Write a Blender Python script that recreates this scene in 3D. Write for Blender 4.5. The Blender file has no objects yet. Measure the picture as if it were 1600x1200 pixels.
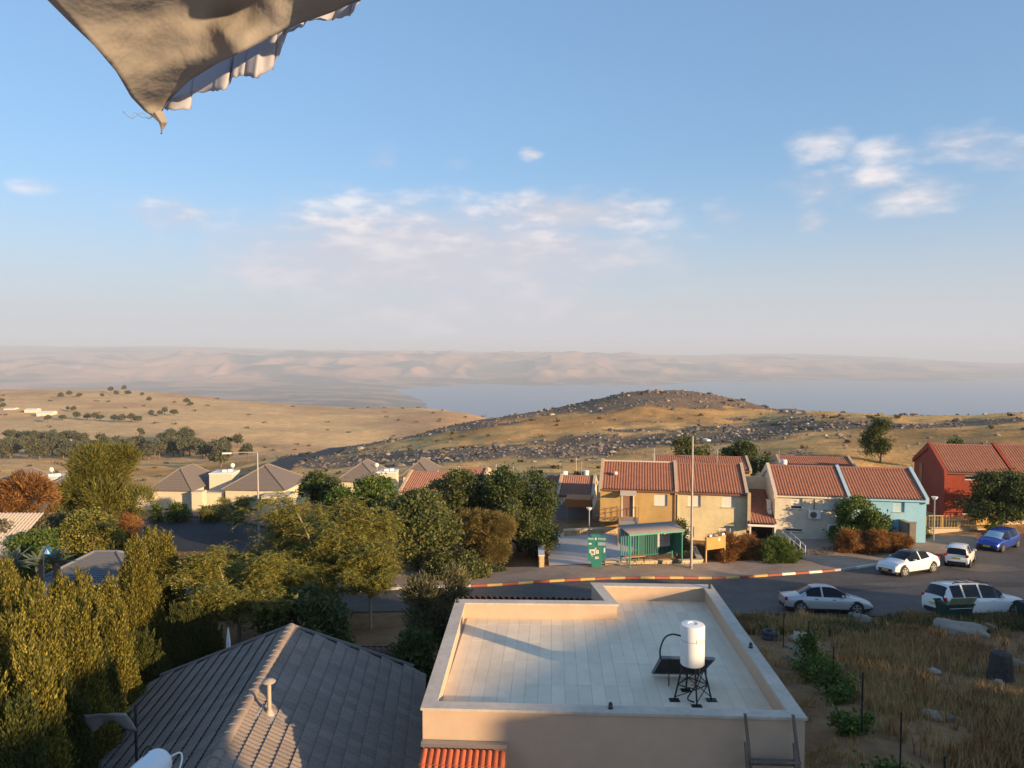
import bpy, bmesh, math, random
import numpy as np
from mathutils import Vector, Matrix
from math import radians as R, sin, cos, tan, atan, atan2, pi, hypot, log, exp

scene = bpy.context.scene
COL = scene.collection
# ------------------------------------------------------------------ camera
F = 1167.0                      # focal length in pixels of the 1600 px wide photograph
PITCH = atan(55.0 / F)
cam = bpy.data.cameras.new('camera')
cam.sensor_width = 36.0
cam.lens = F / 1600.0 * 36.0
cam.clip_start = 0.05
cam.clip_end = 80000.0
camo = bpy.data.objects.new('camera', cam)
camo.rotation_euler = (pi / 2 - PITCH, 0, 0)
COL.objects.link(camo)
scene.camera = camo
# ------------------------------------------------------------------ sun, sky, exposure
SUN_AZ, SUN_EL = R(52), R(12.0)          # to the right of straight behind the camera
sun = bpy.data.lights.new('sun', 'SUN')
sun.energy = 5.0
sun.angle = R(0.55)
sun.color = (1.0, 0.69, 0.37)
suno = bpy.data.objects.new('sun', sun)
SUN_DIR = Vector((-sin(SUN_AZ) * cos(SUN_EL), cos(SUN_AZ) * cos(SUN_EL), -sin(SUN_EL)))
suno.rotation_euler = SUN_DIR.to_track_quat('-Z', 'Y').to_euler()
suno.location = (40, -25, 30)
COL.objects.link(suno)

world = bpy.data.worlds.new('World')
scene.world = world
world.use_nodes = True
wt = world.node_tree
for n in list(wt.nodes): wt.nodes.remove(n)
def wn(kind, **kw):
    n = wt.nodes.new(kind)
    for k, v in kw.items(): setattr(n, k, v)
    return n
wl = wt.links.new
sky = wn('ShaderNodeTexSky')
sky.sky_type = 'NISHITA'
sky.sun_disc = False
sky.sun_elevation = SUN_EL
sky.sun_rotation = pi - SUN_AZ           # compass angle from +Y, clockwise
sky.air_density = 1.0
sky.dust_density = 1.2
sky.ozone_density = 1.6
geo = wn('ShaderNodeTexCoord')
sep = wn('ShaderNodeSeparateXYZ'); wl(geo.outputs['Generated'], sep.inputs[0])
def wmath(op, a, b=None, c=None):
    n = wn('ShaderNodeMath', operation=op)
    for i, v in enumerate((a, b, c)):
        if v is None: continue
        if isinstance(v, (int, float)): n.inputs[i].default_value = v
        else: wl(v, n.inputs[i])
    return n.outputs[0]
def wsmooth(v, a, b, lo=0.0, hi=1.0):
    n = wn('ShaderNodeMapRange', interpolation_type='SMOOTHSTEP')
    wl(v, n.inputs[0]); n.inputs[1].default_value = a; n.inputs[2].default_value = b
    n.inputs[3].default_value = lo; n.inputs[4].default_value = hi
    return n.outputs[0]
zz = sep.outputs['Z']
az = wmath('ARCTAN2', sep.outputs['X'], sep.outputs['Y'])
# pale dusty air over the horizon, all the way round
dust = wsmooth(zz, -0.02, 0.27, 1.0, 0.0)
dust = wmath('POWER', dust, 1.35)
skymix = wn('ShaderNodeMix', data_type='RGBA')
wl(dust, skymix.inputs['Factor'])
skyboost = wn('ShaderNodeMix', data_type='RGBA', blend_type='MULTIPLY')
skyboost.inputs['Factor'].default_value = 1.0
skygam = wn('ShaderNodeGamma'); skygam.inputs['Gamma'].default_value = 0.56; wl(sky.outputs[0], skygam.inputs['Color'])
wl(skygam.outputs[0], skyboost.inputs['A']); skyboost.inputs['B'].default_value = (1.74, 2.38, 3.15, 1)
wl(skyboost.outputs['Result'], skymix.inputs['A'])
skymix.inputs['B'].default_value = (5.25, 5.2, 5.5, 1)
# clouds: noise over direction, flattened, strongest in a low bank and in small puffs
cv = wn('ShaderNodeCombineXYZ')
wl(az, cv.inputs[0]); wl(wmath('MULTIPLY', zz, 2.6), cv.inputs[1])
nz = wn('ShaderNodeTexNoise'); nz.inputs['Scale'].default_value = 7.5; nz.inputs['Detail'].default_value = 7; nz.inputs['Roughness'].default_value = 0.56
wl(cv.outputs[0], nz.inputs['Vector'])
nz2 = wn('ShaderNodeTexNoise'); nz2.inputs['Scale'].default_value = 26; nz2.inputs['Detail'].default_value = 7
wl(cv.outputs[0], nz2.inputs['Vector'])
def puff(az0, z0, ra, rz, amt):
    dx = wmath('DIVIDE', wmath('SUBTRACT', az, az0), ra)
    dz = wmath('DIVIDE', wmath('SUBTRACT', zz, z0), rz)
    d = wmath('SQRT', wmath('ADD', wmath('MULTIPLY', dx, dx), wmath('MULTIPLY', dz, dz)))
    return wmath('MULTIPLY', wsmooth(d, 0.0, 1.0, 1.0, 0.0), amt)
def pd(px, py):
    u = (600 - py) / F; x = (px - 800) / F
    v = Vector((x, cos(PITCH) + u * sin(PITCH), -sin(PITCH) + u * cos(PITCH))).normalized()
    return atan2(v.x, v.y), v.z
PUFFS = [(660, 405, 520, 150, 1.05), (880, 335, 270, 62, .9), (800, 400, 420, 110, .95), (740, 465, 480, 110, .8), (560, 352, 260, 46, .8), (420, 370, 180, 36, .6), (275, 337, 125, 50, .62), (600, 248, 75, 34, .5), (830, 241, 34, 18, .62),
         (705, 255, 55, 22, .4), (1010, 415, 110, 50, .5), (1138, 335, 75, 42, .55), (1268, 345, 42, 36, .58), (1282, 228, 75, 48, .55), (1375, 240, 85, 36, .5),
         (1368, 278, 75, 40, .62), (1280, 292, 150, 52, .55), (1430, 305, 125, 52, .58), (1510, 225, 105, 46, .58), (1580, 240, 110, 42, .55), (50, 292, 60, 20, .35), (1700, 260, 160, 60, .55), (-150, 320, 160, 60, .55)]
tot = None
for (px, py, rx, ry, amt) in PUFFS:
    a0, z0 = pd(px, py)
    o = puff(a0, z0, rx / F, ry / F, amt)
    tot = o if tot is None else wmath('MAXIMUM', tot, o)
tot = wmath('MAXIMUM', tot, puff(2.6, .28, 1.2, .2, .5))
cn = wmath('ADD', wmath('MULTIPLY', nz.outputs[0], .68), wmath('MULTIPLY', nz2.outputs[0], .32))
cd = wmath('ADD', tot, wmath('MULTIPLY', wmath('MULTIPLY', wmath('SUBTRACT', cn, 0.5), 2.0), wsmooth(tot, 0.0, 0.28)))
cloud = wsmooth(cd, 0.10, 1.0, 0.0, 0.86)
cmix = wn('ShaderNodeMix', data_type='RGBA')
wl(cloud, cmix.inputs['Factor']); wl(skymix.outputs['Result'], cmix.inputs['A'])
ccol = wn('ShaderNodeMix', data_type='RGBA')
ccol.inputs['A'].default_value = (5.3, 5.15, 5.7, 1); ccol.inputs['B'].default_value = (8.4, 7.6, 7.3, 1)
wl(wmath('MULTIPLY', wsmooth(cn, .46, .64), wsmooth(zz, .10, .19, .25, 1.0)), ccol.inputs['Factor'])
wl(ccol.outputs['Result'], cmix.inputs['B'])
bg = wn('ShaderNodeBackground'); bg.inputs['Strength'].default_value = 0.072
wl(cmix.outputs['Result'], bg.inputs['Color'])
wo = wn('ShaderNodeOutputWorld'); wl(bg.outputs[0], wo.inputs['Surface'])
scene.view_settings.view_transform = 'Standard'
scene.view_settings.look = 'None'
scene.view_settings.exposure = 0.80
scene.view_settings.gamma = 1.0
scene.view_settings.use_curve_mapping = False
scene.render.engine = 'CYCLES'
scene.cycles.use_denoising = True
scene.cycles.max_bounces = 5
scene.cycles.diffuse_bounces = 2
scene.cycles.glossy_bounces = 2
scene.cycles.transmission_bounces = 3
scene.cycles.volume_bounces = 0
scene.cycles.transparent_max_bounces = 4
scene.cycles.sample_clamp_indirect = 4.0

# ------------------------------------------------------------------ projection helpers
def ray(px, py):
    u = (600 - py) / F; x = (px - 800) / F
    return Vector((x, cos(PITCH) + u * sin(PITCH), -sin(PITCH) + u * cos(PITCH)))
def at(px, py, Y):
    d = ray(px, py); return d * (Y / d.y)
def atz(px, py, z):
    d = ray(px, py); return d * (z / d.z)

# ------------------------------------------------------------------ numpy noise
def _hash(ix, iy, seed):
    h = (ix.astype(np.int64) * 374761393 + iy.astype(np.int64) * 668265263 + seed * 1442695041) & 0x7fffffff
    h = ((h ^ (h >> 13)) * 1274126177) & 0x7fffffff
    h = (h ^ (h >> 16)) & 0xffff
    return h / 65535.0
def vnoise(x, y, seed=0):
    x = np.asarray(x, float); y = np.asarray(y, float)
    ix = np.floor(x); iy = np.floor(y); fx = x - ix; fy = y - iy
    fx = fx * fx * (3 - 2 * fx); fy = fy * fy * (3 - 2 * fy)
    a = _hash(ix, iy, seed); b = _hash(ix + 1, iy, seed); c = _hash(ix, iy + 1, seed); d = _hash(ix + 1, iy + 1, seed)
    return (a * (1 - fx) + b * fx) * (1 - fy) + (c * (1 - fx) + d * fx) * fy
def fbm(x, y, seed=0, oct=5, gain=.5):
    s = 0; a = 1; t = 0; x = np.asarray(x, float); y = np.asarray(y, float)
    for k in range(oct):
        s = s + a * vnoise(x * 2 ** k, y * 2 ** k, seed + k * 17); t += a; a *= gain
    return s / t
def sstep(v, a, b):
    t = np.clip((np.asarray(v, float) - a) / (b - a), 0, 1); return t * t * (3 - 2 * t)

# ------------------------------------------------------------------ terrain: thin-plate spline over (azimuth, log distance)
XYZ = [(0, 3, -10.2), (-15, 5, -11.2), (15, 5, -9.6), (-35, 8, -12.5), (40, 3, -8.6), (60, 12, -9), (0, -20, -9.5), (40, -25, -8), (-40, -20, -11),
       (0, 12, -11.0), (3, 17, -11.1), (9.6, 20.5, -10.9), (10.8, 25, -11.8), (11.2, 28.5, -12.5), (11.5, 32, -13.0), (20, 20, -11.3), (31, 24, -12.0),
       (18, 30, -12.8), (22, 37, -13.8), (33, 37, -13.7), (14, 38, -14.0), (17, 41, -14.55), (26, 41, -14.4), (36, 42, -14.3), (4, 33, -13.5), (4, 42, -14.7), (-12, 42, -14.9),
       (-2, 50.6, -15.8), (15, 50.8, -15.8), (27, 52.5, -15.7), (36, 54.4, -15.7), (43, 58, -15.7), (-14, 50, -15.9), (5, 60, -16.0), (8, 66, -16.1), (27, 64, -16.0),
       (42, 70, -15.7), (60, 72, -15.5), (55, 50, -14.7), (20, 76, -16.6), (45, 80, -16.3), (-7, 22, -12.8), (-12, 15, -12.4), (-16, 22, -13.2), (-15, 30, -13.7), (-25, 35, -14.3),
       (-31, 69, -17.1), (-22, 55, -16.2), (-36, 55, -16.0), (-36, 80, -17.6), (-20, 80, -17.6), (-56, 80, -17.6), (-10, 70, -17.0), (-4, 82, -18)]
PPY = [(100, 790, 108), (300, 770, 112), (450, 755, 120),
       (60, 745, 250), (300, 745, 250), (100, 700, 466), (300, 705, 430), (-200, 700, 466), (100, 650, 800), (350, 660, 720), (-200, 650, 800),
       (0, 613, 1400), (180, 609, 1400), (400, 628, 1300), (600, 640, 1200), (760, 653, 1000), (-250, 612, 1400), (500, 660, 780), (640, 668, 700),
       (1050, 609.5, 330), (995, 612.5, 330), (950, 623, 330), (905, 632.5, 330), (860, 641.5, 330), (800, 652, 330), (700, 669, 315), (600, 690, 275), (540, 702, 255), (450, 722, 225), (1080, 613.5, 329), (1125, 622.5, 326), (1170, 631, 320), (1212, 639.5, 312), (1265, 647, 298),
       (1050, 650, 240), (1050, 690, 165), (1050, 722, 120), (850, 690, 190), (850, 722, 130), (650, 718, 180), (650, 738, 128), (950, 660, 235), (1180, 655, 235), (500, 738, 170),
       (1270, 652, 195), (1400, 648, 188), (1600, 649, 180), (1850, 650, 175), (1200, 668, 185), (1300, 690, 128), (1500, 690, 120), (1300, 722, 98), (1550, 715, 98), (1800, 710, 100)]
DROP = [(px, Y, z) for px in (-300, 0, 300, 600) for (Y, z) in ((2300, -240), (4000, -400), (6500, -445))]
DROP += [(800, 470, -62), (650, 430, -62), (1050, 460, -55), (1250, 420, -52), (1450, 300, -38), (1700, 290, -36), (900, 470, -58), (700, 600, -70),
         (800, 1500, -190), (800, 3000, -450), (1050, 700, -150), (1050, 1300, -330), (1050, 2600, -490), (1400, 600, -130), (1400, 1300, -330), (1400, 2600, -490), (1800, 600, -130), (1800, 2600, -490)]
for px in (700, 900, 1100, 1350, 1600, 1900): DROP += [(px, 4000, -525), (px, 7500, -530)]
PPY += [(-200, 603, 8600), (0, 602, 8600), (250, 600, 9000), (500, 601, 9400), (620, 603, 9800), (760, 601.5, 10500), (900, 600, 10500), (1100, 597, 11300), (1300, 595, 11800), (1600, 594, 12200), (1900, 594, 12200),
        (0, 585, 10500), (-200, 585, 10500), (150, 578, 11500), (330, 572, 12000), (330, 560, 13500), (550, 575, 12000), (700, 575, 12300), (720, 561, 14000), (880, 571, 12000), (850, 564, 13200), (1000, 568, 13500), (1200, 566, 15000), (1400, 570, 15500), (1600, 575, 16000),
        (-200, 541, 18500), (0, 541, 18500), (250, 544, 18500), (500, 549, 18500), (800, 554, 18500), (1100, 558, 18500), (1400, 562, 18500), (1800, 566, 18500),
        (0, 541.5, 24000), (500, 549, 24000), (1000, 556, 24000), (1600, 563, 24000)]
pts = [tuple(p) for p in XYZ]
for th0 in (-1.7, -1.15, 1.15, 1.7):
    for r0, z0 in ((70, -11), (130, -15), (300, -30), (800, -70), (2500, -260), (7000, -420), (14000, -300), (22000, -150)):
        pts.append((r0 * sin(th0), r0 * cos(th0), z0))
pts += [tuple(at(*p)) for p in PPY]
for (px, Y, z) in DROP:
    v = at(px, 600, Y); pts.append((v.x, Y, z))
TPS_P = np.array(pts, float)
def _sl(x, y):
    x = np.asarray(x, float); y = np.asarray(y, float)
    r = np.maximum(np.hypot(x, y), 4.0)
    th = np.clip(np.arctan2(x, y), -1.7, 1.7)
    return th * 3.2, np.log(r), r
def _tps(d2): return np.where(d2 > 1e-12, d2 * np.log(np.maximum(d2, 1e-12)), 0.0)
TPS_S, TPS_L, TPS_R = _sl(TPS_P[:, 0], TPS_P[:, 1])
TPS_T = -TPS_P[:, 2] / TPS_R
TPS_N = len(TPS_P)
TPS_K = _tps((TPS_S[:, None] - TPS_S[None]) ** 2 + (TPS_L[:, None] - TPS_L[None]) ** 2) + np.eye(TPS_N) * 2e-4
TPS_Q = np.stack([np.ones(TPS_N), TPS_S, TPS_L], 1)
TPS_A = np.block([[TPS_K, TPS_Q], [TPS_Q.T, np.zeros((3, 3))]])
TPS_C = np.linalg.solve(TPS_A, np.concatenate([TPS_T, np.zeros(3)]))
def gz_np(x, y):
    x = np.asarray(x, float); y = np.asarray(y, float); sh = x.shape
    s, l, r = _sl(x.ravel(), y.ravel())
    out = np.empty(len(s))
    for i in range(0, len(s), 20000):
        a, b = s[i:i + 20000], l[i:i + 20000]
        k = _tps((a[:, None] - TPS_S[None]) ** 2 + (b[:, None] - TPS_L[None]) ** 2)
        out[i:i + 20000] = k @ TPS_C[:TPS_N] + TPS_C[TPS_N] + TPS_C[TPS_N + 1] * a + TPS_C[TPS_N + 2] * b
    z = -out * r
    # relief
    X = x.ravel(); Y = y.ravel()
    far = sstep(r, 7500, 11500)
    hillm = far * (1 - .8 * sstep(r, 15500, 18500)) * sstep(z, -470, -380)
    z = z + hillm * (((1 - np.abs(2 * fbm(X / 1700, Y / 1700, 5, 4) - 1)) - .72) * 260 + ((1 - np.abs(2 * vnoise(X / 520 + fbm(X / 900, Y / 900, 6, 2) * 2, Y / 900, 7) - 1)) - .5) * 95)
    z = z + sstep(r, 90, 170) * (1 - sstep(r, 500, 900)) * (fbm(X / 22, Y / 22, 9, 4) - .5) * 3.0
    z = z + sstep(r, 260, 600) * (1 - far) * (fbm(X / 150, Y / 150, 11, 4) - .5) * 11
    return z.reshape(sh)
def gz(x, y): return float(gz_np(np.array([x]), np.array([y]))[0])
def hit(px, py, y0=8.0, y1=400.0):
    d = ray(px, py); ys = np.exp(np.linspace(log(y0), log(y1), 900))
    xs = d.x / d.y * ys; zs = d.z / d.y * ys
    g = gz_np(xs, ys); k = np.argmax(g > zs)
    if g[k] <= zs[k]: k = len(ys) - 1
    return Vector((xs[k], ys[k], g[k]))

# ------------------------------------------------------------------ materials
MATS = {}
def newmat(name):
    m = bpy.data.materials.new(name); m.use_nodes = True
    nt = m.node_tree
    for n in list(nt.nodes): nt.nodes.remove(n)
    return m, nt
def mat(name, col, rough=.8, var=.12, scale=6.0, bump=0.0, bscale=None, metal=0.0, spec=.35, stain=0.0, island=0.0, coat=0.0):
    """Plain procedural surface: base colour with two scales of noise, optional bump, dirt and per-piece variation."""
    if name in MATS: return MATS[name]
    m, nt = newmat(name); N = nt.nodes.new; L = nt.links.new
    out = N('ShaderNodeOutputMaterial'); p = N('ShaderNodeBsdfPrincipled'); L(p.outputs[0], out.inputs[0])
    p.inputs['Roughness'].default_value = rough; p.inputs['Metallic'].default_value = metal
    p.inputs['Specular IOR Level'].default_value = spec; p.inputs['Coat Weight'].default_value = coat
    tc = N('ShaderNodeTexCoord')
    nz = N('ShaderNodeTexNoise'); nz.inputs['Scale'].default_value = scale; nz.inputs['Detail'].default_value = 6; nz.inputs['Roughness'].default_value = .62
    L(tc.outputs['Object'], nz.inputs['Vector'])
    hsv = N('ShaderNodeHueSaturation'); hsv.inputs['Color'].default_value = (*col, 1)
    mr = N('ShaderNodeMapRange'); L(nz.outputs[0], mr.inputs[0])
    mr.inputs[1].default_value = .25; mr.inputs[2].default_value = .75; mr.inputs[3].default_value = 1 - var; mr.inputs[4].default_value = 1 + var
    val = mr.outputs[0]
    if island:
        gi = N('ShaderNodeNewGeometry'); mi = N('ShaderNodeMapRange'); L(gi.outputs['Random Per Island'], mi.inputs[0])
        oi = N('ShaderNodeObjectInfo'); ad = N('ShaderNodeMath'); ad.operation = 'ADD'; fr = N('ShaderNodeMath'); fr.operation = 'FRACT'
        L(gi.outputs['Random Per Island'], ad.inputs[0]); L(oi.outputs['Random'], ad.inputs[1]); L(ad.outputs[0], fr.inputs[0]); L(fr.outputs[0], mi.inputs[0])
        mi.inputs[3].default_value = 1 - island; mi.inputs[4].default_value = 1 + island
        mu = N('ShaderNodeMath'); mu.operation = 'MULTIPLY'; L(val, mu.inputs[0]); L(mi.outputs[0], mu.inputs[1]); val = mu.outputs[0]
    if stain:
        n2 = N('ShaderNodeTexNoise'); n2.inputs['Scale'].default_value = scale * .17; n2.inputs['Detail'].default_value = 4
        L(tc.outputs['Object'], n2.inputs['Vector'])
        m2 = N('ShaderNodeMapRange'); L(n2.outputs[0], m2.inputs[0]); m2.inputs[1].default_value = .35; m2.inputs[2].default_value = .7
        m2.inputs[3].default_value = 1.0; m2.inputs[4].default_value = 1 - stain
        mu = N('ShaderNodeMath'); mu.operation = 'MULTIPLY'; L(val, mu.inputs[0]); L(m2.outputs[0], mu.inputs[1]); val = mu.outputs[0]
    L(val, hsv.inputs['Value']); L(hsv.outputs[0], p.inputs['Base Color'])
    if bump:
        nb = N('ShaderNodeTexNoise'); nb.inputs['Scale'].default_value = bscale or scale * 4; nb.inputs['Detail'].default_value = 4
        L(tc.outputs['Object'], nb.inputs['Vector'])
        b = N('ShaderNodeBump'); b.inputs['Strength'].default_value = bump; b.inputs['Distance'].default_value = .02
        L(nb.outputs[0], b.inputs['Height']); L(b.outputs[0], p.inputs['Normal'])
    MATS[name] = m
    return m
def leafmat(name, c1, c2, c3=None, trans=.35, rough=.6):
    if name in MATS: return MATS[name]
    m, nt = newmat(name); N = nt.nodes.new; L = nt.links.new
    out = N('ShaderNodeOutputMaterial'); g = N('ShaderNodeNewGeometry'); rp = N('ShaderNodeValToRGB')
    L(g.outputs['Random Per Island'], rp.inputs[0])
    e = rp.color_ramp.elements; e[0].position = 0.0; e[0].color = (*c1, 1); e[1].position = .8 if c3 else 1.0; e[1].color = (*c2, 1)
    if c3: x = e.new(1.0); x.color = (*c3, 1)
    p = N('ShaderNodeBsdfPrincipled'); p.inputs['Roughness'].default_value = rough; p.inputs['Specular IOR Level'].default_value = .25
    L(rp.outputs[0], p.inputs['Base Color'])
    t = N('ShaderNodeBsdfTranslucent'); L(rp.outputs[0], t.inputs[0])
    mx = N('ShaderNodeMixShader'); mx.inputs[0].default_value = trans
    L(p.outputs[0], mx.inputs[1]); L(t.outputs[0], mx.inputs[2]); L(mx.outputs[0], out.inputs[0])
    MATS[name] = m
    return m

# ------------------------------------------------------------------ mesh helpers
def tag(o, label=None, cat=None, group=None, kind=None):
    if label: o['label'] = label
    if cat: o['category'] = cat
    if group: o['group'] = group
    if kind: o['kind'] = kind
    return o
def empty(name, loc=(0, 0, 0), rz=0.0):
    o = bpy.data.objects.new(name, None); o.empty_display_size = .3
    o.location = loc; o.rotation_euler = (0, 0, rz); COL.objects.link(o); return o
def link(name, me, parent=None, m=None, loc=None, rz=None):
    o = bpy.data.objects.new(name, me); COL.objects.link(o)
    if m is not None and not me.materials: me.materials.append(m)
    if parent is not None: o.parent = parent
    if loc is not None: o.location = loc
    if rz is not None: o.rotation_euler = (0, 0, rz)
    return o
def fastmesh(name, V, Fq, smooth=False, attr=None):
    V = np.ascontiguousarray(V, np.float32); Fq = np.ascontiguousarray(Fq, np.int32)
    me = bpy.data.meshes.new(name); k = Fq.shape[1]; nf = len(Fq)
    me.vertices.add(len(V)); me.vertices.foreach_set('co', V.ravel())
    me.loops.add(nf * k); me.loops.foreach_set('vertex_index', Fq.ravel())
    me.polygons.add(nf); me.polygons.foreach_set('loop_start', np.arange(0, nf * k, k, dtype=np.int32))
    try: me.polygons.foreach_set('loop_total', np.full(nf, k, np.int32))
    except Exception: pass
    if smooth: me.polygons.foreach_set('use_smooth', np.ones(nf, bool))
    if attr is not None:
        ca = me.color_attributes.new('Col', 'FLOAT_COLOR', 'POINT')
        ca.data.foreach_set('color', np.ascontiguousarray(attr, np.float32).ravel())
    me.update(calc_edges=True); me.validate()
    return me
class MB:
    def __init__(s): s.v = []; s.f = []
    def add(s, vs, fs):
        b = len(s.v); s.v += [tuple(v) for v in vs]; s.f += [tuple(i + b for i in f) for f in fs]; return s
    def box(s, c, d, rz=0.0, M=None):
        hx, hy, hz = d[0] / 2, d[1] / 2, d[2] / 2; vs = []
        for z in (-hz, hz):
            for (x, y) in ((-hx, -hy), (hx, -hy), (hx, hy), (-hx, hy)):
                v = Vector((x, y, z))
                if M is not None: v = M @ v
                elif rz: v = Vector((x * cos(rz) - y * sin(rz), x * sin(rz) + y * cos(rz), z))
                vs.append(v + Vector(c))
        return s.add(vs, [(3, 2, 1, 0), (4, 5, 6, 7), (0, 1, 5, 4), (1, 2, 6, 5), (2, 3, 7, 6), (3, 0, 4, 7)])
    def b2(s, a, b):
        return s.box([(a[i] + b[i]) / 2 for i in range(3)], [abs(b[i] - a[i]) for i in range(3)])
    def tube(s, pts, rad, n=8, cap=True):
        pts = [Vector(p) for p in pts]
        if isinstance(rad, (int, float)): rad = [rad] * len(pts)
        b = len(s.v); rings = []
        for i, p in enumerate(pts):
            d = (pts[min(i + 1, len(pts) - 1)] - pts[max(i - 1, 0)])
            if d.length < 1e-9: d = Vector((0, 0, 1))
            d.normalize(); u = d.cross(Vector((0, 0, 1)) if abs(d.z) < .9 else Vector((1, 0, 0))).normalized(); w = d.cross(u)
            for k in range(n):
                a = 2 * pi * k / n; s.v.append(tuple(p + (u * cos(a) + w * sin(a)) * rad[i]))
        for i in range(len(pts) - 1):
            for k in range(n):
                k2 = (k + 1) % n
                s.f.append((b + i * n + k, b + i * n + k2, b + (i + 1) * n + k2, b + (i + 1) * n + k))
        if cap:
            s.f.append(tuple(b + k for k in range(n))); s.f.append(tuple(b + (len(pts) - 1) * n + k for k in reversed(range(n))))
        return s
    def lathe(s, prof, c=(0, 0, 0), n=20, axis='z'):
        b = len(s.v)
        for (r, z) in prof:
            for k in range(n):
                a = 2 * pi * k / n; v = (r * cos(a), r * sin(a), z)
                if axis == 'y': v = (v[0], v[2], v[1])
                if axis == 'x': v = (v[2], v[0], v[1])
                s.v.append((v[0] + c[0], v[1] + c[1], v[2] + c[2]))
        for i in range(len(prof) - 1):
            for k in range(n):
                k2 = (k + 1) % n; s.f.append((b + i * n + k, b + i * n + k2, b + (i + 1) * n + k2, b + (i + 1) * n + k))
        if prof[0][0] > 1e-4: s.f.append(tuple(b + k for k in reversed(range(n))))
        if prof[-1][0] > 1e-4: s.f.append(tuple(b + (len(prof) - 1) * n + k for k in range(n)))
        return s
    def prism(s, poly, z0, z1, axis='z'):
        n = len(poly); vs = []
        for z in (z0, z1):
            for (a, b_) in poly:
                vs.append((a, b_, z) if axis == 'z' else ((z, a, b_) if axis == 'x' else (a, z, b_)))
        fs = [tuple(reversed(range(n))), tuple(range(n, 2 * n))] + [(i, (i + 1) % n, (i + 1) % n + n, i + n) for i in range(n)]
        return s.add(vs, fs)
    def mesh(s, name, smooth=False, bevel=0.0):
        me = bpy.data.meshes.new(name); me.from_pydata(s.v, [], s.f)
        bm = bmesh.new(); bm.from_mesh(me)
        if bevel:
            bmesh.ops.remove_doubles(bm, verts=bm.verts, dist=1e-5)
            bmesh.ops.bevel(bm, geom=[e for e in bm.edges if e.is_manifold and e.calc_face_angle(0) > .5], offset=bevel, segments=2, affect='EDGES', profile=.6)
        bmesh.ops.recalc_face_normals(bm, faces=bm.faces); bm.to_mesh(me); bm.free()
        if smooth:
            for p in me.polygons: p.use_smooth = True
            try: me.set_sharp_from_angle(angle=R(38))
            except Exception: pass
        return me
    def build(s, name, m, parent=None, smooth=False, bevel=0.0, loc=None, rz=None):
        return link(name, s.mesh(name, smooth, bevel), parent, m, loc, rz)
def copy_tree(o, parent=None):
    c = o.copy(); COL.objects.link(c); c.parent = parent
    for ch in list(o.children): copy_tree(ch, c)
    return c
def drape(name, poly, off, m, step=1.2, parent=None, kind='structure', zf=None):
    bm = bmesh.new(); f = bm.faces.new([bm.verts.new((x, y, 0)) for (x, y) in poly])
    bmesh.ops.triangulate(bm, faces=bm.faces)
    xs = [p[0] for p in poly]; ys = [p[1] for p in poly]
    for a, lo, hi, nrm in ((0, min(xs), max(xs), (1, 0, 0)), (1, min(ys), max(ys), (0, 1, 0))):
        k = lo + step
        while k < hi:
            co = (k, 0, 0) if a == 0 else (0, k, 0)
            bmesh.ops.bisect_plane(bm, geom=bm.verts[:] + bm.edges[:] + bm.faces[:], plane_co=co, plane_no=nrm); k += step
    bm.verts.ensure_lookup_table()
    x = np.array([v.co.x for v in bm.verts]); y = np.array([v.co.y for v in bm.verts]); z = gz_np(x, y)
    for v, q in zip(bm.verts, z): v.co.z = q + off
    bmesh.ops.recalc_face_normals(bm, faces=bm.faces)
    if sum(f.normal.z for f in bm.faces) < 0: bmesh.ops.reverse_faces(bm, faces=bm.faces)
    me = bpy.data.meshes.new(name); bm.to_mesh(me); bm.free()
    for p in me.polygons: p.use_smooth = True
    o = link(name, me, parent, m)
    if kind: o['kind'] = kind
    return o
# ================================================================== TERRAIN
def rock_shade_mask(x, y, z):
    """limestone outcrop and painted-in shade on the hill behind the houses: a diagonal ledge, the stony summit and the left flank"""
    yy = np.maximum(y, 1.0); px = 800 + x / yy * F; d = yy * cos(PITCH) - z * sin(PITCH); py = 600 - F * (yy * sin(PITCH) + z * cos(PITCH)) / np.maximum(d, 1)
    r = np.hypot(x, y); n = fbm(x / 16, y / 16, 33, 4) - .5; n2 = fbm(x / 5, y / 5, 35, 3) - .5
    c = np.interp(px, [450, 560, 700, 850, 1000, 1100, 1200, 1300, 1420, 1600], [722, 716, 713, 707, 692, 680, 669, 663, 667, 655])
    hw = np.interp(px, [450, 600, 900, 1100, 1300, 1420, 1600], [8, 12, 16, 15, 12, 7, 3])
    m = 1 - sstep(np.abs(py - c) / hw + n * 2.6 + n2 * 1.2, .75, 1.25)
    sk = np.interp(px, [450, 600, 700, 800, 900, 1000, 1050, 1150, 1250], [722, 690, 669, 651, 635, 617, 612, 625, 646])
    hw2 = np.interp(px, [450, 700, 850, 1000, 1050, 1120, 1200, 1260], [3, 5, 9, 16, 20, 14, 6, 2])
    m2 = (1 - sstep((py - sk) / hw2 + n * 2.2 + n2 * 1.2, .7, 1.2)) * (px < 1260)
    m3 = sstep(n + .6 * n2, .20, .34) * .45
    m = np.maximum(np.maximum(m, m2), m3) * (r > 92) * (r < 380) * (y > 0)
    return np.where((px < 430) | (px > 1900), 0, m)
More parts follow.
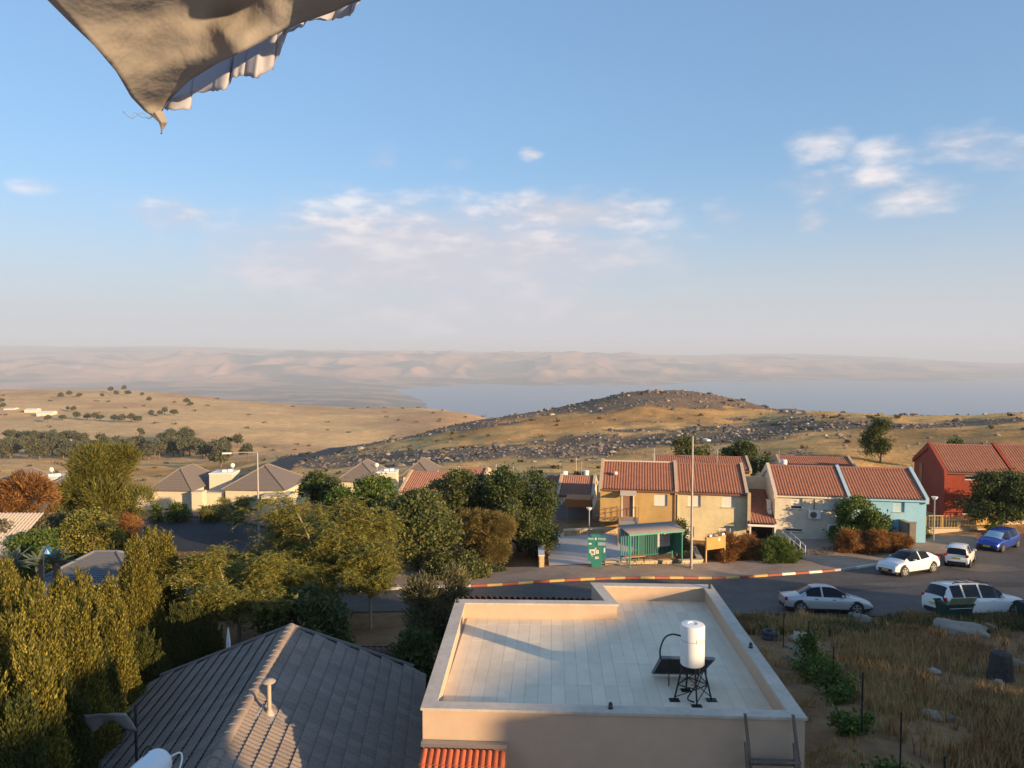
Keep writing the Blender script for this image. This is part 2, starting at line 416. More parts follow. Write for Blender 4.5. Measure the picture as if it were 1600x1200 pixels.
def build_terrain():
    th = np.concatenate([np.linspace(-.72, .72, 560), np.linspace(.75, 2 * pi - .75, 60)])
    gs = lambda a, b, n: np.exp(np.linspace(log(a), log(b), n, endpoint=False))
    rr = np.concatenate([gs(4, 90, 110), gs(90, 450, 120), gs(450, 8000, 90), gs(8000, 19000, 210), gs(19000, 23600, 12)])
    TH, RR = np.meshgrid(th, rr)
    X = RR * np.sin(TH); Y = RR * np.cos(TH); Z = gz_np(X, Y)
    nr, nt_ = X.shape
    V = np.stack([X, Y, Z], -1).reshape(-1, 3)
    i = np.arange(nr - 1)[:, None] * nt_; j = np.arange(nt_)[None]; j2 = (j + 1) % nt_
    Fq = np.stack([i + j, i + j2, i + nt_ + j2, i + nt_ + j], -1).reshape(-1, 4)
    c = len(V); V = np.vstack([V, [[0, 0, gz(0, 3)]]])
    x, y, z = V[:, 0], V[:, 1], V[:, 2]; r = np.hypot(x, y)
    # ground colours: soil, dry grass, limestone darkened by painted shade, far scrub
    n1 = fbm(x / 9, y / 9, 21, 4); n2 = fbm(x / 40, y / 40, 31, 4); n3 = fbm(x / 260, y / 260, 41, 4)
    soil = np.array([.28, .16, .082]); gold = np.array([.70, .42, .155]); gold2 = np.array([.48, .27, .10]); rock = np.array([.16, .125, .098])  # rock is limestone darkened by the hillside band's painted shade
    fgold = np.array([.66, .43, .20]); fgold2 = np.array([.50, .30, .145])
    valley = np.array([.10, .10, .085]); ffield = np.array([.36, .22, .13]); hillc = np.array([.46, .27, .17])
    def mixc(a, b, t): return a * (1 - t[:, None]) + b * t[:, None]
    col = np.tile(soil, (len(V), 1)) * (.75 + .5 * n1)[:, None]
    g = mixc(np.tile(gold, (len(V), 1)), np.tile(gold2, (len(V), 1)), sstep(n2, .35, .65))
    # rock fields on the near hill; their dark tone paints in the band's shade
    px = 800 + np.where(y > 1, x / np.maximum(y, 1), 9) * F
    rock_shade = rock_shade_mask(x, y, z)
    g = mixc(g, np.tile(rock, (len(V), 1)), .9 * rock_shade)
    col = mixc(col, g, sstep(r, 72, 95))
    fg = mixc(np.tile(fgold, (len(V), 1)), np.tile(fgold2, (len(V), 1)), sstep(n3 + .3 * (n2 - .5), .4, .66))
    midleft = sstep(r, 330, 430)
    col = mixc(col, fg, midleft)
    v = mixc(np.tile(valley, (len(V), 1)), np.tile(ffield, (len(V), 1)), sstep(fbm(x / 420, y / 260, 51, 3), .5, .62))
    col = mixc(col, v, sstep(r, 1900, 2600))
    fh = mixc(np.tile(hillc, (len(V), 1)), np.tile(valley, (len(V), 1)), sstep(fbm(x / 900, y / 900, 61, 5), .5, .66))
    col = mixc(col, fh, sstep(z, -455, -385) * sstep(r, 8000, 9500))
    attr = np.concatenate([np.clip(col, 0, 1), np.ones((len(V), 1))], 1)
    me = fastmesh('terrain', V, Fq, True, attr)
    m, nt = newmat('terrain'); N = nt.nodes.new; L = nt.links.new
    out = N('ShaderNodeOutputMaterial'); p = N('ShaderNodeBsdfPrincipled'); L(p.outputs[0], out.inputs[0])
    p.inputs['Roughness'].default_value = .95; p.inputs['Specular IOR Level'].default_value = .05
    at_ = N('ShaderNodeAttribute'); at_.attribute_name = 'Col'
    tc = N('ShaderNodeTexCoord'); val = None
    for sc, amt in ((.9, .30), (.11, .22), (.012, .14)):
        nz = N('ShaderNodeTexNoise'); nz.inputs['Scale'].default_value = sc; nz.inputs['Detail'].default_value = 7; nz.inputs['Roughness'].default_value = .68
        L(tc.outputs['Object'], nz.inputs['Vector'])
        mr = N('ShaderNodeMapRange'); L(nz.outputs[0], mr.inputs[0]); mr.inputs[1].default_value = .3; mr.inputs[2].default_value = .7; mr.inputs[3].default_value = 1 - amt; mr.inputs[4].default_value = 1 + amt
        if val is None: val = mr.outputs[0]
        else:
            mu = N('ShaderNodeMath'); mu.operation = 'MULTIPLY'; L(val, mu.inputs[0]); L(mr.outputs[0], mu.inputs[1]); val = mu.outputs[0]
    h = N('ShaderNodeHueSaturation'); L(at_.outputs['Color'], h.inputs['Color']); L(val, h.inputs['Value']); L(h.outputs[0], p.inputs['Base Color'])
    nb = N('ShaderNodeTexNoise'); nb.inputs['Scale'].default_value = 1.6; nb.inputs['Detail'].default_value = 6; L(tc.outputs['Object'], nb.inputs['Vector'])
    b = N('ShaderNodeBump'); b.inputs['Strength'].default_value = .5; b.inputs['Distance'].default_value = .25
    L(nb.outputs[0], b.inputs['Height']); L(b.outputs[0], p.inputs['Normal'])
    me.materials.append(m)
    o = link('terrain', me); o['kind'] = 'structure'
    return o
terrain = build_terrain()

# lake
def build_lake():
    mb = MB(); n = 40; xs = np.linspace(-2600, 16000, n); ys = np.linspace(2600, 13500, 24)
    V = [(x, y, -500.0) for y in ys for x in xs]
    Fq = [(j * n + i, j * n + i + 1, (j + 1) * n + i + 1, (j + 1) * n + i) for j in range(len(ys) - 1) for i in range(n - 1)]
    m, nt = newmat('lake_water'); N = nt.nodes.new; L = nt.links.new
    out = N('ShaderNodeOutputMaterial'); p = N('ShaderNodeBsdfPrincipled'); L(p.outputs[0], out.inputs[0])
    p.inputs['Base Color'].default_value = (.04, .16, .27, 1); p.inputs['Roughness'].default_value = .35; p.inputs['IOR'].default_value = 1.33
    tc = N('ShaderNodeTexCoord'); nz = N('ShaderNodeTexNoise'); nz.inputs['Scale'].default_value = .02; nz.inputs['Detail'].default_value = 8
    L(tc.outputs['Object'], nz.inputs['Vector']); b = N('ShaderNodeBump'); b.inputs['Strength'].default_value = .35; b.inputs['Distance'].default_value = 2.0
    L(nz.outputs[0], b.inputs['Height']); L(b.outputs[0], p.inputs['Normal'])
    me = fastmesh('lake', np.array(V), np.array(Fq), False); me.materials.append(m)
    link('lake', me)['kind'] = 'structure'
build_lake()

# haze: one closed box of even, pale, thin air
HAZE = 9.6e-5
mb = MB(); mb.b2((-26000, -26000, -620), (26000, 26000, 95))
hm, hnt = newmat('haze_air')
ho = hnt.nodes.new('ShaderNodeOutputMaterial'); hv = hnt.nodes.new('ShaderNodeVolumePrincipled')
hv.inputs['Color'].default_value = (.76, .86, 1.0, 1); hv.inputs['Density'].default_value = HAZE; hv.inputs['Anisotropy'].default_value = 0.0
hnt.links.new(hv.outputs[0], ho.inputs['Volume'])
hz = mb.build('haze', hm); tag(hz, 'thin pale haze lying over lake and far hills', 'haze', kind='stuff')

# ================================================================== ROADS AND PAVEMENTS
M_ASPH = mat('asphalt', (.125, .105, .09), .9, .22, 3.0, .35, 60, stain=.25)
M_ASPH2 = mat('asphalt_new', (.035, .036, .040), .85, .15, 3.0, .3, 60, stain=.2)
M_PAVE = mat('pavement_concrete', (.40, .285, .20), .92, .18, 2.2, .3, 40, stain=.28)
M_PLAZA = mat('plaza_paving', (.56, .50, .45), .9, .10, 1.5, .15, 30, stain=.15)
M_KG = mat('kerb_grey', (.42, .38, .34), .85, .15, 9, .2)
M_KY = mat('kerb_yellow', (.55, .36, .12), .7, .18, 9, .2)
M_KR = mat('kerb_red', (.34, .10, .06), .7, .18, 9, .2)
M_KW = mat('kerb_white', (.80, .72, .58), .7, .15, 9, .2)
def H2(px, py):
    v = hit(px, py); return (v.x, v.y)
kerb_px = [(560, 928), (650, 922), (750, 916.5), (820, 913), (920, 910), (992, 908), (1140, 905), (1180, 903.5), (1228, 901), (1292, 897), (1330, 893), (1364, 888), (1395, 880)]
kerb = [H2(*p) for p in kerb_px]
# smooth the far kerb line a little in metres
ka = np.array(kerb)
for _ in range(2): ka[1:-1] = .25 * ka[:-2] + .5 * ka[1:-1] + .25 * ka[2:]
kerb = [tuple(p) for p in ka]
street_poly = [(-34, 43.5), (-12, 41.0), (0, 39.8), (10, 39.4), (16, 39.3), (24, 38.6), (34, 38.2), (60, 37.5), (75, 60), (62, 66), (48, 64.5), (41, 61.5), (36, 57.5), kerb[-1]] + list(reversed(kerb[:-1])) + [(-20, 50.2), (-34, 52.5)]
drape('street', street_poly, .05, M_ASPH, 1.3)
# left bend of the road in front of the villas
bend = [H2(150, 838), H2(215, 812), H2(300, 808), H2(385, 818), H2(470, 838), H2(560, 862), H2(560, 905), H2(430, 882), H2(330, 862), H2(180, 862)]
drape('road_bend', bend, .05, M_ASPH2, 1.3)
bendp = [H2(150, 836), H2(205, 806), H2(300, 802), H2(390, 811), H2(480, 830), H2(570, 856), H2(560, 862.5), H2(470, 838.5), H2(385, 818.5), H2(300, 808.5), H2(215, 812.5), H2(160, 838)]
drape('bend_pavement', bendp, .16, mat('bend_paving', (.26, .13, .10), .9, .2, 3, .3, 40), 1.0)
# distant road on the hill's shaded flank
rd = [at(372, 741, 150), at(440, 718, 205), at(520, 700, 262), at(560, 692, 290)]
V = []; Fq = []
for k in range(25):
    t = k / 24 * 3; i = min(int(t), 2); p = rd[i].lerp(rd[i + 1], t - i)
    d = (rd[i + 1] - rd[i]); nrm = Vector((d.y, -d.x, 0)).normalized()
    for s in (-1, 1):
        q = p + nrm * 4.5 * s; V.append((q.x, q.y, max(gz(q.x, q.y), gz(p.x, p.y)) + .35))
    if k: Fq.append((2 * k - 2, 2 * k - 1, 2 * k + 1, 2 * k))
o = link('hill_road', fastmesh('hill_road', np.array(V), np.array(Fq)), m=M_ASPH2); o['kind'] = 'structure'
# pavement behind the far kerb, set up on the kerb
back = [(-20, 54.2), H2(620, 898), H2(760, 891), H2(855, 889.5), H2(985, 887.5), H2(1110, 882), H2(1200, 876), H2(1262, 868), H2(1300, 858), H2(1420, 848), H2(1445, 842), (39, 62)]
pave = drape('pavement', [(-20, 50.35)] + [(x, y + .17) for x, y in kerb] + [(36.2, 57.6)] + list(reversed(back)), .17, M_PAVE, 1.2)
# kerb stones along the far side, painted
def kerb_stones():
    pts = [Vector((x, y, 0)) for x, y in kerb]
    seg = [(pts[i + 1] - pts[i]).length for i in range(len(pts) - 1)]; tot = sum(seg)
    def pos(s):
        for i, l in enumerate(seg):
            if s <= l or i == len(seg) - 1: return pts[i].lerp(pts[i + 1], s / l)
            s -= l
    base = MB(); base.b2((-.5, 0, -.28), (.488, .17, .185)); bm_ = {}
    for nm, mm in (('y', M_KY), ('r', M_KR), ('w', M_KW), ('g', M_KG)):
        me = base.mesh('kerb_stone_' + nm, bevel=.02); me.materials.append(mm); bm_[nm] = me
    n = int(tot / 1.0)
    for k in range(n):
        a, b = pos(k * tot / n), pos((k + 1) * tot / n); c = (a + b) / 2
        px = 800 + c.x / c.y * F
        if px < 1215: kind = 'yr'[k % 2]
        elif px < 1318: kind = 'wr'[k % 2]
        else: kind = 'gw'[(k // 2) % 2]
        if px < 735: kind = 'g'
        o = link('kerb_stone', bm_[kind], pave); za, zb = gz(a.x, a.y), gz(b.x, b.y)
        d = b - a; o.location = (c.x, c.y, (za + zb) / 2 + .005)
        o.rotation_euler = (0, -atan2(zb - za, d.length), atan2(d.y, d.x)); o.scale.x = d.length
kerb_stones()
drape('plaza', [H2(858, 889), H2(853, 843), H2(880, 836), H2(978, 834), H2(990, 850), H2(985, 887)], .20, M_PLAZA, 1.2)
drape('driveway', [H2(1262, 868), H2(1225, 842), H2(1262, 832), H2(1345, 838), H2(1365, 848), H2(1300, 860)], .19, mat('driveway_concrete', (.34, .28, .23), .9, .2, 2, .3, 40, stain=.3), 1.0)

M_PATCH = mat('asphalt_patch', (.17, .14, .115), .92, .2, 4, .35, 60, stain=.3); M_PATCHD = mat('asphalt_dark_patch', (.07, .062, .058), .9, .2, 4, .35, 60)
def blob_patch(px, py, rx, ry, m, seed):
    c = hit(px, py); rg = random.Random(seed); drape('road_patch', [(c.x + cos(k * .524) * rx * rg.uniform(.75, 1.2), c.y + sin(k * .524) * ry * rg.uniform(.75, 1.2)) for k in range(12)], .056 + seed * .004, m, .8)
blob_patch(1545, 890, 2.4, 1.2, M_PATCH, 1); blob_patch(1300, 922, 3.6, .9, M_PATCHD, 2); blob_patch(1400, 915, 2.0, .7, M_PATCH, 3); blob_patch(1560, 915, 3.0, .8, M_PATCHD, 4)
# ================================================================== ROOF TILE SHEETS, HOUSES
M_RTILE = mat('red_clay_tile', (.30, .135, .095), .85, .22, 14, .15, island=.0, stain=.18)
M_RTILE2 = mat('red_clay_tile_pale', (.36, .18, .13), .85, .22, 14, .15, stain=.18)
M_GTILE = mat('grey_concrete_tile', (.165, .145, .135), .85, .16, 9, .25, island=.14)
M_DARK = mat('dark_opening', (.018, .018, .02), .3, .1, 4)
M_SHUT = mat('white_shutter', (.78, .74, .66), .6, .05, 8)
M_METALG = mat('grey_metal', (.35, .35, .35), .45, .08, 10, metal=.7)
M_RUST = mat('brown_railing', (.36, .20, .10), .6, .15, 10)
M_WHITEP = mat('white_paint', (.80, .78, .74), .5, .05, 8)
def tile_sheet(w, l, tw=.235, tl=.36, amp=.075, step=.035, per=8):
    """Wavy pantile sheet: w along the eave, l up the slope; local x along the eave, y up the slope."""
    nx = max(int(w / tw) * per, 8); rows = max(int(round(l / tl)), 2)
    xs = np.linspace(0, w, nx + 1); V = []; Fq = []; nl = nx + 1; k = 0
    wave = np.abs(np.sin(xs / tw * pi)) ** .7 * amp
    for r in range(rows):
        y0, y1 = r * l / rows, (r + 1) * l / rows
        for (y, dz) in ((y0, step), (y1, 0.0)):
            V.append(np.stack([xs, np.full(nl, y), wave + dz], -1))
    V = np.concatenate(V); nr = rows * 2
    i = (np.arange(nr - 1) * nl)[:, None]; j = np.arange(nx)[None]
    Fq = np.stack([i + j, i + j + 1, i + nl + j + 1, i + nl + j], -1).reshape(-1, 4)
    return V, Fq
def roof_slope(name, m, parent, o, xdir, ydir, w, l, **kw):
    """o eave corner, xdir along eave, ydir up slope (unit vectors, parent space)."""
    V, Fq = tile_sheet(w, l, **kw)
    xd, yd = Vector(xdir).normalized(), Vector(ydir).normalized(); zd = xd.cross(yd)
    M = np.array([xd, yd, zd]); W = V @ M + np.array(o)
    return link(name, fastmesh(name, W, Fq, False), parent, m)
def facade(parent, name, w, h, opens, m, th=.25, y0=0.0):
    """Front wall with real openings. opens: (x0,x1,z0,z1)."""
    xs = sorted({0, w, *[o[0] for o in opens], *[o[1] for o in opens]}); zs = sorted({0, h, *[o[2] for o in opens], *[o[3] for o in opens]})
    mb = MB()
    for i in range(len(xs) - 1):
        run = None
        for j in range(len(zs) - 1):
            cx, cz = (xs[i] + xs[i + 1]) / 2, (zs[j] + zs[j + 1]) / 2
            solid = not any(o[0] < cx < o[1] and o[2] < cz < o[3] for o in opens)
            if solid: run = [zs[j], zs[j + 1]] if run is None else [run[0], zs[j + 1]]
            if (not solid or j == len(zs) - 2) and run is not None:
                mb.b2((xs[i], y0, run[0]), (xs[i + 1], y0 + th, run[1])); run = None
    me = mb.mesh(name); bm = bmesh.new(); bm.from_mesh(me); bmesh.ops.remove_doubles(bm, verts=bm.verts, dist=1e-4)
    # drop the inner double faces
    seen = {}
    for f in bm.faces: seen.setdefault(tuple(round(c, 4) for c in f.calc_center_median()), []).append(f)
    dead = [f for fs in seen.values() if len(fs) > 1 for f in fs]
    if dead: bmesh.ops.delete(bm, geom=dead, context='FACES')
    bmesh.ops.recalc_face_normals(bm, faces=bm.faces); bm.to_mesh(me); bm.free()
    return link(name, me, parent, m)
def shutter_window(parent, x0, x1, z0, z1, shut=1.0, framem=None, shutm=None):
    w = MB(); t = .05; y = .13
    w.b2((x0, y, z0), (x1, y + .06, z0 + t)); w.b2((x0, y, z1 - t), (x1, y + .06, z1)); w.b2((x0, y, z0 + t), (x0 + t, y + .06, z1 - t)); w.b2((x1 - t, y, z0 + t), (x1, y + .06, z1 - t))
    win = w.build('window', framem or M_WHITEP, parent)
    MB().b2((x0 + t, y + .04, z0 + t), (x1 - t, y + .05, z1 - t)).build('pane', M_GLASSD, win)
    if shut > 0:
        s = MB(); n = 12; zt = z1 - t; zb = z1 - t - (z1 - z0 - 2 * t) * shut
        for k in range(n):
            a = zb + (zt - zb) * k / n; b = zb + (zt - zb) * (k + 1) / n - .012
            s.b2((x0 + t, y - .015, a), (x1 - t, y + .02, b))
        s.b2((x0 + t, y + .002, zb), (x1 - t, y + .024, zt))
        s.build('shutter', shutm or M_SHUT, win)
    MB().b2((x0 - .06, -.06, z0 - .05), (x1 + .06, .14, z0 - .003)).build('sill', M_KG, win)
    return win
M_GLASSD = mat('window_glass', (.02, .025, .03), .08, .05, 3, spec=.6)

HROT = R(-10)
def facade_pos(px, py, ez):
    return atz(px, py, ez)
def house(name, label, left, width, eave, base, rise, wallm, roofm, cat='house', group='row houses with red tiled roofs', depth=8.0, rot=HROT, opens=(), trim=None, parL=True, parR=True, ridge_white=False, fascia=None):
    """left: eave point (front-left, world). Returns the empty; local x along the facade, y back, z up from base."""
    h = eave - base; rt = empty(name, (left.x, left.y, base), rot); tag(rt, label, cat, group)
    facade(rt, 'front_wall', width, h, list(opens), wallm)
    mid = depth / 2; slope = hypot(mid, rise)
    b = MB(); poly = [(.25, -1.0), (depth, -1.0), (depth, h), (mid, h + rise - .06), (.25, h + rise * .25 / mid - .06)]
    b.prism(poly, .01, width - .01, 'x'); b.build('wall', wallm, rt)
    MB().b2((0.01, .0, -1.0), (width - .01, .248, -.002)).build('footing', wallm, rt)
    ov = .18
    roof_slope('roof', roofm, rt, (0.0, -ov, h - ov * rise / mid + .04), (1, 0, 0), (0, mid, rise), width, slope + ov * slope / mid)
    roof_slope('rear_roof', roofm, rt, (width, depth + ov, h - ov * rise / mid + .04), (-1, 0, 0), (0, -mid, rise), width, slope + ov * slope / mid)
    # ridge caps
    rc = MB(); n = int(width / .38)
    for k in range(n):
        x0 = k * width / n; rc.tube([(x0, mid, h + rise + .06), (x0 + width / n * 1.04, mid, h + rise + .075)], .11, 8)
    rc.build('ridge', mat('pale_ridge', (.62, .48, .36), .85, .15, 12) if ridge_white else roofm, rt, True)
    MB().b2((0, -ov - .05, h - .17), (width, -ov + .0, h - .02)).build('gutter', fascia or mat('brown_gutter', (.20, .09, .055), .6), rt)
    for flag, x in ((parL, 0.0), (parR, width)):
        if not flag: continue
        p = MB(); u = .30; t = .13
        poly = [(-.22, h - .30), (-.22, h + .16), (mid, h + rise + u), (depth + .2, h + .1), (depth + .2, h - .3), (mid, h + rise - .3)]
        p.prism(poly, x - t, x + t, 'x'); p.build('gable_parapet', trim or wallm, rt)
    return rt
EZ = -12.15
def hpos(px, py): return atz(px, py, EZ)
M_OCH = mat('ochre_render', (.56, .37, .15), .9, .12, 2.0, .2, 60, stain=.24)
M_YEL = mat('pale_yellow_render', (.72, .60, .36), .9, .14, 1.6, .2, 60, stain=.2)
M_CRM = mat('cream_render', (.74, .65, .50), .9, .10, 2.0, .2, 60, stain=.24)
M_CRMT = mat('cream_trim', (.62, .53, .40), .9, .1, 2)
M_BLU = mat('light_blue_render', (.30, .56, .72), .9, .08, 2.0, .2, 60, stain=.1)
M_BLUT = mat('blue_trim', (.38, .52, .58), .9, .1, 2)
M_RED = mat('red_render', (.34, .06, .032), .9, .12, 2.0, .2, 60, stain=.24)
M_BEI = mat('beige_trim', (.50, .38, .25), .9, .1, 2)
ux = Vector((cos(HROT), sin(HROT), 0))
def along(left, px):
    """distance along a facade line from `left` to the column px"""
    k = (px - 800) / F / cos(PITCH)
    # x = k*y approx (exact for small pitch): solve left.x + t ux.x = k (left.y + t ux.y) * c
    t = 0
    for _ in range(12):
        q = left + ux * t; d = ray(px, 770); kk = d.x / d.y
        t += (kk * q.y - q.x) / (ux.x - kk * ux.y)
    return t
BASE = -16.2
# --- ochre house
L1 = hpos(938, 763); w1 = along(L1, 1057)
def fx(L, px): return along(L, px)
def fz(L, px, py):
    """height above BASE of the pixel on the facade plane"""
    q = L + ux * along(L, px); d = ray(px, py); return d.z / d.y * q.y - BASE
def op(L, x0, x1, y0, y1):
    return (fx(L, x0), fx(L, x1), fz(L, (x0 + x1) / 2, y1), fz(L, (x0 + x1) / 2, y0))
o1w = op(L1, 1022, 1043, 772.5, 790.5); o1d = op(L1, 973, 989, 772, 807.5); o1b = op(L1, 1010, 1046, 822, 829)
h1 = house('ochre_house', 'ochre row house with a front door bridge and red tiled roof', L1, w1, EZ, BASE, 1.75, M_OCH, M_RTILE, rot=HROT, opens=[o1w, o1d, o1b], trim=M_BEI, ridge_white=True)
shutter_window(h1, *o1w); wb = shutter_window(h1, *o1b, shut=0)
d = MB().b2((o1d[0] + .02, .12, o1d[2]), (o1d[1] - .02, .17, o1d[3] - .02)).build('door', mat('brown_door', (.26, .15, .11), .6), h1)
MB().box((o1d[1] - .16, .09, o1d[2] + 1.0), (.1, .05, .03)).build('handle', M_METALG, d)
MB().b2((o1d[0] - .1, .02, o1d[2]), (o1d[0] - .01, -.04, o1d[3])).b2((o1d[1] + .01, .02, o1d[2]), (o1d[1] + .1, -.04, o1d[3])).build('door_frame', M_WHITEP, h1)
cx0, cx1 = o1d[0] - .2, o1d[1] + .3
MB().prism([(-.95, o1d[3] + .04), (-.95, o1d[3] + .10), (0, o1d[3] + .42), (0, o1d[3] + .34)], cx0, cx1, 'x').build('door_canopy', mat('canopy_concrete', (.55, .45, .34), .9), h1)
# bridge from pavement to the raised door
bz = o1d[2] - .02
br = MB(); br.prism([(0, bz), (0, bz - .22), (-1.6, bz - .22), (-6.3, .12), (-6.3, .34), (-1.6, bz)], o1d[0] - .25, o1d[1] + .55, 'x'); br.build('entrance_ramp', mat('ramp_concrete', (.42, .36, .31), .9, .12, 3, stain=.2), h1)
def ramp_rail(xx):
    m_ = MB(); a = Vector((xx, -.15, bz)); b = Vector((xx, -1.6, bz)); c = Vector((xx, -6.0, .42))
    for hgt in (.08, .95): m_.tube([a + Vector((0, 0, hgt)), b + Vector((0, 0, hgt)), c + Vector((0, 0, hgt))], .03, 6)
    for k in range(22):
        t = k / 21; p = a.lerp(b, t * 4) if t < .25 else b.lerp(c, (t - .25) / .75)
        m_.b2((p.x - .012, p.y - .012, p.z + .05), (p.x + .012, p.y + .012, p.z + .95))
    m_.build('ramp_railing', M_RUST, h1)
ramp_rail(o1d[0] - .2); ramp_rail(o1d[1] + .5)
ld = MB().b2((.0, -1.15, bz - .20), (o1d[0] - .3, -.003, bz - .04)); ld.build('landing', M_OCH, h1)
m_ = MB()
for hgt in (.05, .55, .95): m_.tube([(.05, -1.1, bz + hgt), (o1d[0] - .3, -1.1, bz + hgt)], .025, 6)
for k in range(7):
    x_ = .05 + (o1d[0] - .35) * k / 6; m_.b2((x_ - .015, -1.115, bz), (x_ + .015, -1.085, bz + .95))
m_.build('landing_railing', M_RUST, h1)
MB().b2((w1 - .22, -.07, .2), (w1 - .12, .0, EZ - BASE - .2)).build('downpipe', mat('brown_gutter', (.20, .09, .055), .6), h1)
MB().b2((1.2, 1.4, EZ - BASE + 1.0), (1.45, 1.75, EZ - BASE + 1.25)).build('roof_vent', M_WHITEP, h1)
# --- pale yellow house
L2 = L1 + ux * (w1 + .02); L2.z = EZ; w2 = along(L2, 1167)
o2a = op(L2, 1075, 1095, 774, 791.5); o2b = op(L2, 1128, 1148, 774.5, 793); o2c = op(L2, 1124, 1147, 824, 834); o2d = op(L2, 1072, 1085, 823, 838)
h2 = house('yellow_house', 'weathered pale yellow row house attached to the ochre house', L2, w2, EZ - .06, BASE, 1.75, M_YEL, M_RTILE, opens=[o2a, o2b, o2c, o2d], trim=M_BEI, parL=False)
for o_ in (o2a, o2b, o2c, o2d): shutter_window(h2, *o_)
MB().b2((w2 - .0, -.55, 1.0), (w2 + .26, .0, EZ - BASE + .08)).build('end_pier', M_BEI, h2)
MB().b2((.05, -.07, .2), (.15, .0, EZ - BASE - .26)).build('downpipe', M_YEL, h2)
# lean-to tiled porch between yellow and cream house
pl = L2 + ux * (w2 + .35)
pt = empty('tiled_porch', (pl.x, pl.y, BASE), HROT); tag(pt, 'sloping red tiled porch roof squeezed between the yellow and cream houses', 'porch')
pw = along(pl, 1214); pw = max(pw, 1.6)
roof_slope('roof', M_RTILE, pt, (-.3, -.9, 1.65), (1, 0, 0), (0, 7.2, 2.1), pw + .2, hypot(7.2, 2.1))
MB().b2((-.35, -.98, 1.45), (pw - .1, -.86, 1.62)).build('fascia', M_WHITEP, pt)
for x_ in (-.2, pw - .3):
    MB().b2((x_, -.85, -.6), (x_ + .12, -.73, 1.5)).build('post', M_WHITEP, pt)
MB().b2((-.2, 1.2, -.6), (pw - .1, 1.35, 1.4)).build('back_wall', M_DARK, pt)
MB().b2((.05, 5.2, 2.9), (pw - .1, 5.4, 4.6)).build('upper_wall', M_CRM, pt)
# --- cream house
L3 = hpos(1211, 772); w3 = along(L3, 1326)
o3a = op(L3, 1236, 1254, 777, 795.5); o3b = op(L3, 1288, 1308, 778, 797); o3c = op(L3, 1228, 1255, 826.5, 831); o3d = op(L3, 1271.5, 1273.5, 780, 796)
h3 = house('cream_house', 'cream row house with wall mounted air conditioners', L3, w3, EZ - .05, BASE, 1.8, M_CRM, M_RTILE, opens=[o3a, o3b, o3c, o3d], trim=M_CRMT, parR=False, fascia=M_CRM)
shutter_window(h3, *o3a, shut=.8); shutter_window(h3, *o3b); shutter_window(h3, *o3c, shut=0)
def aircon(px, py, L, label, side=None):
    q = L + ux * along(L, px); z = ray(px, py).z / ray(px, py).y * q.y
    nrm = Vector((-ux.y, ux.x, 0))
    if side is None: loc = q - nrm * .24; rz = HROT
    else: loc = L - ux * .24 + nrm * side; rz = HROT + pi / 2 + pi; z = py
    t = empty('air_conditioner', (loc.x, loc.y, z), rz); tag(t, label, 'air conditioner', 'outdoor air conditioner units')
    MB().b2((-.45, -.17, -.33), (.45, .17, .33)).build('casing', M_WHITEP, t, bevel=.02)
    g = MB()
    for k in range(5): g.lathe([(.28 - k * .055, -.185), (.265 - k * .055, -.185), (.265 - k * .055, -.175), (.28 - k * .055, -.175)], (-.1, 0, 0), 16, 'y')
    g.build('fan_grille', M_METALG, t)
    MB().lathe([(.0, -.178), (.27, -.178), (.27, -.172)], (-.1, 0, 0), 16, 'y').build('fan_opening', M_DARK, t)
    MB().b2((-.4, -.1, -.40), (-.34, .25, -.34)).b2((.34, -.1, -.40), (.4, .25, -.34)).build('bracket', M_METALG, t)
aircon(1272, 803, L3, 'air conditioner unit below the slim window of the cream house')
aircon(1302, 824, L3, 'larger air conditioner low on the cream house by the shrub')
aircon(0, -13.35, L3, 'air conditioner higher on the shaded gable of the cream house', side=1.7)
aircon(0, -14.05, L3, 'air conditioner lower on the shaded gable of the cream house', side=1.2)
# --- light blue house
L4 = L3 + ux * (w3 + .02); L4.z = EZ; w4 = along(L4, 1448)
o4a = op(L4, 1341, 1361, 780, 800); o4b = op(L4, 1396, 1414, 782, 800)
h4 = house('blue_house', 'light blue row house behind the leafy shrubs', L4, w4, EZ - .08, BASE, 1.8, M_BLU, M_RTILE, opens=[o4a, o4b], trim=M_BLUT, fascia=M_BLU)
ms_ = mat('pale_blue_shutter', (.45, .62, .66), .6)
shutter_window(h4, *o4a, shutm=ms_); shutter_window(h4, *o4b, shutm=ms_)
# --- red house
EZ5 = -11.5
L5 = atz(1476, 737, EZ5); w5 = along(L5, 1578)
def op5(x0, x1, y0, y1):
    q = L5 + ux * along(L5, (x0 + x1) / 2); f = lambda py: ray(x0, py).z / ray(x0, py).y * q.y - (-15.9)
    return (along(L5, x0), along(L5, x1), f(y1), f(y0))
o5a = op5(1507, 1530, 742, 750); o5b = op5(1505, 1523, 788, 804)
h5 = house('red_house', 'deep red two part house with red tiled roof', L5, w5, EZ5, -15.9, 2.0, M_RED, M_RTILE, opens=[o5a, o5b], trim=M_RED, group='row houses with red tiled roofs', parR=False)
shutter_window(h5, *o5a, shut=.3); shutter_window(h5, *o5b, shut=0)
MB().b2((-.03, 5.6, 1.6), (.02, 6.4, 4.4)).build('gable_window', M_DARK, h5)
L5b = L5 + ux * (w5 + .3) + Vector((-ux.y, ux.x, 0)) * .3
h5b = house('red_house', 'next red house with raised gable, cut off by the picture edge', L5b, 7.5, EZ5, -15.9, 2.05, M_RED, M_RTILE, trim=M_RED, parR=False)
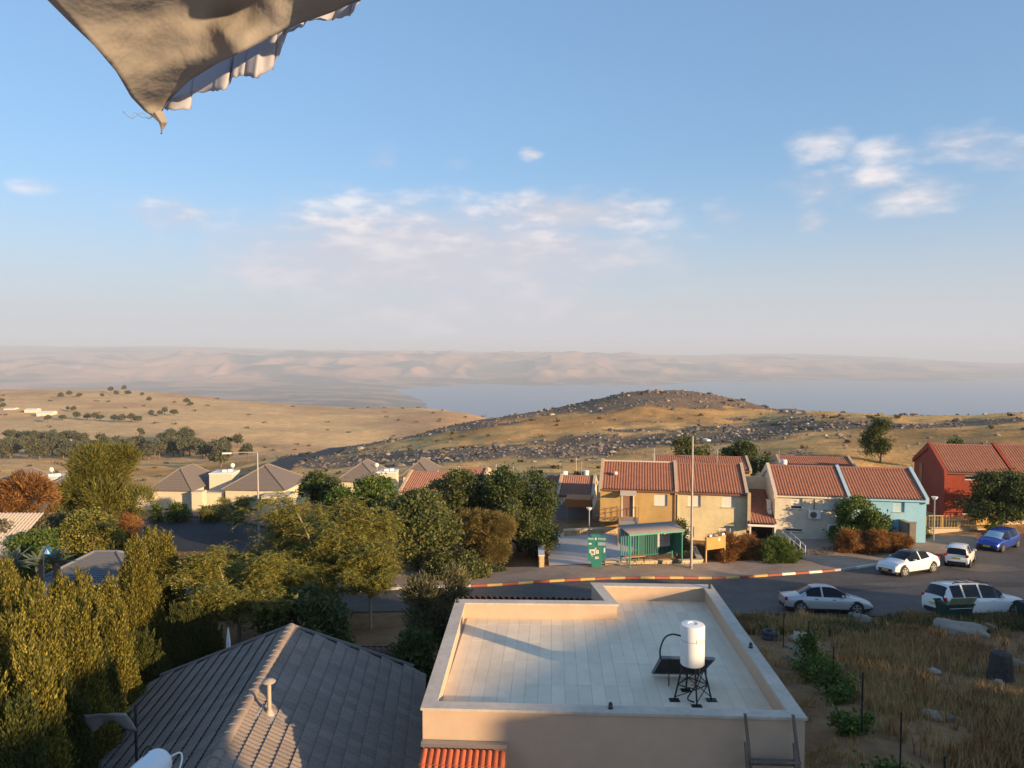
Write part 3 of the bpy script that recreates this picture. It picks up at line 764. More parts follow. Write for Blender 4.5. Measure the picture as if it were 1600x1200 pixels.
# --- houses further back, only roofs and chimneys showing
def back_house(label, px0, px1, pe, pr, Y, wallm, roofm, depth=7, nm='background_house'):
    a = at(px0, pe, Y); k = along(a, px1); b = gz(a.x, a.y) - .2
    rise = at(px0, pr, Y + depth / 2).z - a.z
    return house(nm, label, a, k, a.z, min(b, a.z - 2.5), max(rise, .8), wallm, roofm, group='houses behind the first row', depth=depth, trim=M_BEI)
back_house('red roofed house behind the ochre and yellow houses', 1022, 1172, 731, 716, 80, M_OCH, M_RTILE)
back_house('red roofed house behind the cream house', 1222, 1338, 732, 717, 82, M_YEL, M_RTILE)
hl = back_house('low red roofed house left of the ochre house', 872, 926, 773, 744, 76, M_CRM, M_RTILE2)
hm_ = back_house('small red roofed house peeping over the dark trees', 846, 871, 768, 744, 78, M_CRM, M_RTILE2)
back_house('house with an orange red roof above the tall green tree', 626, 702, 767, 738, 74, M_CRM, M_RTILE2)
back_house('house whose roof corner shows above the dark trees', 704, 752, 756, 732, 82, M_CRM, M_RTILE2)
# white roof tanks and pipes on the far roofs
def roof_tank(px, py, Y, r, h, label, ant=True):
    p = at(px, py, Y); t = empty('roof_tank', p); tag(t, label, 'water tank', 'small white tanks on the far roofs')
    MB().lathe([(0, 0), (r, 0), (r, h), (r * .8, h + .05), (0, h + .06)], n=14).build('tank', M_WHITEP, t, True)
    MB().b2((-r * .8, -r * .8, -.5), (r * .8, r * .8, -.002)).build('stand', M_METALG, t)
    if ant: MB().tube([(-.5, 0, -.4), (-.5, 0, 1.5)], .03, 6).build('pipe', M_METALG, t)
roof_tank(1225, 727, 71, .28, .5, 'white tank with a thin pipe on the cream house roof')
roof_tank(882, 744, 80, .35, .5, 'white tank on the low roof left of the ochre house', True)
roof_tank(916, 742, 81, .3, .45, 'second white tank beside a pipe left of the ochre house', True)
def mast(px, py0, py1, Y, label, r=.05):
    a, b = at(px, py1, Y), at(px, py0, Y); b.x = a.x
    t = empty('antenna_mast', a); tag(t, label, 'antenna', 'thin masts on the roofs')
    hgt = b.z - a.z
    MB().tube([(0, 0, -.5), (0, 0, hgt)], r, 6).build('pole', M_METALG, t)
    MB().b2((-.35, -.02, hgt * .8), (.35, .02, hgt * .8 + .04)).b2((-.2, -.02, hgt * .93), (.2, .02, hgt * .93 + .04)).build('crossbar', M_METALG, t)
mast(1022, 700, 722, 80, 'aerial on the roof behind the ochre house')
mast(1120, 703, 722, 80, 'aerial between the two round trees behind the roofs')
mast(900, 715, 742, 82, 'thin pipe mast left of the ochre house')
mast(775, 725, 748, 82, 'white pipe mast above the dark trees')
mast(802, 727, 748, 82, 'tilted white mast above the dark trees near a bigger pipe mast')
# carport with orange timber fascia and shaded wall left of the ochre house
q = at(884, 792, 70); t = empty('timber_carport', (q.x, q.y, q.z), HROT); tag(t, 'carport with orange timber band left of the ochre house', 'carport')
wq = along(q, 923)
for k in range(14): MB().b2((k * wq / 14, 0, 0), ((k + 1) * wq / 14 - .02, .06, .75)).build('timber_board', mat('orange_timber', (.48, .17, .05), .7, .2, 5), t)
MB().b2((-.1, .07, .0), (wq, 2.59, .7)).build('roof_slab', mat('orange_timber', (.48, .17, .05), .7, .2, 5), t)
MB().b2((-1.2, 2.6, -3.4), (wq, 2.8, -.1)).build('back_wall', mat('grey_block_wall', (.26, .25, .26), .9), t)
for x_ in (0, wq - .2): MB().b2((x_, .1, -3.4), (x_ + .15, .25, -.1)).build('post', M_METALG, t)

# ================================================================== GREY ROOFED VILLAS (left)
M_VST = mat('villa_stone', (.62, .55, .41), .9, .08, 3, .2, 30)
M_VRF = mat('villa_grey_tile', (.20, .165, .145), .85, .15, 6, .2)
def hip_roof(name, m, parent, x0, x1, y0, y1, z, rise, ov=.35):
    x0 -= ov; x1 += ov; y0 -= ov; y1 += ov; s = min(x1 - x0, y1 - y0) / 2 * .92
    cx = [(x0 + s, x1 - s), ((x0 + x1) / 2,) * 2][(x1 - x0) < (y1 - y0)]; cy = [((y0 + y1) / 2,) * 2, (y0 + s, y1 - s)][(x1 - x0) < (y1 - y0)]
    V = [(x0, y0, z), (x1, y0, z), (x1, y1, z), (x0, y1, z), (cx[0], cy[0], z + rise), (cx[1], cy[1], z + rise)]
    o = None
    mb = MB()
    if (x1 - x0) < (y1 - y0): quads = [(0, 1, 4), (1, 2, 5, 4), (2, 3, 5), (3, 0, 4, 5)]
    else: quads = [(0, 1, 5, 4), (1, 2, 5), (2, 3, 4, 5), (3, 0, 4)]
    # courses: each face as stepped strips
    for qd in quads:
        P = [Vector(V[i]) for i in qd]; a, b = P[0], P[1]
        c, d = (P[2], P[3]) if len(P) == 4 else (P[2], P[2])
        nrm = (b - a).cross(c - a).normalized(); n = 14
        for k in range(n):
            t0, t1 = k / n, (k + 1) / n
            p0, p1, p2, p3 = a.lerp(d, t0), b.lerp(c, t0), b.lerp(c, t1), a.lerp(d, t1)
            mb.add([p0 + nrm * .045, p1 + nrm * .045, p2, p3, p0 - nrm * .02, p1 - nrm * .02], [(0, 1, 2, 3), (4, 5, 1, 0)])
    mb.add([V[0], V[1], V[2], V[3]], [(3, 2, 1, 0)])
    o = mb.build(name, m, parent)
    hips = MB()
    for i, e in ((0, 4), (1, 5 if (x1 - x0) >= (y1 - y0) else 4), (2, 5), (3, 4 if (x1 - x0) >= (y1 - y0) else 5)): hips.tube([Vector(V[i]) + Vector((0, 0, .05)), Vector(V[e]) + Vector((0, 0, .06))], .10, 6)
    hips.tube([Vector(V[4]) + Vector((0, 0, .06)), Vector(V[5]) + Vector((0.001, 0, .06))], .10, 6)
    hips.build('hip_cap', m, o)
    return o
def villa(label, px0, px1, pe, pb, Y, rise, rot=R(-4), depth=7.0, windows=True, porch=None):
    a = at(px0, pe, Y); b = at(px1, pe, Y); w = (b - a).length; base = at(px0, pb, Y).z; h = a.z - base
    t = empty('villa', (a.x, a.y, base), rot); tag(t, label, 'villa', 'beige villas with grey hipped roofs')
    ops = [(w * .3, w * .62, h * .05, h * .3), (w * .72, w * .9, h * .12, h * .5)] if windows else []
    facade(t, 'front_wall', w, h, ops, M_VST)
    MB().b2((.01, .25, -1.2), (w - .01, depth, h)).build('wall', M_VST, t)
    MB().b2((.005, .002, -1.2), (w - .005, .248, -.002)).build('footing', M_VST, t)
    for o_ in ops: shutter_window(t, *o_, shut=0)
    # stone courses
    nc = 0
    z_ = .3
    while z_ < h - .1 and nc < 12:
        MB().b2((.02, -.012, z_), (w - .02, .02, z_ + .235)).build('stone_course', M_VST, t) if not ops or z_ > h * .52 else None
        z_ += .27; nc += 1
    hip_roof('roof', M_VRF, t, 0, w, 0, depth, h + .02, rise)
    return t, w, h
v1, vw, vh = villa('villa in the middle of the left group with stone front wall', 237, 300, 766, 806, 82, 2.1)
v2, _, _ = villa('villa standing right of the lamp post arm', 352, 445, 765, 806, 82, 2.2)
v3, _, _ = villa('villa half hidden behind the big pine', 62, 118, 772, 808, 80, 1.7)
v4, _, _ = villa('villa at the far left edge behind the brown conifer', -30, 44, 772, 806, 84, 2.3)
v5, _, _ = villa('villa with grey roof rising behind the tall green tree', 528, 590, 752, 800, 92, 2.0)
v6, _, _ = villa('farther grey roofed villa behind the orange red roof', 630, 672, 744, 800, 100, 1.7, windows=False)
def link_block(label, px0, px1, py0, py1, Y, dish=None):
    a = at(px0, py1, Y); b = at(px1, py1, Y); top = at(px0, py0, Y).z
    t = empty('roof_block', a); tag(t, label, 'roof block', 'beige flat blocks between the villa roofs'); w = b.x - a.x
    MB().b2((0, 0, -3.5), (w, 2.5, top - a.z)).build('wall', M_VST, t)
    MB().b2((-.05, -.05, top - a.z + .002), (w + .05, 2.55, top - a.z + .1)).build('coping', M_WHITEP, t)
    MB().b2((w * .45, .9, top - a.z + .1), (w * .65, 1.4, top - a.z + .35)).b2((w * .7, .9, top - a.z + .1), (w * .85, 1.4, top - a.z + .4)).build('roof_unit', M_WHITEP, t)
    if dish is not None:
        x = w * dish; dz = top - a.z + .1
        d_ = MB(); d_.tube([(x, 1.2, dz), (x, 1.2, dz + .6)], .04, 6); pole = d_.build('dish_pole', M_METALG, t)
        MB().lathe([(0, .0), (.13, .02), (.25, .07), (.26, .08), (.13, .03), (0, .01)], (x, .95, dz + .75), 16, 'y').build('dish', M_WHITEP, t, True)
link_block('beige flat block with white dish between the two middle villas', 327, 362, 741, 753, 84, .9)
link_block('beige flat block with white dish behind the brown conifer', 51, 89, 748, 758, 82, .55)
link_block('flat block with two dishes right of the tall green tree', 583, 618, 739, 752, 94, .1)
# entrance walls of the villas
def low_block(label, px0, px1, py0, py1, Y, d=1.2, m=None, nm='garden_wall'):
    a = at(px0, py1, Y); b = at(px1, py1, Y); top = at(px0, py0, Y).z
    t = empty(nm, a); tag(t, label, 'wall', 'villa garden walls')
    MB().b2((0, 0, -.8), (b.x - a.x, d, top - a.z)).build('wall', m or M_VST, t)
    MB().b2((-.05, -.05, top - a.z + .002), (b.x - a.x + .05, d + .05, top - a.z + .09)).build('coping', M_CRMT, t)
low_block('beige entrance wall beside the middle villa', 300, 316, 770, 806, 80.5)
low_block('taller beige entrance wall between the two middle villas', 318, 350, 771, 803, 82.5, 2)
low_block('garage block with flat roof under the right villa', 408, 449, 777, 793, 79.5, 3)
low_block('shaded carport block left of the middle villa', 212, 236, 777, 785, 81, 3, M_CRM)
low_block('grey utility cabinet wall by the bend', 355, 364, 797, 812, 73, .5, M_KG)
# ================================================================== FLAT ROOFED HOUSE (foreground)
HZ = 8.0     # top of its coping is 8 m below the camera
def ft(px, py): v = atz(px, py, -HZ); return Vector((v.x, v.y))
NL, NR, FR, S1, S2, FL = ft(657, 1106), ft(1262, 1122), ft(1112, 913), ft(922, 910), ft(945, 938.5), ft(712, 936)
M_FW = mat('peach_render', (.56, .41, .29), .92, .06, 3, .12, 80, stain=.08)
M_COP = mat('coping_stone', (.56, .49, .41), .8, .14, 6, .2, 30, stain=.2)
M_RFT = mat('roof_paving', (.80, .67, .50), .85, .08, 2.5, .1, 30, island=.06, stain=.10)
fb = empty('flat_roof_house', (NL.x, NL.y, gz(2, 20))); tag(fb, 'peach flat roofed house with tiled roof terrace and parapet', 'house')
fo = Vector((NL.x, NL.y, gz(2, 20)))
outer = [NL, NR, FR, S1, S2, FL]
def inset(poly, d):
    out = []; n = len(poly)
    for i in range(n):
        p0, p1, p2 = poly[i - 1], poly[i], poly[(i + 1) % n]
        e1 = (p1 - p0).normalized(); e2 = (p2 - p1).normalized(); n1 = Vector((-e1.y, e1.x)); n2 = Vector((-e2.y, e2.x))
        b = (n1 + n2); b = b / b.dot(n1) if abs(b.dot(n1)) > 1e-6 else n1
        out.append(p1 + b * d)
    return out
wout = inset(outer, .04); wi = inset(outer, .30); ci = inset(outer, .34)
loc = lambda p, z: (p.x - fo.x, p.y - fo.y, z - fo.z)
TOPZ, FLZ = -HZ, -HZ - .50
def ring(name, a, b, z0, z1, m, bevel=0, pieces=False):
    n = len(a); res = []
    mb = MB()
    for i in range(n):
        j = (i + 1) % n
        if pieces: mb = MB()
        vs = [loc(a[i], z0), loc(a[j], z0), loc(b[j], z0), loc(b[i], z0), loc(a[i], z1), loc(a[j], z1), loc(b[j], z1), loc(b[i], z1)]
        mb.add(vs, [(3, 2, 1, 0), (4, 5, 6, 7), (0, 1, 5, 4), (2, 3, 7, 6)] + ([(1, 2, 6, 5), (3, 0, 4, 7)] if pieces else []))
        if pieces: res.append(mb.build(name, m, fb, bevel=bevel))
    if not pieces: return mb.build(name, m, fb)
    return res
ring('wall', wout, wi, -13.6, TOPZ - .062, M_FW)
ring('coping', outer, ci, TOPZ - .06, TOPZ, M_COP, pieces=True)
sl = MB(); sl.prism([(p.x - fo.x, p.y - fo.y) for p in inset(outer, .28)], FLZ - .25 - fo.z, FLZ - .03 - fo.z); sl.build('roof_slab', M_KG, fb)
# roof paving: one long slab per piece
e_x = (NR - NL).normalized(); e_y = Vector((-e_x.y, e_x.x))
def inside(p, poly):
    c = False; n = len(poly)
    for i in range(n):
        a, b = poly[i], poly[(i + 1) % n]
        if (a.y > p.y) != (b.y > p.y) and p.x < (b.x - a.x) * (p.y - a.y) / (b.y - a.y) + a.x: c = not c
    return c
def clip_rect(x0, x1, y0, y1, poly):
    """Sutherland-Hodgman of the concave floor with a convex tile"""
    P = [NL + e_x * a + e_y * b for a, b in ((x0, y0), (x1, y0), (x1, y1), (x0, y1))]
    out = list(poly)
    for i in range(4):
        a, b = P[i], P[(i + 1) % 4]; inp = out; out = []
        if not inp: break
        side = lambda q: (b - a).x * (q - a).y - (b - a).y * (q - a).x
        for k in range(len(inp)):
            c, d = inp[k], inp[(k + 1) % len(inp)]; sc_, sd = side(c), side(d)
            if sc_ >= 0: out.append(c)
            if sc_ * sd < 0: out.append(c.lerp(d, sc_ / (sc_ - sd)))
    return out
floorpoly = inset(outer, .305); rng = random.Random(3); nt_ = 0
tw, tl = .333, 1.36; x = .25
while x < 9.2:
    y = -.3 - (0 if int(x / tw) % 2 else .0)
    while y < 11:
        pl_ = clip_rect(x + .0022, x + tw - .0022, y + .003, y + tl - .003, floorpoly)
        if len(pl_) >= 3:
            ar = abs(sum(pl_[i].x * pl_[(i + 1) % len(pl_)].y - pl_[(i + 1) % len(pl_)].x * pl_[i].y for i in range(len(pl_)))) / 2
            if ar > .004:
                mb = MB(); dz = rng.uniform(-.002, .002)
                mb.prism([(p.x - fo.x, p.y - fo.y) for p in pl_], FLZ - .028 - fo.z, FLZ + dz - fo.z)
                mb.build('roof_paver', M_RFT, fb); nt_ += 1
        y += tl
    x += tw
# small dark lamps on the coping
def coping_lamp(px, py, label):
    p = atz(px, py, TOPZ); t = empty('parapet_lamp', (p.x, p.y, TOPZ)); tag(t, label, 'lamp', 'small dark lamps on the parapet')
    k = MB(); k.lathe([(.055, 0), (.055, .03), (.045, .035), (.045, .11), (.03, .14), (0, .145)], n=12); k.build('body', mat('black_plastic', (.03, .03, .032), .5), t, True)
    MB().lathe([(.049, .05), (.049, .085)], n=12).build('lens', mat('lamp_lens', (.12, .12, .12), .2), t, True)
coping_lamp(954, 1107, 'small black lamp in the middle of the near parapet')
coping_lamp(715, 941, 'small black lamp on the far left corner of the parapet')
coping_lamp(1109, 919, 'small black lamp on the far right corner of the parapet')
coping_lamp(1173, 1012, 'small black lamp halfway along the right parapet')
# solar tank
tp = atz(1085, 1099, FLZ); sw = empty('solar_water_heater', (tp.x, tp.y + .25, FLZ)); tag(sw, 'upright white solar water tank on black legs with dark collector', 'water heater', 'solar water heaters')
M_BLK = mat('black_steel', (.02, .02, .022), .5, .1, 10)
tk = MB().lathe([(0, .86), (.275, .86), (.29, .88), (.29, 1.80), (.275, 1.84), (.12, 1.86), (.11, 1.84), (0, 1.845)], n=32).build('tank', mat('white_enamel', (.80, .79, .77), .45, .04, 3), sw, True)
MB().lathe([(.293, 1.47), (.293, 1.485)], n=32).build('seam', M_KG, tk, True)
MB().b2((.03, -.298, 1.45), (.22, -.282, 1.56)).build('service_hatch', mat('white_enamel', (.80, .79, .77), .45, .04, 3), tk)
legs = [(-.42, -.35), (.42, -.35), (.0, .45), (-.05, -.48)]
for i, (lx, ly) in enumerate([(-.45, -.1), (.45, -.1), (.02, -.42), (-.05, .42)]):
    MB().tube([(lx * .55, ly * .55, .88), (lx, ly, .02)], .022, 6).build('leg', M_BLK, sw)
    MB().b2((lx - .12, ly - .09, .0), (lx + .12, ly + .09, .02)).build('foot_plate', M_BLK, sw)
L4p = [(-.45, -.1), (.02, -.42), (.45, -.1), (-.05, .42)]
for i in range(4):
    a, b = L4p[i], L4p[(i + 1) % 4]; g = lambda p, t: (p[0] * (1 - .45 * t), p[1] * (1 - .45 * t), .02 + .86 * t)
    MB().tube([g(a, .42), g(b, .42)], .014, 5).tube([g(a, .08), g(b, .42)], .012, 5).tube([g(a, .42), g(b, .85)], .012, 5).build('brace', M_BLK, sw)
so = Vector((tp.x, tp.y + .25, FLZ))
A, B, C_, D_ = at(1033, 1029, 18.45), at(1116, 1031, 18.35), at(1094, 1063, 19.0), at(1020, 1061, 19.05)
def pln(v): return v - so
n_ = (B - A).cross(D_ - A).normalized()
if n_.y < 0: n_ = -n_
A, B, C_, D_ = [v for v in (A, B, C_, D_)]
zf = FLZ + .06
D_.z = zf; C_.z = zf
cm = MB(); vs = [pln(v) for v in (A, B, C_, D_)]; vs2 = [v + n_ * .07 for v in vs]
cm.add(vs + vs2, [(0, 1, 2, 3), (7, 6, 5, 4), (0, 4, 5, 1), (1, 5, 6, 2), (2, 6, 7, 3), (3, 7, 4, 0)])
col_ = cm.build('collector_panel', M_BLK, sw)
fr = MB()
for a, b in ((vs[0], vs[1]), (vs[1], vs[2]), (vs[2], vs[3]), (vs[3], vs[0])): fr.tube([a + n_ * .03, b + n_ * .03], .045, 4)
fr.build('collector_frame', mat('collector_frame', (.22, .23, .25), .35, .1, 8, metal=.5), col_)
g2 = MB(); g2.add([v.lerp((vs2[0] + vs2[2]) / 2, .06) + n_ * .006 for v in vs2], [(0, 1, 2, 3)]); g2.build('glass', M_GLASSD, col_)
for t_ in (.15, .85):
    a = vs[0].lerp(vs[1], t_) ; MB().tube([a, (a.x, a.y, .02)], .015, 5).build('collector_prop', M_BLK, sw)
pp = [(-.28, .0, 1.55), (-.5, .02, 1.58), (-.66, .1, 1.45), (-.72, .3, 1.1), tuple(vs[0] + Vector((-.02, 0, .0)))]
def smooth_path(p, n=24):
    p = [Vector(v) for v in p]; out = []
    for i in range(n + 1):
        t = i / n * (len(p) - 1); k = min(int(t), len(p) - 2); f = t - k
        a, b, c, d = p[max(k - 1, 0)], p[k], p[k + 1], p[min(k + 2, len(p) - 1)]
        out.append(.5 * ((2 * b) + (c - a) * f + (2 * a - 5 * b + 4 * c - d) * f * f + (3 * b - a - 3 * c + d) * f ** 3))
    return out
MB().tube(smooth_path(pp), .022, 6).build('hot_pipe', M_BLK, sw, True)
MB().tube(smooth_path([(.1, -.05, .86), (.15, .0, .6), (.05, -.1, .35), (-.15, -.2, .1), (.0, -.25, .03)]), .018, 6).build('cold_pipe', M_BLK, sw, True)
MB().tube(smooth_path([(.18, .05, .86), (.2, .1, .6), (.12, .15, .3), (.1, .5, .1)]), .014, 6).build('orange_pipe', mat('orange_hose', (.6, .15, .05), .6), sw, True)
# red tiled awning on the near wall
tl0 = Vector(atz(652, 1163, -9.05)); aw = empty('tiled_awning', (NL.x + .05, NL.y - .02, -8.74)); tag(aw, 'small awning of red roof tiles on the near peach wall', 'awning')
nrm = Vector((e_x.y, -e_x.x))   # outwards
rzA = atan2(e_x.y, e_x.x); aw.rotation_euler = (0, 0, rzA)
AWW = 1.86; stepc = AWW / 13
tv = MB(); NS = 8
prof = [(i / NS, .045 * abs(sin(pi * i / NS)) ** .8) for i in range(NS + 1)]
tile = MB(); tlw, tll = stepc, .40
vs_ = []
for (yy, zo) in ((0, 0.02), (-tll, 0.02)):
    for (u_, z_) in prof: vs_.append((u_ * tlw, yy, z_ + zo))
for (yy, zo) in ((0, 0.0), (-tll, 0.0)):
    for (u_, z_) in prof: vs_.append((u_ * tlw, yy, z_ + zo))
q = NS + 1
fs_ = [(i, i + 1, q + i + 1, q + i) for i in range(NS)] + [(2 * q + i + 1, 2 * q + i, 3 * q + i, 3 * q + i + 1) for i in range(NS)] + [(q + i, q + i + 1, 3 * q + i + 1, 3 * q + i) for i in range(NS)]
tile.add(vs_, fs_); tme = tile.mesh('roof_tile'); tme.materials.append(mat('red_tile_near', (.40, .10, .045), .8, .2, 10, .15, island=.15))
for c in range(13):
    for r_ in range(3):
        o = link('roof_tile', tme, aw); sl_ = R(24); y_ = -.12 - r_ * .34
        o.location = (c * stepc, y_, -.05 - (-y_ - .12) * tan(sl_) - .12 + .012 * (2 - r_)); o.rotation_euler = (sl_ * .9, 0, 0)
MB().b2((-.02, -.16, -.06), (AWW + .02, .0, .03)).build('flashing', M_METALG, aw, bevel=.01)
MB().prism([(-.01, -.22), (-1.2, -.75), (-1.2, -.82), (-.01, -.32)], 0, AWW, 'x').build('deck', mat('brown_wood', (.2, .11, .06), .8), aw)
# wooden trestle leaning on the near wall (right)
wl_ = empty('wooden_trestle', (atz(1165, 1110, -8.0).x, 0, 0)); 
pz = atz(1210, 1160, -9.2); base = NL + e_x * 7.12
wl_.location = (base.x, base.y, -8.0); wl_.rotation_euler = (0, 0, rzA); tag(wl_, 'weathered wooden trestle leaning on the near peach wall', 'trestle')
M_OLDW = mat('grey_old_wood', (.19, .155, .125), .9, .3, 12, .4, 30, stain=.3)
for x_ in (-.02, 1.0):
    MB().box((x_ + .06, -.30, -.72), (.05, .09, 1.72), M=Matrix.Rotation(R(-13), 3, 'X') @ Matrix.Rotation(R(-4), 3, 'Y')).build('rail', M_OLDW, wl_)
    MB().box((x_ + .01, -.42, -1.15), (.06, .10, 1.5), M=Matrix.Rotation(R(-8), 3, 'X') @ Matrix.Rotation(R(-3), 3, 'Y')).build('rail', M_OLDW, wl_)
for z_, y_ in ((-.78, -.36), (-1.0, -.42), (-1.3, -.46), (-1.62, -.5)):
    MB().box((.55, y_, z_), (1.08, .16, .045), M=Matrix.Rotation(R(-10), 3, 'X')).build('tread', M_OLDW, wl_)
MB().b2((.1, -.30, -.92), (1.12, -.26, -.80)).build('tread', M_OLDW, wl_)
# tiled porch roof beyond the far parapet
pp0 = at(722, 934, 25.0); pr = empty('tiled_porch', (pp0.x, pp0.y, -8.42), rzA); tag(pr, 'strip of red roof tiles just beyond the far parapet', 'porch roof')
roof_slope('roof', M_RTILE2, pr, (4.4, 1.6, -.75), (-1, 0, 0), (0, -1.6, .72), 4.4, 1.75, tw=.2)
MB().b2((0, 0, -3.5), (4.4, 1.3, -.8)).build('wall', M_FW, pr)

# ================================================================== GREY GABLED HOUSE (foreground left)
Y1 = 25.0
RG = at(455, 979, Y1); rz_ = RG.z; EZg = at(645, 1050, Y1).z
gh = empty('grey_roof_house', (RG.x, RG.y, gz(-7, 18))); tag(gh, 'house with grey concrete tile gable roof among the hedge and flat roof', 'house')
go = Vector((RG.x, RG.y, gz(-7, 18)))
halfR = at(645, 1050, Y1).x - RG.x; halfL = RG.x - at(258, 1047, Y1).x; drop = rz_ - EZg
LEN = 14.5
rd_ = Vector((at(330, 1200, 1).x * 0, 0, 0)); r2 = atz(330, 1200, rz_); rdir = Vector((r2.x - RG.x, r2.y - RG.y, 0)).normalized()
perp = Vector((-rdir.y, rdir.x, 0))   # to the right when looking from far to near? fix the sign below
if perp.x < 0: perp = -perp
M_GT = mat('grey_concrete_tile_near', (.25, .20, .165), .85, .16, 14, .25, 60, island=.13)
def tile_mesh(nm, w, l, waves=2, th=.02, amp=.022):
    n = 4 * waves; V = []; 
    for (y, z) in ((0, 0), (-l, 0)):
        for i in range(n + 1): V.append((i / n * w, y, z + amp * (1 - cos(2 * pi * waves * i / n)) / 2))
    for i in range(n + 1): V.append((i / n * w, -l, -th + amp * (1 - cos(2 * pi * waves * i / n)) / 2))
    q = n + 1; Fs = [(i, i + 1, q + i + 1, q + i) for i in range(n)] + [(q + i, q + i + 1, 2 * q + i + 1, 2 * q + i) for i in range(n)]
    Fs += [(0, q, 2 * q), (n, 2 * q + n, q + n)]
    m_ = MB(); m_.add(V, Fs); me = m_.mesh(nm); return me
TW, TL = .345, .40
tme = tile_mesh('roof_tile', TW - .006, TL + .05); tme.materials.append(M_GT)
def slope_tiles(side, half):
    """tiles of one slope; returns list of matrices in house space"""
    down = (perp * side * half + Vector((0, 0, -drop))); l = down.length; down.normalize()
    xd = rdir if side > 0 else -rdir
    zd = xd.cross(-down).normalized()
    if zd.z < 0: xd = -xd; zd = -zd
    rows = int(l / TL) ; cols = int(LEN / TW); out = []
    for r_ in range(rows + 1):
        for c in range(cols):
            s = (c + (.5 if r_ % 2 else 0)) * TW
            o_ = (RG - go) + rdir * (s if xd.dot(rdir) > 0 else s + TW) + down * (r_ * TL + .04)
            o_ = o_ + zd * (.03 + .001 * ((c * 7 + r_ * 3) % 5))
            tilt = Matrix.Rotation(R(2.6), 4, xd)
            Rm = Matrix((xd, -down, zd)).transposed().to_4x4()
            out.append(Matrix.Translation(o_) @ Matrix.Rotation(R(-3.0), 4, xd) @ Rm if False else Matrix.Translation(o_ + zd * .02) @ Rm @ Matrix.Rotation(R(7.2), 4, 'X'))
    return out, zd, down, l
allt = []
for side, half in ((1, halfR), (-1, halfL)):
    ms, zd, down, l = slope_tiles(side, half)
    base_ = MB(); a = (RG - go); b = a + down * (l + .1); e = rdir * LEN
    base_.add([a - zd * .03, b - zd * .03, b + e - zd * .03, a + e - zd * .03, a - zd * .12, b - zd * .12, b + e - zd * .12, a + e - zd * .12], [(0, 1, 2, 3), (7, 6, 5, 4), (0, 4, 5, 1), (1, 5, 6, 2), (2, 6, 7, 3)])
    base_.build('roof_deck', M_GTILE, gh)
    allt += ms
def visible(M):
    p = go + M @ Vector((TW / 2, -TL / 2, 0)); 
    if p.y < 2: return None
    d = Vector((p.x, p.y * cos(PITCH) - p.z * sin(PITCH), p.y * sin(PITCH) + p.z * cos(PITCH)))
    px, py = 800 + F * d.x / d.y, 600 - F * d.z / d.y
    return p.length if -20 < px < 1620 and py < 1215 else None
vis = sorted([(visible(M), i) for i, M in enumerate(allt) if visible(M)], key=lambda t: t[0])
single = {i for _, i in vis[:300]}
for i in single:
    o = link('roof_tile', tme, gh); o.matrix_local = allt[i]
tv = np.array([v.co[:] for v in tme.vertices]); VV = []; FQ = []; k0 = 0
tf = [tuple(p.vertices) for p in tme.polygons]
mbt = MB()
for i, M in enumerate(allt):
    if i in single: continue
    A_m = np.array(M); W = tv @ A_m[:3, :3].T + A_m[:3, 3]
    b = len(mbt.v); mbt.v += [tuple(w) for w in W]; mbt.f += [tuple(j + b for j in f) for f in tf]
me = bpy.data.meshes.new('roof_tiles'); me.from_pydata(mbt.v, [], mbt.f); o = link('remaining_roof_tiles', me, gh, M_GT); o['kind'] = 'stuff'
rcm = MB(); prof = []
for (s_, rr_) in ((0, .135), (.40, .125), (.405, .10)): prof.append((s_, rr_))
for k in range(9): 
    pass
vs_ = []; nn = 10
for (s_, rr_) in ((0, .15), (.42, .13)):
    for k in range(nn + 1):
        a_ = pi * k / nn; vs_.append((s_, cos(a_) * rr_, sin(a_) * rr_ * .8))
for (s_, rr_) in ((0, .12),):
    for k in range(nn + 1):
        a_ = pi * k / nn; vs_.append((s_, cos(a_) * rr_, sin(a_) * rr_ * .8 - .01))
q = nn + 1
rcm.add(vs_, [(i, i + 1, q + i + 1, q + i) for i in range(nn)] + [(i + 1, i, 2 * q + i, 2 * q + i + 1) for i in range(nn)])
rme = rcm.mesh('ridge_tile', True); rme.materials.append(mat('ridge_tile', (.30, .235, .19), .85, .15, 12, .2, island=.12))
for k in range(int(LEN / .38)):
    o = link('ridge_tile', rme, gh); p = RG - go + rdir * (k * .38 + .42) + Vector((0, 0, .03)); o.location = p; o.rotation_euler = (0, R(1.5), atan2(-rdir.y, -rdir.x))
vg = MB(); a = RG - go
for side, half in ((1, halfR), (-1, halfL)):
    b = a + perp * side * half + Vector((0, 0, -drop)); vg.tube([a + Vector((0, 0, .05)), b + Vector((0, 0, .05))], .06, 6)
vg.build('verge', M_GTILE, gh)
wg = MB(); hw = [(-(halfL - .5), 0), (halfR - .5, 0)]
c0 = a + Vector((0, 0, -drop - .15)) + rdir * .4
pl4 = [c0 - perp * (halfL - .5), c0 + perp * (halfR - .5), c0 + perp * (halfR - .5) + rdir * (LEN - .8), c0 - perp * (halfL - .5) + rdir * (LEN - .8)]
apx = [a + rdir * .4 + Vector((0, 0, -.3)), a + rdir * (LEN - .4) + Vector((0, 0, -.3))]
wg.add([Vector((p.x, p.y, -.8)) for p in pl4] + pl4 + apx, [(0, 1, 5, 4), (1, 2, 6, 5), (2, 3, 7, 6), (3, 0, 4, 7), (4, 5, 8), (6, 7, 9), (5, 6, 9, 8), (7, 4, 8, 9)])
wg.build('wall', M_CRM, gh)
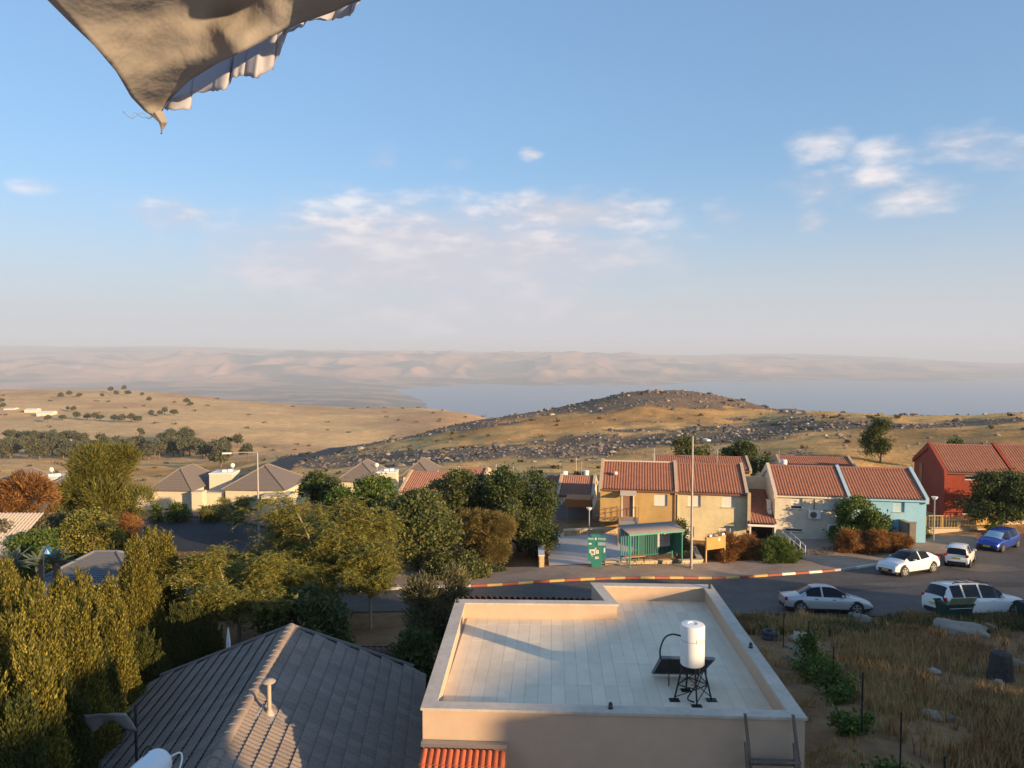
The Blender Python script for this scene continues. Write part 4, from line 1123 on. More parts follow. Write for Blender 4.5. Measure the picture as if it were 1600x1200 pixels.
# vent pipe
vp = empty('vent_pipe'); tag(vp, 'beige vent pipe with round cap near the grey roof ridge', 'vent pipe')
def on_slope(px, py):
    nrm_ = Vector((0, 0, 1)).copy(); down = (perp * halfR + Vector((0, 0, -drop))); nn_ = rdir.cross(down); nn_ = nn_ if nn_.z > 0 else -nn_
    d = ray(px, py); t = nn_.dot(RG) / nn_.dot(d); return d * t
bp = on_slope(421, 1117); vp.location = bp
M_VENT = mat('vent_beige', (.42, .34, .27), .6, .1, 8)
MB().tube([(0, 0, -.05), (0, 0, .88)], .055, 14).build('pipe', M_VENT, vp, True)
MB().lathe([(.14, 0), (.09, .1), (.065, .14), (.065, .16)], n=16).build('collar', M_VENT, vp, True)
MB().lathe([(.0, .86), (.17, .88), (.18, .90), (.12, .95), (0, .975)], n=18).build('cap', M_VENT, vp, True)
MB().box((.08, -.08, -.0), (.75, .6, .02), M=Matrix.Rotation(atan2(drop, halfR), 3, 'Y')).build('flashing', mat('lead_flashing', (.33, .30, .28), .6), vp)
# white horizontal tank on the left slope, cut by the bottom edge
ht = empty('solar_water_heater'); hp = at(224, 1214, 13.4); ht.location = hp; ht.rotation_euler = (0, 0, R(84)); tag(ht, 'white rounded water tank on the grey roof at the bottom edge', 'water heater', 'solar water heaters')
MB().lathe([(0, .62), (.16, .6), (.26, .52), (.29, .42), (.29, -.6), (.25, -.7), (0, -.74)], n=24, axis='x').build('tank', mat('white_enamel_blue', (.72, .76, .80), .35, .04, 3), ht, True)
MB().tube(smooth_path([(.5, .15, .12), (.68, .3, .2), (.72, .5, .0), (.6, .55, -.3)]), .018, 6).build('dark_pipe', M_BLK, ht, True)
MB().tube(smooth_path([(.5, -.2, .1), (.62, -.36, .14), (.5, -.46, .05), (.3, -.46, -.12), (.2, -.36, -.2)]), .016, 6).build('white_pipe', M_WHITEP, ht, True)
MB().b2((.2, .12, .262), (.36, .15, .272)).build('mark', M_BLK, ht)
for x_ in (-.4, .3): MB().b2((x_ - .05, -.2, -.75), (x_ + .05, .2, -.25)).build('cradle', M_METALG, ht)
# awning cloth beside the grey house
cl = empty('shade_cloth', at(150, 1130, 17.5)); tag(cl, 'grey cloth shade in the dark gap beside the grey roof', 'shade cloth')
n = 14; V = []; Fq = []
a, b = at(122, 1118, 17.5) - cl.location, at(196, 1114, 17.0) - cl.location
for i in range(n + 1):
    for j in range(6):
        p = Vector(a).lerp(b, i / n); s = j / 5; V.append((p.x + .1 * s + .1 * s * (i == 0), p.y + .30 * s, p.z - .60 * s * (.75 + .25 * cos(i * .5)) + .008 * sin(i * 1.3 + j)))
for i in range(n):
    for j in range(5): Fq.append((i * 6 + j, i * 6 + j + 1, (i + 1) * 6 + j + 1, (i + 1) * 6 + j))
c_ = link('cloth', fastmesh('cloth', np.array(V), np.array(Fq), True), cl, mat('grey_cloth', (.42, .40, .42), .9)); md = c_.modifiers.new('s', 'SOLIDIFY'); md.thickness = .01
for p in (a, b): MB().tube([p + Vector((0, .45, -.02)), (p[0], p[1] + .45, p[2] - 3.2)], .03, 6).build('pole', M_BLK, cl)
wp = empty('white_post', at(357, 1010, 29)); tag(wp, 'slim white pointed post behind the grey roof', 'post')
MB().tube([(0, 0, -2.5), (0, 0, .2), (0, 0, .75)], [.1, .09, .02], 8).build('shaft', M_WHITEP, wp); MB().lathe([(.12, -2.6), (.12, -2.4), (.1, -2.39)], n=8).build('base', M_WHITEP, wp)

# small red-brown tiled outbuilding behind the grey roof
ob = empty('outbuilding', at(560, 1045, 27.5)); tag(ob, 'low outbuilding with old brown tiles between grey roof and olive tree', 'outbuilding')
M_OLDT = mat('old_brown_tile', (.15, .085, .065), .9, .3, 8, .3)
roof_slope('roof', M_OLDT, ob, (-1.0, -.2, -.6), (1, 0, 0), (0, 1.8, .75), 2.6, 1.9); roof_slope('rear_roof', M_OLDT, ob, (1.6, 3.4, -.6), (-1, 0, 0), (0, -1.8, .75), 2.6, 1.9)
MB().b2((-.8, .1, -3), (1.4, 3.1, -.55)).build('wall', M_CRM, ob)

# small blue-grey tiled hip roof pavilion (left)
pv0 = at(62, 908, 45); pv1 = at(205, 905, 45); w_ = pv1.x - pv0.x
pv = empty('tiled_pavilion', (pv0.x, pv0.y, gz(pv0.x, pv0.y) - .2)); tag(pv, 'pavilion with blue grey tiled hipped roof behind the hedge', 'pavilion')
zb_ = pv0.z - (gz(pv0.x, pv0.y) - .2)
hip_roof('roof', mat('blue_grey_tile', (.15, .16, .185), .8, .14, 6, .2), pv, 0, w_, 0, 4.6, zb_, 1.15, .2)
for x_ in (.2, w_ - .3):
    for y_ in (.2, 4.2): MB().b2((x_, y_, -.5), (x_ + .14, y_ + .14, zb_)).build('post', M_WHITEP, pv)
MB().b2((0.1, 0.1, zb_ - .28), (w_ - .1, .2, zb_ - .01)).build('beam', M_WHITEP, pv)
# roof corner at the left picture edge
le = empty('edge_house', at(-70, 862, 46)); tag(le, 'house corner with pale sloping roof at the left edge', 'house')
roof_slope('roof', mat('pale_tile', (.42, .36, .31), .85, .15, 8), le, (-1.5, -.5, -.25), (1, 0, 0), (0, 4, 1.9), 5.0, 4.4); MB().b2((-1.3, 0, -4.5), (3.2, 4, -.2)).build('wall', M_CRM, le)

# ================================================================== STREET FURNITURE
M_GRN = mat('green_paint', (.04, .21, .165), .5, .1, 6)
M_GRND = mat('dark_green_paint', (.015, .10, .095), .5, .1, 6)
M_PAPER = mat('paper', (.75, .72, .66), .8, .06, 10)
M_STONE = mat('rough_stone', (.50, .37, .20), .9, .25, 8, .6, 18, island=.15)
def text(name, body, size, m, parent, loc, rot, ext=.004, align='CENTER'):
    c = bpy.data.curves.new(name, 'FONT'); c.body = body; c.size = size; c.extrude = ext; c.align_x = align; c.align_y = 'CENTER'
    tmp = bpy.data.objects.new(name, c); COL.objects.link(tmp); bpy.context.view_layer.update()
    me = bpy.data.meshes.new_from_object(tmp.evaluated_get(bpy.context.evaluated_depsgraph_get())); bpy.data.objects.remove(tmp)
    me.materials.clear(); o = link(name, me, parent, m); o.location = loc; o.rotation_euler = rot; return o
# bus shelter
a = hit(984, 891); b = hit(1065, 890); bw = (b - a).length; brz = atan2(b.y - a.y, b.x - a.x)
bs = empty('bus_shelter', (a.x, a.y, a.z + .17), brz); tag(bs, 'green bus shelter with slatted back and timetable board', 'bus shelter')
bh = 2.28; bd = 1.45
for (x_, y_) in ((0, 0), (bw, 0), (0, bd), (bw, bd), (bw * .33, bd)):
    MB().b2((x_ - .04, y_ - .04, 0), (x_ + .04, y_ + .04, bh + (0 if y_ == 0 else .12))).build('post', M_GRN, bs)
for x_ in (0, bw): MB().b2((x_ - .1, -.06, .0), (x_ + .1, .08, .03)).build('foot_plate', M_GRN, bs)
MB().b2((-.12, -.14, bh), (bw + .12, -.04, bh + .13)).build('front_beam', mat('pale_green_paint', (.10, .33, .27), .5), bs)
V, Fq = tile_sheet(bw + .34, bd + .5, tw=.13, tl=3.0, amp=.03, step=0, per=6); V[:, 0] -= .17; V[:, 2] += bh + .14 + (V[:, 1]) * .10; V[:, 1] -= .2
rf = link('roof', fastmesh('roof', V, Fq, False), bs, mat('corrugated_grey', (.30, .235, .20), .55, .12, 6)); md = rf.modifiers.new('s', 'SOLIDIFY'); md.thickness = .012
for x_ in (-.02, bw + .02): MB().prism([(0, bh - .05), (bd, bh - .05), (bd, bh + .2), (0, bh + .05)], x_ - .03, x_ + .03, 'x').build('side_beam', M_GRN, bs)
for k in range(7): MB().b2((.12 + k * .2 * bw / 4.1, bd - .02, .42), (.2 + k * .2 * bw / 4.1, bd + .02, bh)).build('slat', M_GRN, bs)
for k in range(6): MB().b2((bw * .47 + k * .18, bd - .02, .30), (bw * .47 + k * .18 + .085, bd + .02, bh)).build('slat', M_GRND, bs)
for k in range(9): MB().b2((bw * .70 + k * .13, bd - .02, .30), (bw * .70 + k * .13 + .07, bd + .02, .85)).build('slat', M_GRND, bs)
MB().b2((bw * .34, bd - .03, .30), (bw * .46, bd + .03, bh - .1)).build('panel', M_GRND, bs); MB().b2((bw * .46, bd + .025, .30), (bw * .985, bd + .045, bh - .02)).build('back_panel', M_GRND, bs)
MB().b2((bw * .68, bd - .05, .78), (bw * .97, bd - .045 + .08, bh - .08)).build('board_frame', M_GRND, bs)
tb = MB().b2((bw * .70, bd - .075, .92), (bw * .95, bd - .055, bh - .15)).build('timetable', mat('timetable_paper', (.48, .45, .42), .4, .06, 8), bs)
ln = MB(); rr = random.Random(5)
for k in range(15):
    z_ = 1.02 + k * .068; x0 = bw * .715 + (0 if k % 3 else .1); x1 = bw * .715 + rr.uniform(.3, .85); ln.b2((x0, bd - .079, z_), (x1, bd - .0755, z_ + (.035 if k in (5, 10) else .014)))
ln.build('printed_lines', mat('print_grey', (.2, .2, .2), .6), tb)
for z_ in (.36, bh - .1): MB().b2((0.045, bd - .015, z_), (bw - .045, bd + .015, z_ + .06)).build('rail', M_GRN, bs)
for (x_) in (bw,): 
    MB().b2((x_ - .015, .1, .55), (x_ + .015, bd - .05, bh - .25)).build('side_panel', M_GRN, bs)
bn = MB().b2((.1, bd - .62, .46), (bw * .40, bd - .2, .51)).build('bench_seat', mat('bench_wood', (.44, .26, .14), .7, .15, 5), bs)
for x_ in (.25, bw * .40 - .05): MB().b2((x_ - .03, bd - .5, 0), (x_ + .03, bd - .44, .458)).build('bench_leg', M_BLK, bs)
# notice pillar
a = hit(932, 890); nb = empty('notice_pillar', (a.x, a.y, a.z + .17), R(-6)); tag(nb, 'green notice pillar with posters and white lettering', 'notice board')
nw = 1.28
MB().b2((-.36, -.12, 0), (.36, .32, .5)).build('plinth', M_GRN, nb, bevel=.03)
MB().b2((-.62, -.15, .45), (.42, .02, 1.92)).build('front_panel', M_GRN, nb)
MB().prism([(.425, -.14), (.66, .3), (.6, .36), (.40, .03)], .45, 1.92).build('side_panel', M_GRND, nb)
MB().prism([(-.62, .025), (.40, .035), (.58, .37), (-.4, .37)], .46, 1.9).build('core', M_GRND, nb)
hd = MB().b2((-.64, -.19, 1.92), (.66, .2, 2.16)).build('header', M_GRN, nb)
MB().b2((-.36, -.17, 2.162), (.22, .1, 2.32)).build('cap', M_GRN, nb)
M_WHT = mat('white_letters', (.85, .85, .82), .6)
text('lettering', '\u05ea\u05dc\u05d9\u05d4\u05e7', .19, M_WHT, hd, (.36, -.196, 2.03), (pi / 2, 0, 0)); text('lettering', '\u05d4\u05e4\u05e6\u05de', .19, M_WHT, hd, (-.40, -.196, 2.03), (pi / 2, 0, 0))
MB().b2((-.1, -.197, 1.95), (-.02, -.19, 2.13)).build('emblem', M_WHT, hd)
for (x0, z0, w_, h_, c_) in ((-.5, 1.0, .16, .26, (.72, .74, .68)), (-.40, .9, .30, .38, (.78, .70, .62)), (-.05, .98, .2, .26, (.75, .70, .55)), (-.12, 1.26, .1, .14, (.75, .6, .5)), (-.55, 1.62, .2, .1, (.8, .8, .75)), (-.1, .6, .13, .17, (.7, .68, .5)), (.04, .62, .13, .15, (.55, .55, .35)), (-.36, .78, .1, .06, (.7, .75, .7))):
    MB().b2((x0, -.157, z0), (x0 + w_, -.152, z0 + h_)).build('poster', mat('poster_%02d%02d' % (int(c_[0] * 99), int(c_[2] * 99)), c_, .8, .15, 9), nb)
MB().b2((-.33, -.162, .97), (-.17, -.158, 1.16)).build('poster', mat('poster_photo', (.30, .16, .12), .7, .4, 14), nb)
MB().b2((.02, -.162, 1.08), (.11, -.158, 1.2)).build('poster', mat('poster_yellow', (.7, .55, .1), .7, .3, 14), nb)
MB().b2((.06, -.2, 1.58), (.62, -.16, 1.80)).build('notice_box', mat('blue_grey_notice', (.30, .36, .45), .5), nb)
dn = Vector((.235, .44, 0)).normalized(); nn2 = Vector((dn.y, -dn.x, 0)); c_ = Vector((.54, .08, 1.18)) + nn2 * .012
MB().add([c_ - dn * .12 + Vector((0, 0, -.17)), c_ + dn * .12 + Vector((0, 0, -.17)), c_ + dn * .12 + Vector((0, 0, .17)), c_ - dn * .12 + Vector((0, 0, .17))], [(0, 1, 2, 3)]).build('poster', mat('poster_blue', (.35, .42, .52), .7), nb)
# wooden sign
a = hit(1103, 883); b = hit(1132, 881); ww = (b - a).length; ws = empty('wooden_sign', (a.x, a.y, a.z + .1), atan2(b.y - a.y, b.x - a.x)); tag(ws, 'wooden notice board on two posts before the dry bush', 'notice board')
M_WOOD = mat('sign_wood', (.50, .28, .085), .75, .2, 4, .2, 20)
for x_ in (0, ww): MB().b2((x_ - .045, -.04, -.3), (x_ + .045, .05, 2.0)).build('post', mat('post_wood', (.52, .32, .17), .8, .15, 6), ws)
for k in range(6): MB().b2((-.02, -.07, 1.02 + k * .155), (ww + .02, -.042, 1.17 + k * .155)).build('board', M_WOOD, ws)
tp_ = MB().b2((.22, -.09, 1.98), (ww - .1, -.06, 2.16)).build('name_plate', mat('plate_dark', (.05, .05, .08), .6), ws)
for x0, x1 in ((.24, .46), (ww - .34, ww - .12)): MB().b2((x0, -.096, 1.99), (x1, -.0915, 2.15)).build('plate_mark', M_WHT, tp_)
text('lettering', '\u05d4\u05e4\u05e6\u05de', .13, M_WHT, tp_, (ww * .5, -.094, 2.07), (pi / 2, 0, 0))
MB().b2((ww * .62, -.078, 1.6), (ww * .62 + .17, -.073, 1.82)).build('poster', M_PAPER, ws)
# street lamps
def street_lamp(label, px, base_py, top_py, Y, arm):
    bz_ = at(px, base_py, Y); z1 = at(px, top_py, Y).z; h = z1 - bz_.z
    t = empty('street_lamp', (bz_.x, bz_.y, bz_.z)); tag(t, label, 'street lamp', 'tall street lamps')
    MB().tube([(0, 0, -.3), (0, 0, h * .45), (0, 0, h)], [.10, .085, .06], 10).build('pole', mat('galvanised', (.42, .38, .34), .5, .1, 6, metal=.3), t, True)
    MB().tube([(0, 0, h - .02), (arm[0] * .5, arm[1] * .5, h + .04), (arm[0], arm[1], h + .0)], [.05, .045, .04], 8).build('arm', mat('galvanised', (.42, .38, .34), .5), t, True)
    d = Vector((arm[0], arm[1], 0)).normalized(); hd = MB()
    hd.box((arm[0] + d.x * .3, arm[1] + d.y * .3, h - .02), (.75, .28, .12), rz=atan2(d.y, d.x)); hd.build('lamp_head', M_WHITEP, t, bevel=.03)
    MB().lathe([(.16, 0), (.16, .05), (.11, .08)], n=10).build('base_flange', M_METALG, t)
street_lamp('tall grey street lamp beside the wooden notice board', 1080, 886, 680, 52.6, (.3, -2.2))
street_lamp('tall street lamp with long arm to one side above the villas', 404.5, 850, 707, 64, (-2.2, -.3))
def globe_lamp(label, px, base_py, top_py, Y):
    p = at(px, base_py, Y); h = at(px, top_py, Y).z - p.z; t = empty('garden_lamp', p); tag(t, label, 'garden lamp', 'path lamps with bowl shades')
    MB().tube([(0, 0, -.3), (0, 0, h)], [.055, .04], 8).build('pole', M_METALG, t, True)
    MB().lathe([(.05, h), (.12, h + .04), (.24, h + .22), (.25, h + .26), (.0, h + .28)], n=16).build('lamp_shade', M_WHITEP, t, True)
globe_lamp('bowl shaded lamp beside the green notice pillar', 920.5, 834, 798, 62)
globe_lamp('bowl shaded lamp by the yellow railing near the red house', 1459, 838, 781, 60)
globe_lamp('bowl shaded lamp in front of the left villas', 100, 800, 776, 70)
# crossing sign
ps = empty('crossing_sign', at(69, 900, 38)); tag(ps, 'blue pedestrian crossing sign on a grey pole', 'road sign')
MB().tube([(0, 0, -1.5), (0, 0, 1.55)], .03, 8).build('pole', M_METALG, ps)
pl_ = MB().b2((.02, -.05, 1.12), (.40, -.035, 1.52)).build('plate', mat('sign_blue', (.02, .16, .42), .4), ps)
MB().add([(.06, -.054, 1.18), (.36, -.054, 1.18), (.21, -.054, 1.47)], [(0, 1, 2)]).build('triangle', M_WHT, pl_)
fg = MB(); fg.add([(.205, -.058, 1.365), (.235, -.058, 1.38), (.225, -.058, 1.41), (.20, -.058, 1.40)], [(0, 1, 2, 3)]); fg.add([(.195, -.058, 1.36), (.23, -.058, 1.36), (.22, -.058, 1.28), (.255, -.058, 1.2), (.235, -.058, 1.2), (.205, -.058, 1.26), (.175, -.058, 1.2), (.155, -.058, 1.2), (.19, -.058, 1.29)], [tuple(range(9))]); fg.build('walking_figure', M_BLK, pl_)
# plaza walls of rough stone with pale caps
def stone_wall(label, p0, p1, h, capm, th=.35, lift=.0):
    a, b = hit(*p0), hit(*p1); L = (b - a).length; t = empty('stone_wall', (a.x, a.y, a.z), atan2(b.y - a.y, b.x - a.x)); tag(t, label, 'wall', 'low rough stone walls round the plaza')
    dz = b.z - a.z; rg = random.Random(int(p0[0]))
    MB().prism([(0, -.4), (L, dz - .4), (L, dz + h - .1), (0, h - .1)], .03, th - .03, 'y').build('core', M_STONE, t)
    x_ = 0.0; nrow = max(int((h - .08) / .2), 1)
    for r_ in range(nrow):
        x_ = 0.0
        while x_ < L - .05:
            w_ = min(rg.uniform(.25, .5), L - x_); z_ = dz * x_ / L + .0 + r_ * (h - .1) / nrow
            MB().box((x_ + w_ / 2, th / 2, z_ + (h - .1) / nrow / 2), (w_ - .025, th + rg.uniform(-.01, .06), (h - .1) / nrow - .02)).build('stone', M_STONE, t, bevel=.025)
            x_ += w_
    n = max(int(L / .8), 1)
    for k in range(n):
        x0, x1 = k * L / n, (k + 1) * L / n - .012
        MB().prism([(x0, dz * x0 / L + h - .098), (x1, dz * x1 / L + h - .098), (x1, dz * x1 / L + h), (x0, dz * x0 / L + h)], -.05, th + .05, 'y').build('capstone', capm, t)
M_CAPW = mat('pale_cap', (.62, .58, .55), .85, .1, 6)
stone_wall('long stone wall with pale caps along the plaza side', (850, 890), (846, 845), 1.05, M_CAPW)
stone_wall('stone wall across the back of the plaza', (881, 842), (976, 838), .75, mat('warm_cap', (.60, .46, .30), .85, .1, 6))
stone_wall('short stone kerb wall behind the bus shelter', (945, 884), (1050, 882), .3, M_STONE)
stone_wall('stone planter front beside the lamp post', (1064, 885), (1098, 884), .42, mat('warm_cap', (.60, .46, .30), .85, .1, 6))
stone_wall('stone planter side running back behind the lamp post', (1098, 883), (1086, 862), .42, mat('warm_cap', (.60, .46, .30), .85, .1, 6))
# hand rails by the steps of the cream house
def step_rail(px0, py0, px1, py1, label):
    a, b = hit(px0, py0), hit(px1, py1); t = empty('hand_rail', a); tag(t, label, 'hand rail', 'pale step railings'); d = b - a
    up = Vector((0, 0, 1.0)); m_ = MB(); m_.tube([up * .95, d + up * .95], .03, 6).tube([up * .5, d + up * .5], .025, 6); m_.build('bar', M_WHITEP, t)
    for s_ in (0, .33, .66, 1): MB().tube([d * s_ - up * .2, d * s_ + up * .97], .028, 6).build('post', M_WHITEP, t)
step_rail(1258, 872, 1235, 850, 'pale step railing nearest the pavement')
step_rail(1240, 866, 1222, 848, 'second pale step railing beside the green bush')
st0 = hit(1250, 868); stp = empty('garden_steps', st0, R(28)); tag(stp, 'concrete steps between the two pale railings', 'steps')
for k in range(5): MB().b2((-.7, k * .5, -.4), (.7, k * .5 + .49, .12 - k * .03 + .1)).build('step', M_KG, stp)
# railings near the red house
def railing(label, px0, px1, pt, pb, Y0, Y1_, m, wall_h=0.0, n=24, nm='railing', pt1=None, pb1=None):
    a, b = at(px0, pb, Y0), at(px1, pb1 or pb, Y1_); h = at(px0, pt, Y0).z - a.z; d = b - a
    t = empty(nm, a); tag(t, label, 'railing', 'metal railings by the red house')
    u = Vector((0, 0, 1)); mb_ = MB(); mb_.tube([u * h, d + u * h], .035, 6).tube([u * .08, d + u * .08], .03, 6); mb_.build('rail', m, t)
    for k in range(5): p = d * (k / 4); MB().b2((p.x - .035, p.y - .035, p.z - .3), (p.x + .035, p.y + .035, p.z + h + .03)).build('post', m, t)
    for k in range(n): p = d * ((k + .5) / n); MB().b2((p.x - .012, p.y - .012, p.z + .08), (p.x + .012, p.y + .012, p.z + h)).build('baluster', m, t)
    if wall_h: 
        dn_ = Vector((d.x, d.y, 0)).normalized(); pr_ = Vector((-dn_.y, dn_.x, 0))
        w = MB(); w.add([-pr_ * .12 + u * .0, d - pr_ * .12, d + pr_ * .12, pr_ * .12] + [-pr_ * .12 - u * wall_h, d - pr_ * .12 - u * wall_h, d + pr_ * .12 - u * wall_h, pr_ * .12 - u * wall_h], [(0, 1, 2, 3), (7, 6, 5, 4), (0, 4, 5, 1), (1, 5, 6, 2), (2, 6, 7, 3), (3, 7, 4, 0)]); w.build('base_wall', M_BEI, t)
M_OCHR = mat('ochre_metal', (.55, .36, .13), .6, .1, 8)
railing('ochre yellow railing on a low wall before the red house', 1445, 1550, 806, 826, 63.5, 64.5, M_OCHR, .9, pb1=825)
railing('brown sloping railing beside the shrub and beige wall', 1408, 1441, 811, 822, 62.5, 61, M_RUST, .4, 12, pb1=838)
railing('brown railing with a no entry plate under the dark tree', 1548, 1640, 794, 811, 66, 66.5, M_RUST, .5, 26)
sg = empty('no_parking_sign', at(1587, 800, 65.8)); tag(sg, 'small pink and red prohibition sign on the brown railing', 'sign')
MB().b2((-.27, -.03, -.3), (.27, -.01, .35)).build('plate', mat('sign_pink', (.75, .55, .50), .6), sg)
MB().lathe([(.17, -.034), (.17, -.031)], (0, 0, .08), 18, 'y').build('disc', mat('sign_red', (.45, .05, .05), .6), sg); MB().box((0, -.038, .08), (.22, .004, .035), M=Matrix.Rotation(R(40), 3, 'Y')).build('bar', M_WHT, sg)
MB().b2((-.25, -.036, -.26), (.25, -.031, -.16)).build('caption_bar', mat('sign_red', (.45, .05, .05), .6), sg)
def blockw(label, pts, z0, z1, m, nm='garden_wall', th=.3):
    a, b = pts; t = empty(nm, a); tag(t, label, 'wall'); d = b - a; dn_ = Vector((d.x, d.y, 0)).normalized(); pr_ = Vector((-dn_.y, dn_.x, 0)) * th / 2; u = Vector((0, 0, 1))
    w = MB(); v = [-pr_, d - pr_, d + pr_, pr_]; w.add([p - u * z0 for p in v] + [p + u * z1 for p in v], [(3, 2, 1, 0), (4, 5, 6, 7), (0, 1, 5, 4), (1, 2, 6, 5), (2, 3, 7, 6), (3, 0, 4, 7)]); w.build('wall', m, t)
    w = MB(); pr_ = pr_ * 1.25; v = [-pr_ - dn_ * .04, d - pr_ + dn_ * .04, d + pr_ + dn_ * .04, pr_ - dn_ * .04]; w.add([p + u * (z1 + .002) for p in v] + [p + u * (z1 + .08) for p in v], [(3, 2, 1, 0), (4, 5, 6, 7), (0, 1, 5, 4), (1, 2, 6, 5), (2, 3, 7, 6), (3, 0, 4, 7)]); w.build('coping', M_BEI, t)
blockw('grey garden wall sloping down beside the shrub', (at(1396, 826, 62), at(1421, 838, 58.5)), .6, 1.0, mat('grey_block_wall', (.26, .25, .26), .9))
blockw('beige wall end pillar beside the dry grass', (at(1421, 838, 58.4), at(1431, 838, 58.2)), .5, 1.05, M_BEI)
blockw('ochre wall behind the ochre railing', (at(1522, 820, 66), at(1546, 820, 66)), .5, 1.5, M_OCH)
# dumpsters
def dumpster(label, px, py, Y, rz, m, lid_open):
    p = at(px, py, Y); p.z = gz(p.x, p.y) - .02; t = empty('dumpster', p, rz); t.scale = (.92, .92, .84); tag(t, label, 'dumpster', 'green rubbish containers')
    b_ = MB(); b_.add([(-.65, -.45, .2), (.65, -.45, .2), (.65, .45, .2), (-.65, .45, .2), (-.8, -.55, 1.15), (.8, -.55, 1.15), (.8, .55, 1.15), (-.8, .55, 1.15)], [(3, 2, 1, 0), (4, 5, 6, 7), (0, 1, 5, 4), (1, 2, 6, 5), (2, 3, 7, 6), (3, 0, 4, 7)]); b_.build('body', m, t, bevel=.03)
    MB().b2((-.84, -.59, 1.152), (.84, -.5, 1.22)).b2((-.84, .5, 1.152), (.84, .59, 1.22)).b2((-.84, -.5, 1.152), (-.76, .5, 1.22)).b2((.76, -.5, 1.152), (.84, .5, 1.22)).build('rim', m, t)
    if lid_open: 
        ld_ = MB(); ld_.box((0, -.62, 1.42), (1.5, .05, .72), M=Matrix.Rotation(R(32), 3, 'X')); l_ = ld_.build('lid', mat('yellowish_lid', (.40, .40, .26), .5, .15, 5), t)
        for x_ in (-.45, 0, .45): MB().box((x_, -.66, 1.42), (.06, .05, .70), M=Matrix.Rotation(R(32), 3, 'X')).build('rib', mat('yellowish_lid', (.40, .40, .26), .5), l_)
    else: MB().prism([(-.58, 1.225), (.58, 1.225), (.4, 1.33), (-.4, 1.33)], -.82, .82, 'x').build('lid', M_BLK, t)
    for x_ in (-.55, .55):
        for y_ in (-.36, .36): MB().lathe([(.1, -.03), (.1, .03)], (x_, y_, .1), 12, 'y').build('wheel', M_BLK, t)
    MB().tube([(-.7, -.62, 1.0), (.7, -.62, 1.0)], .025, 6).build('handle', M_METALG, t)
M_DGRN = mat('dumpster_green', (.025, .06, .045), .6, .15, 4)
dumpster('green dumpster with its pale lid hanging open before the SUV', 1490, 968, 37.6, R(6), M_DGRN, True)
dumpster('dark green dumpster cut by the right picture edge', 1618, 976, 37.0, R(4), M_DGRN, False)

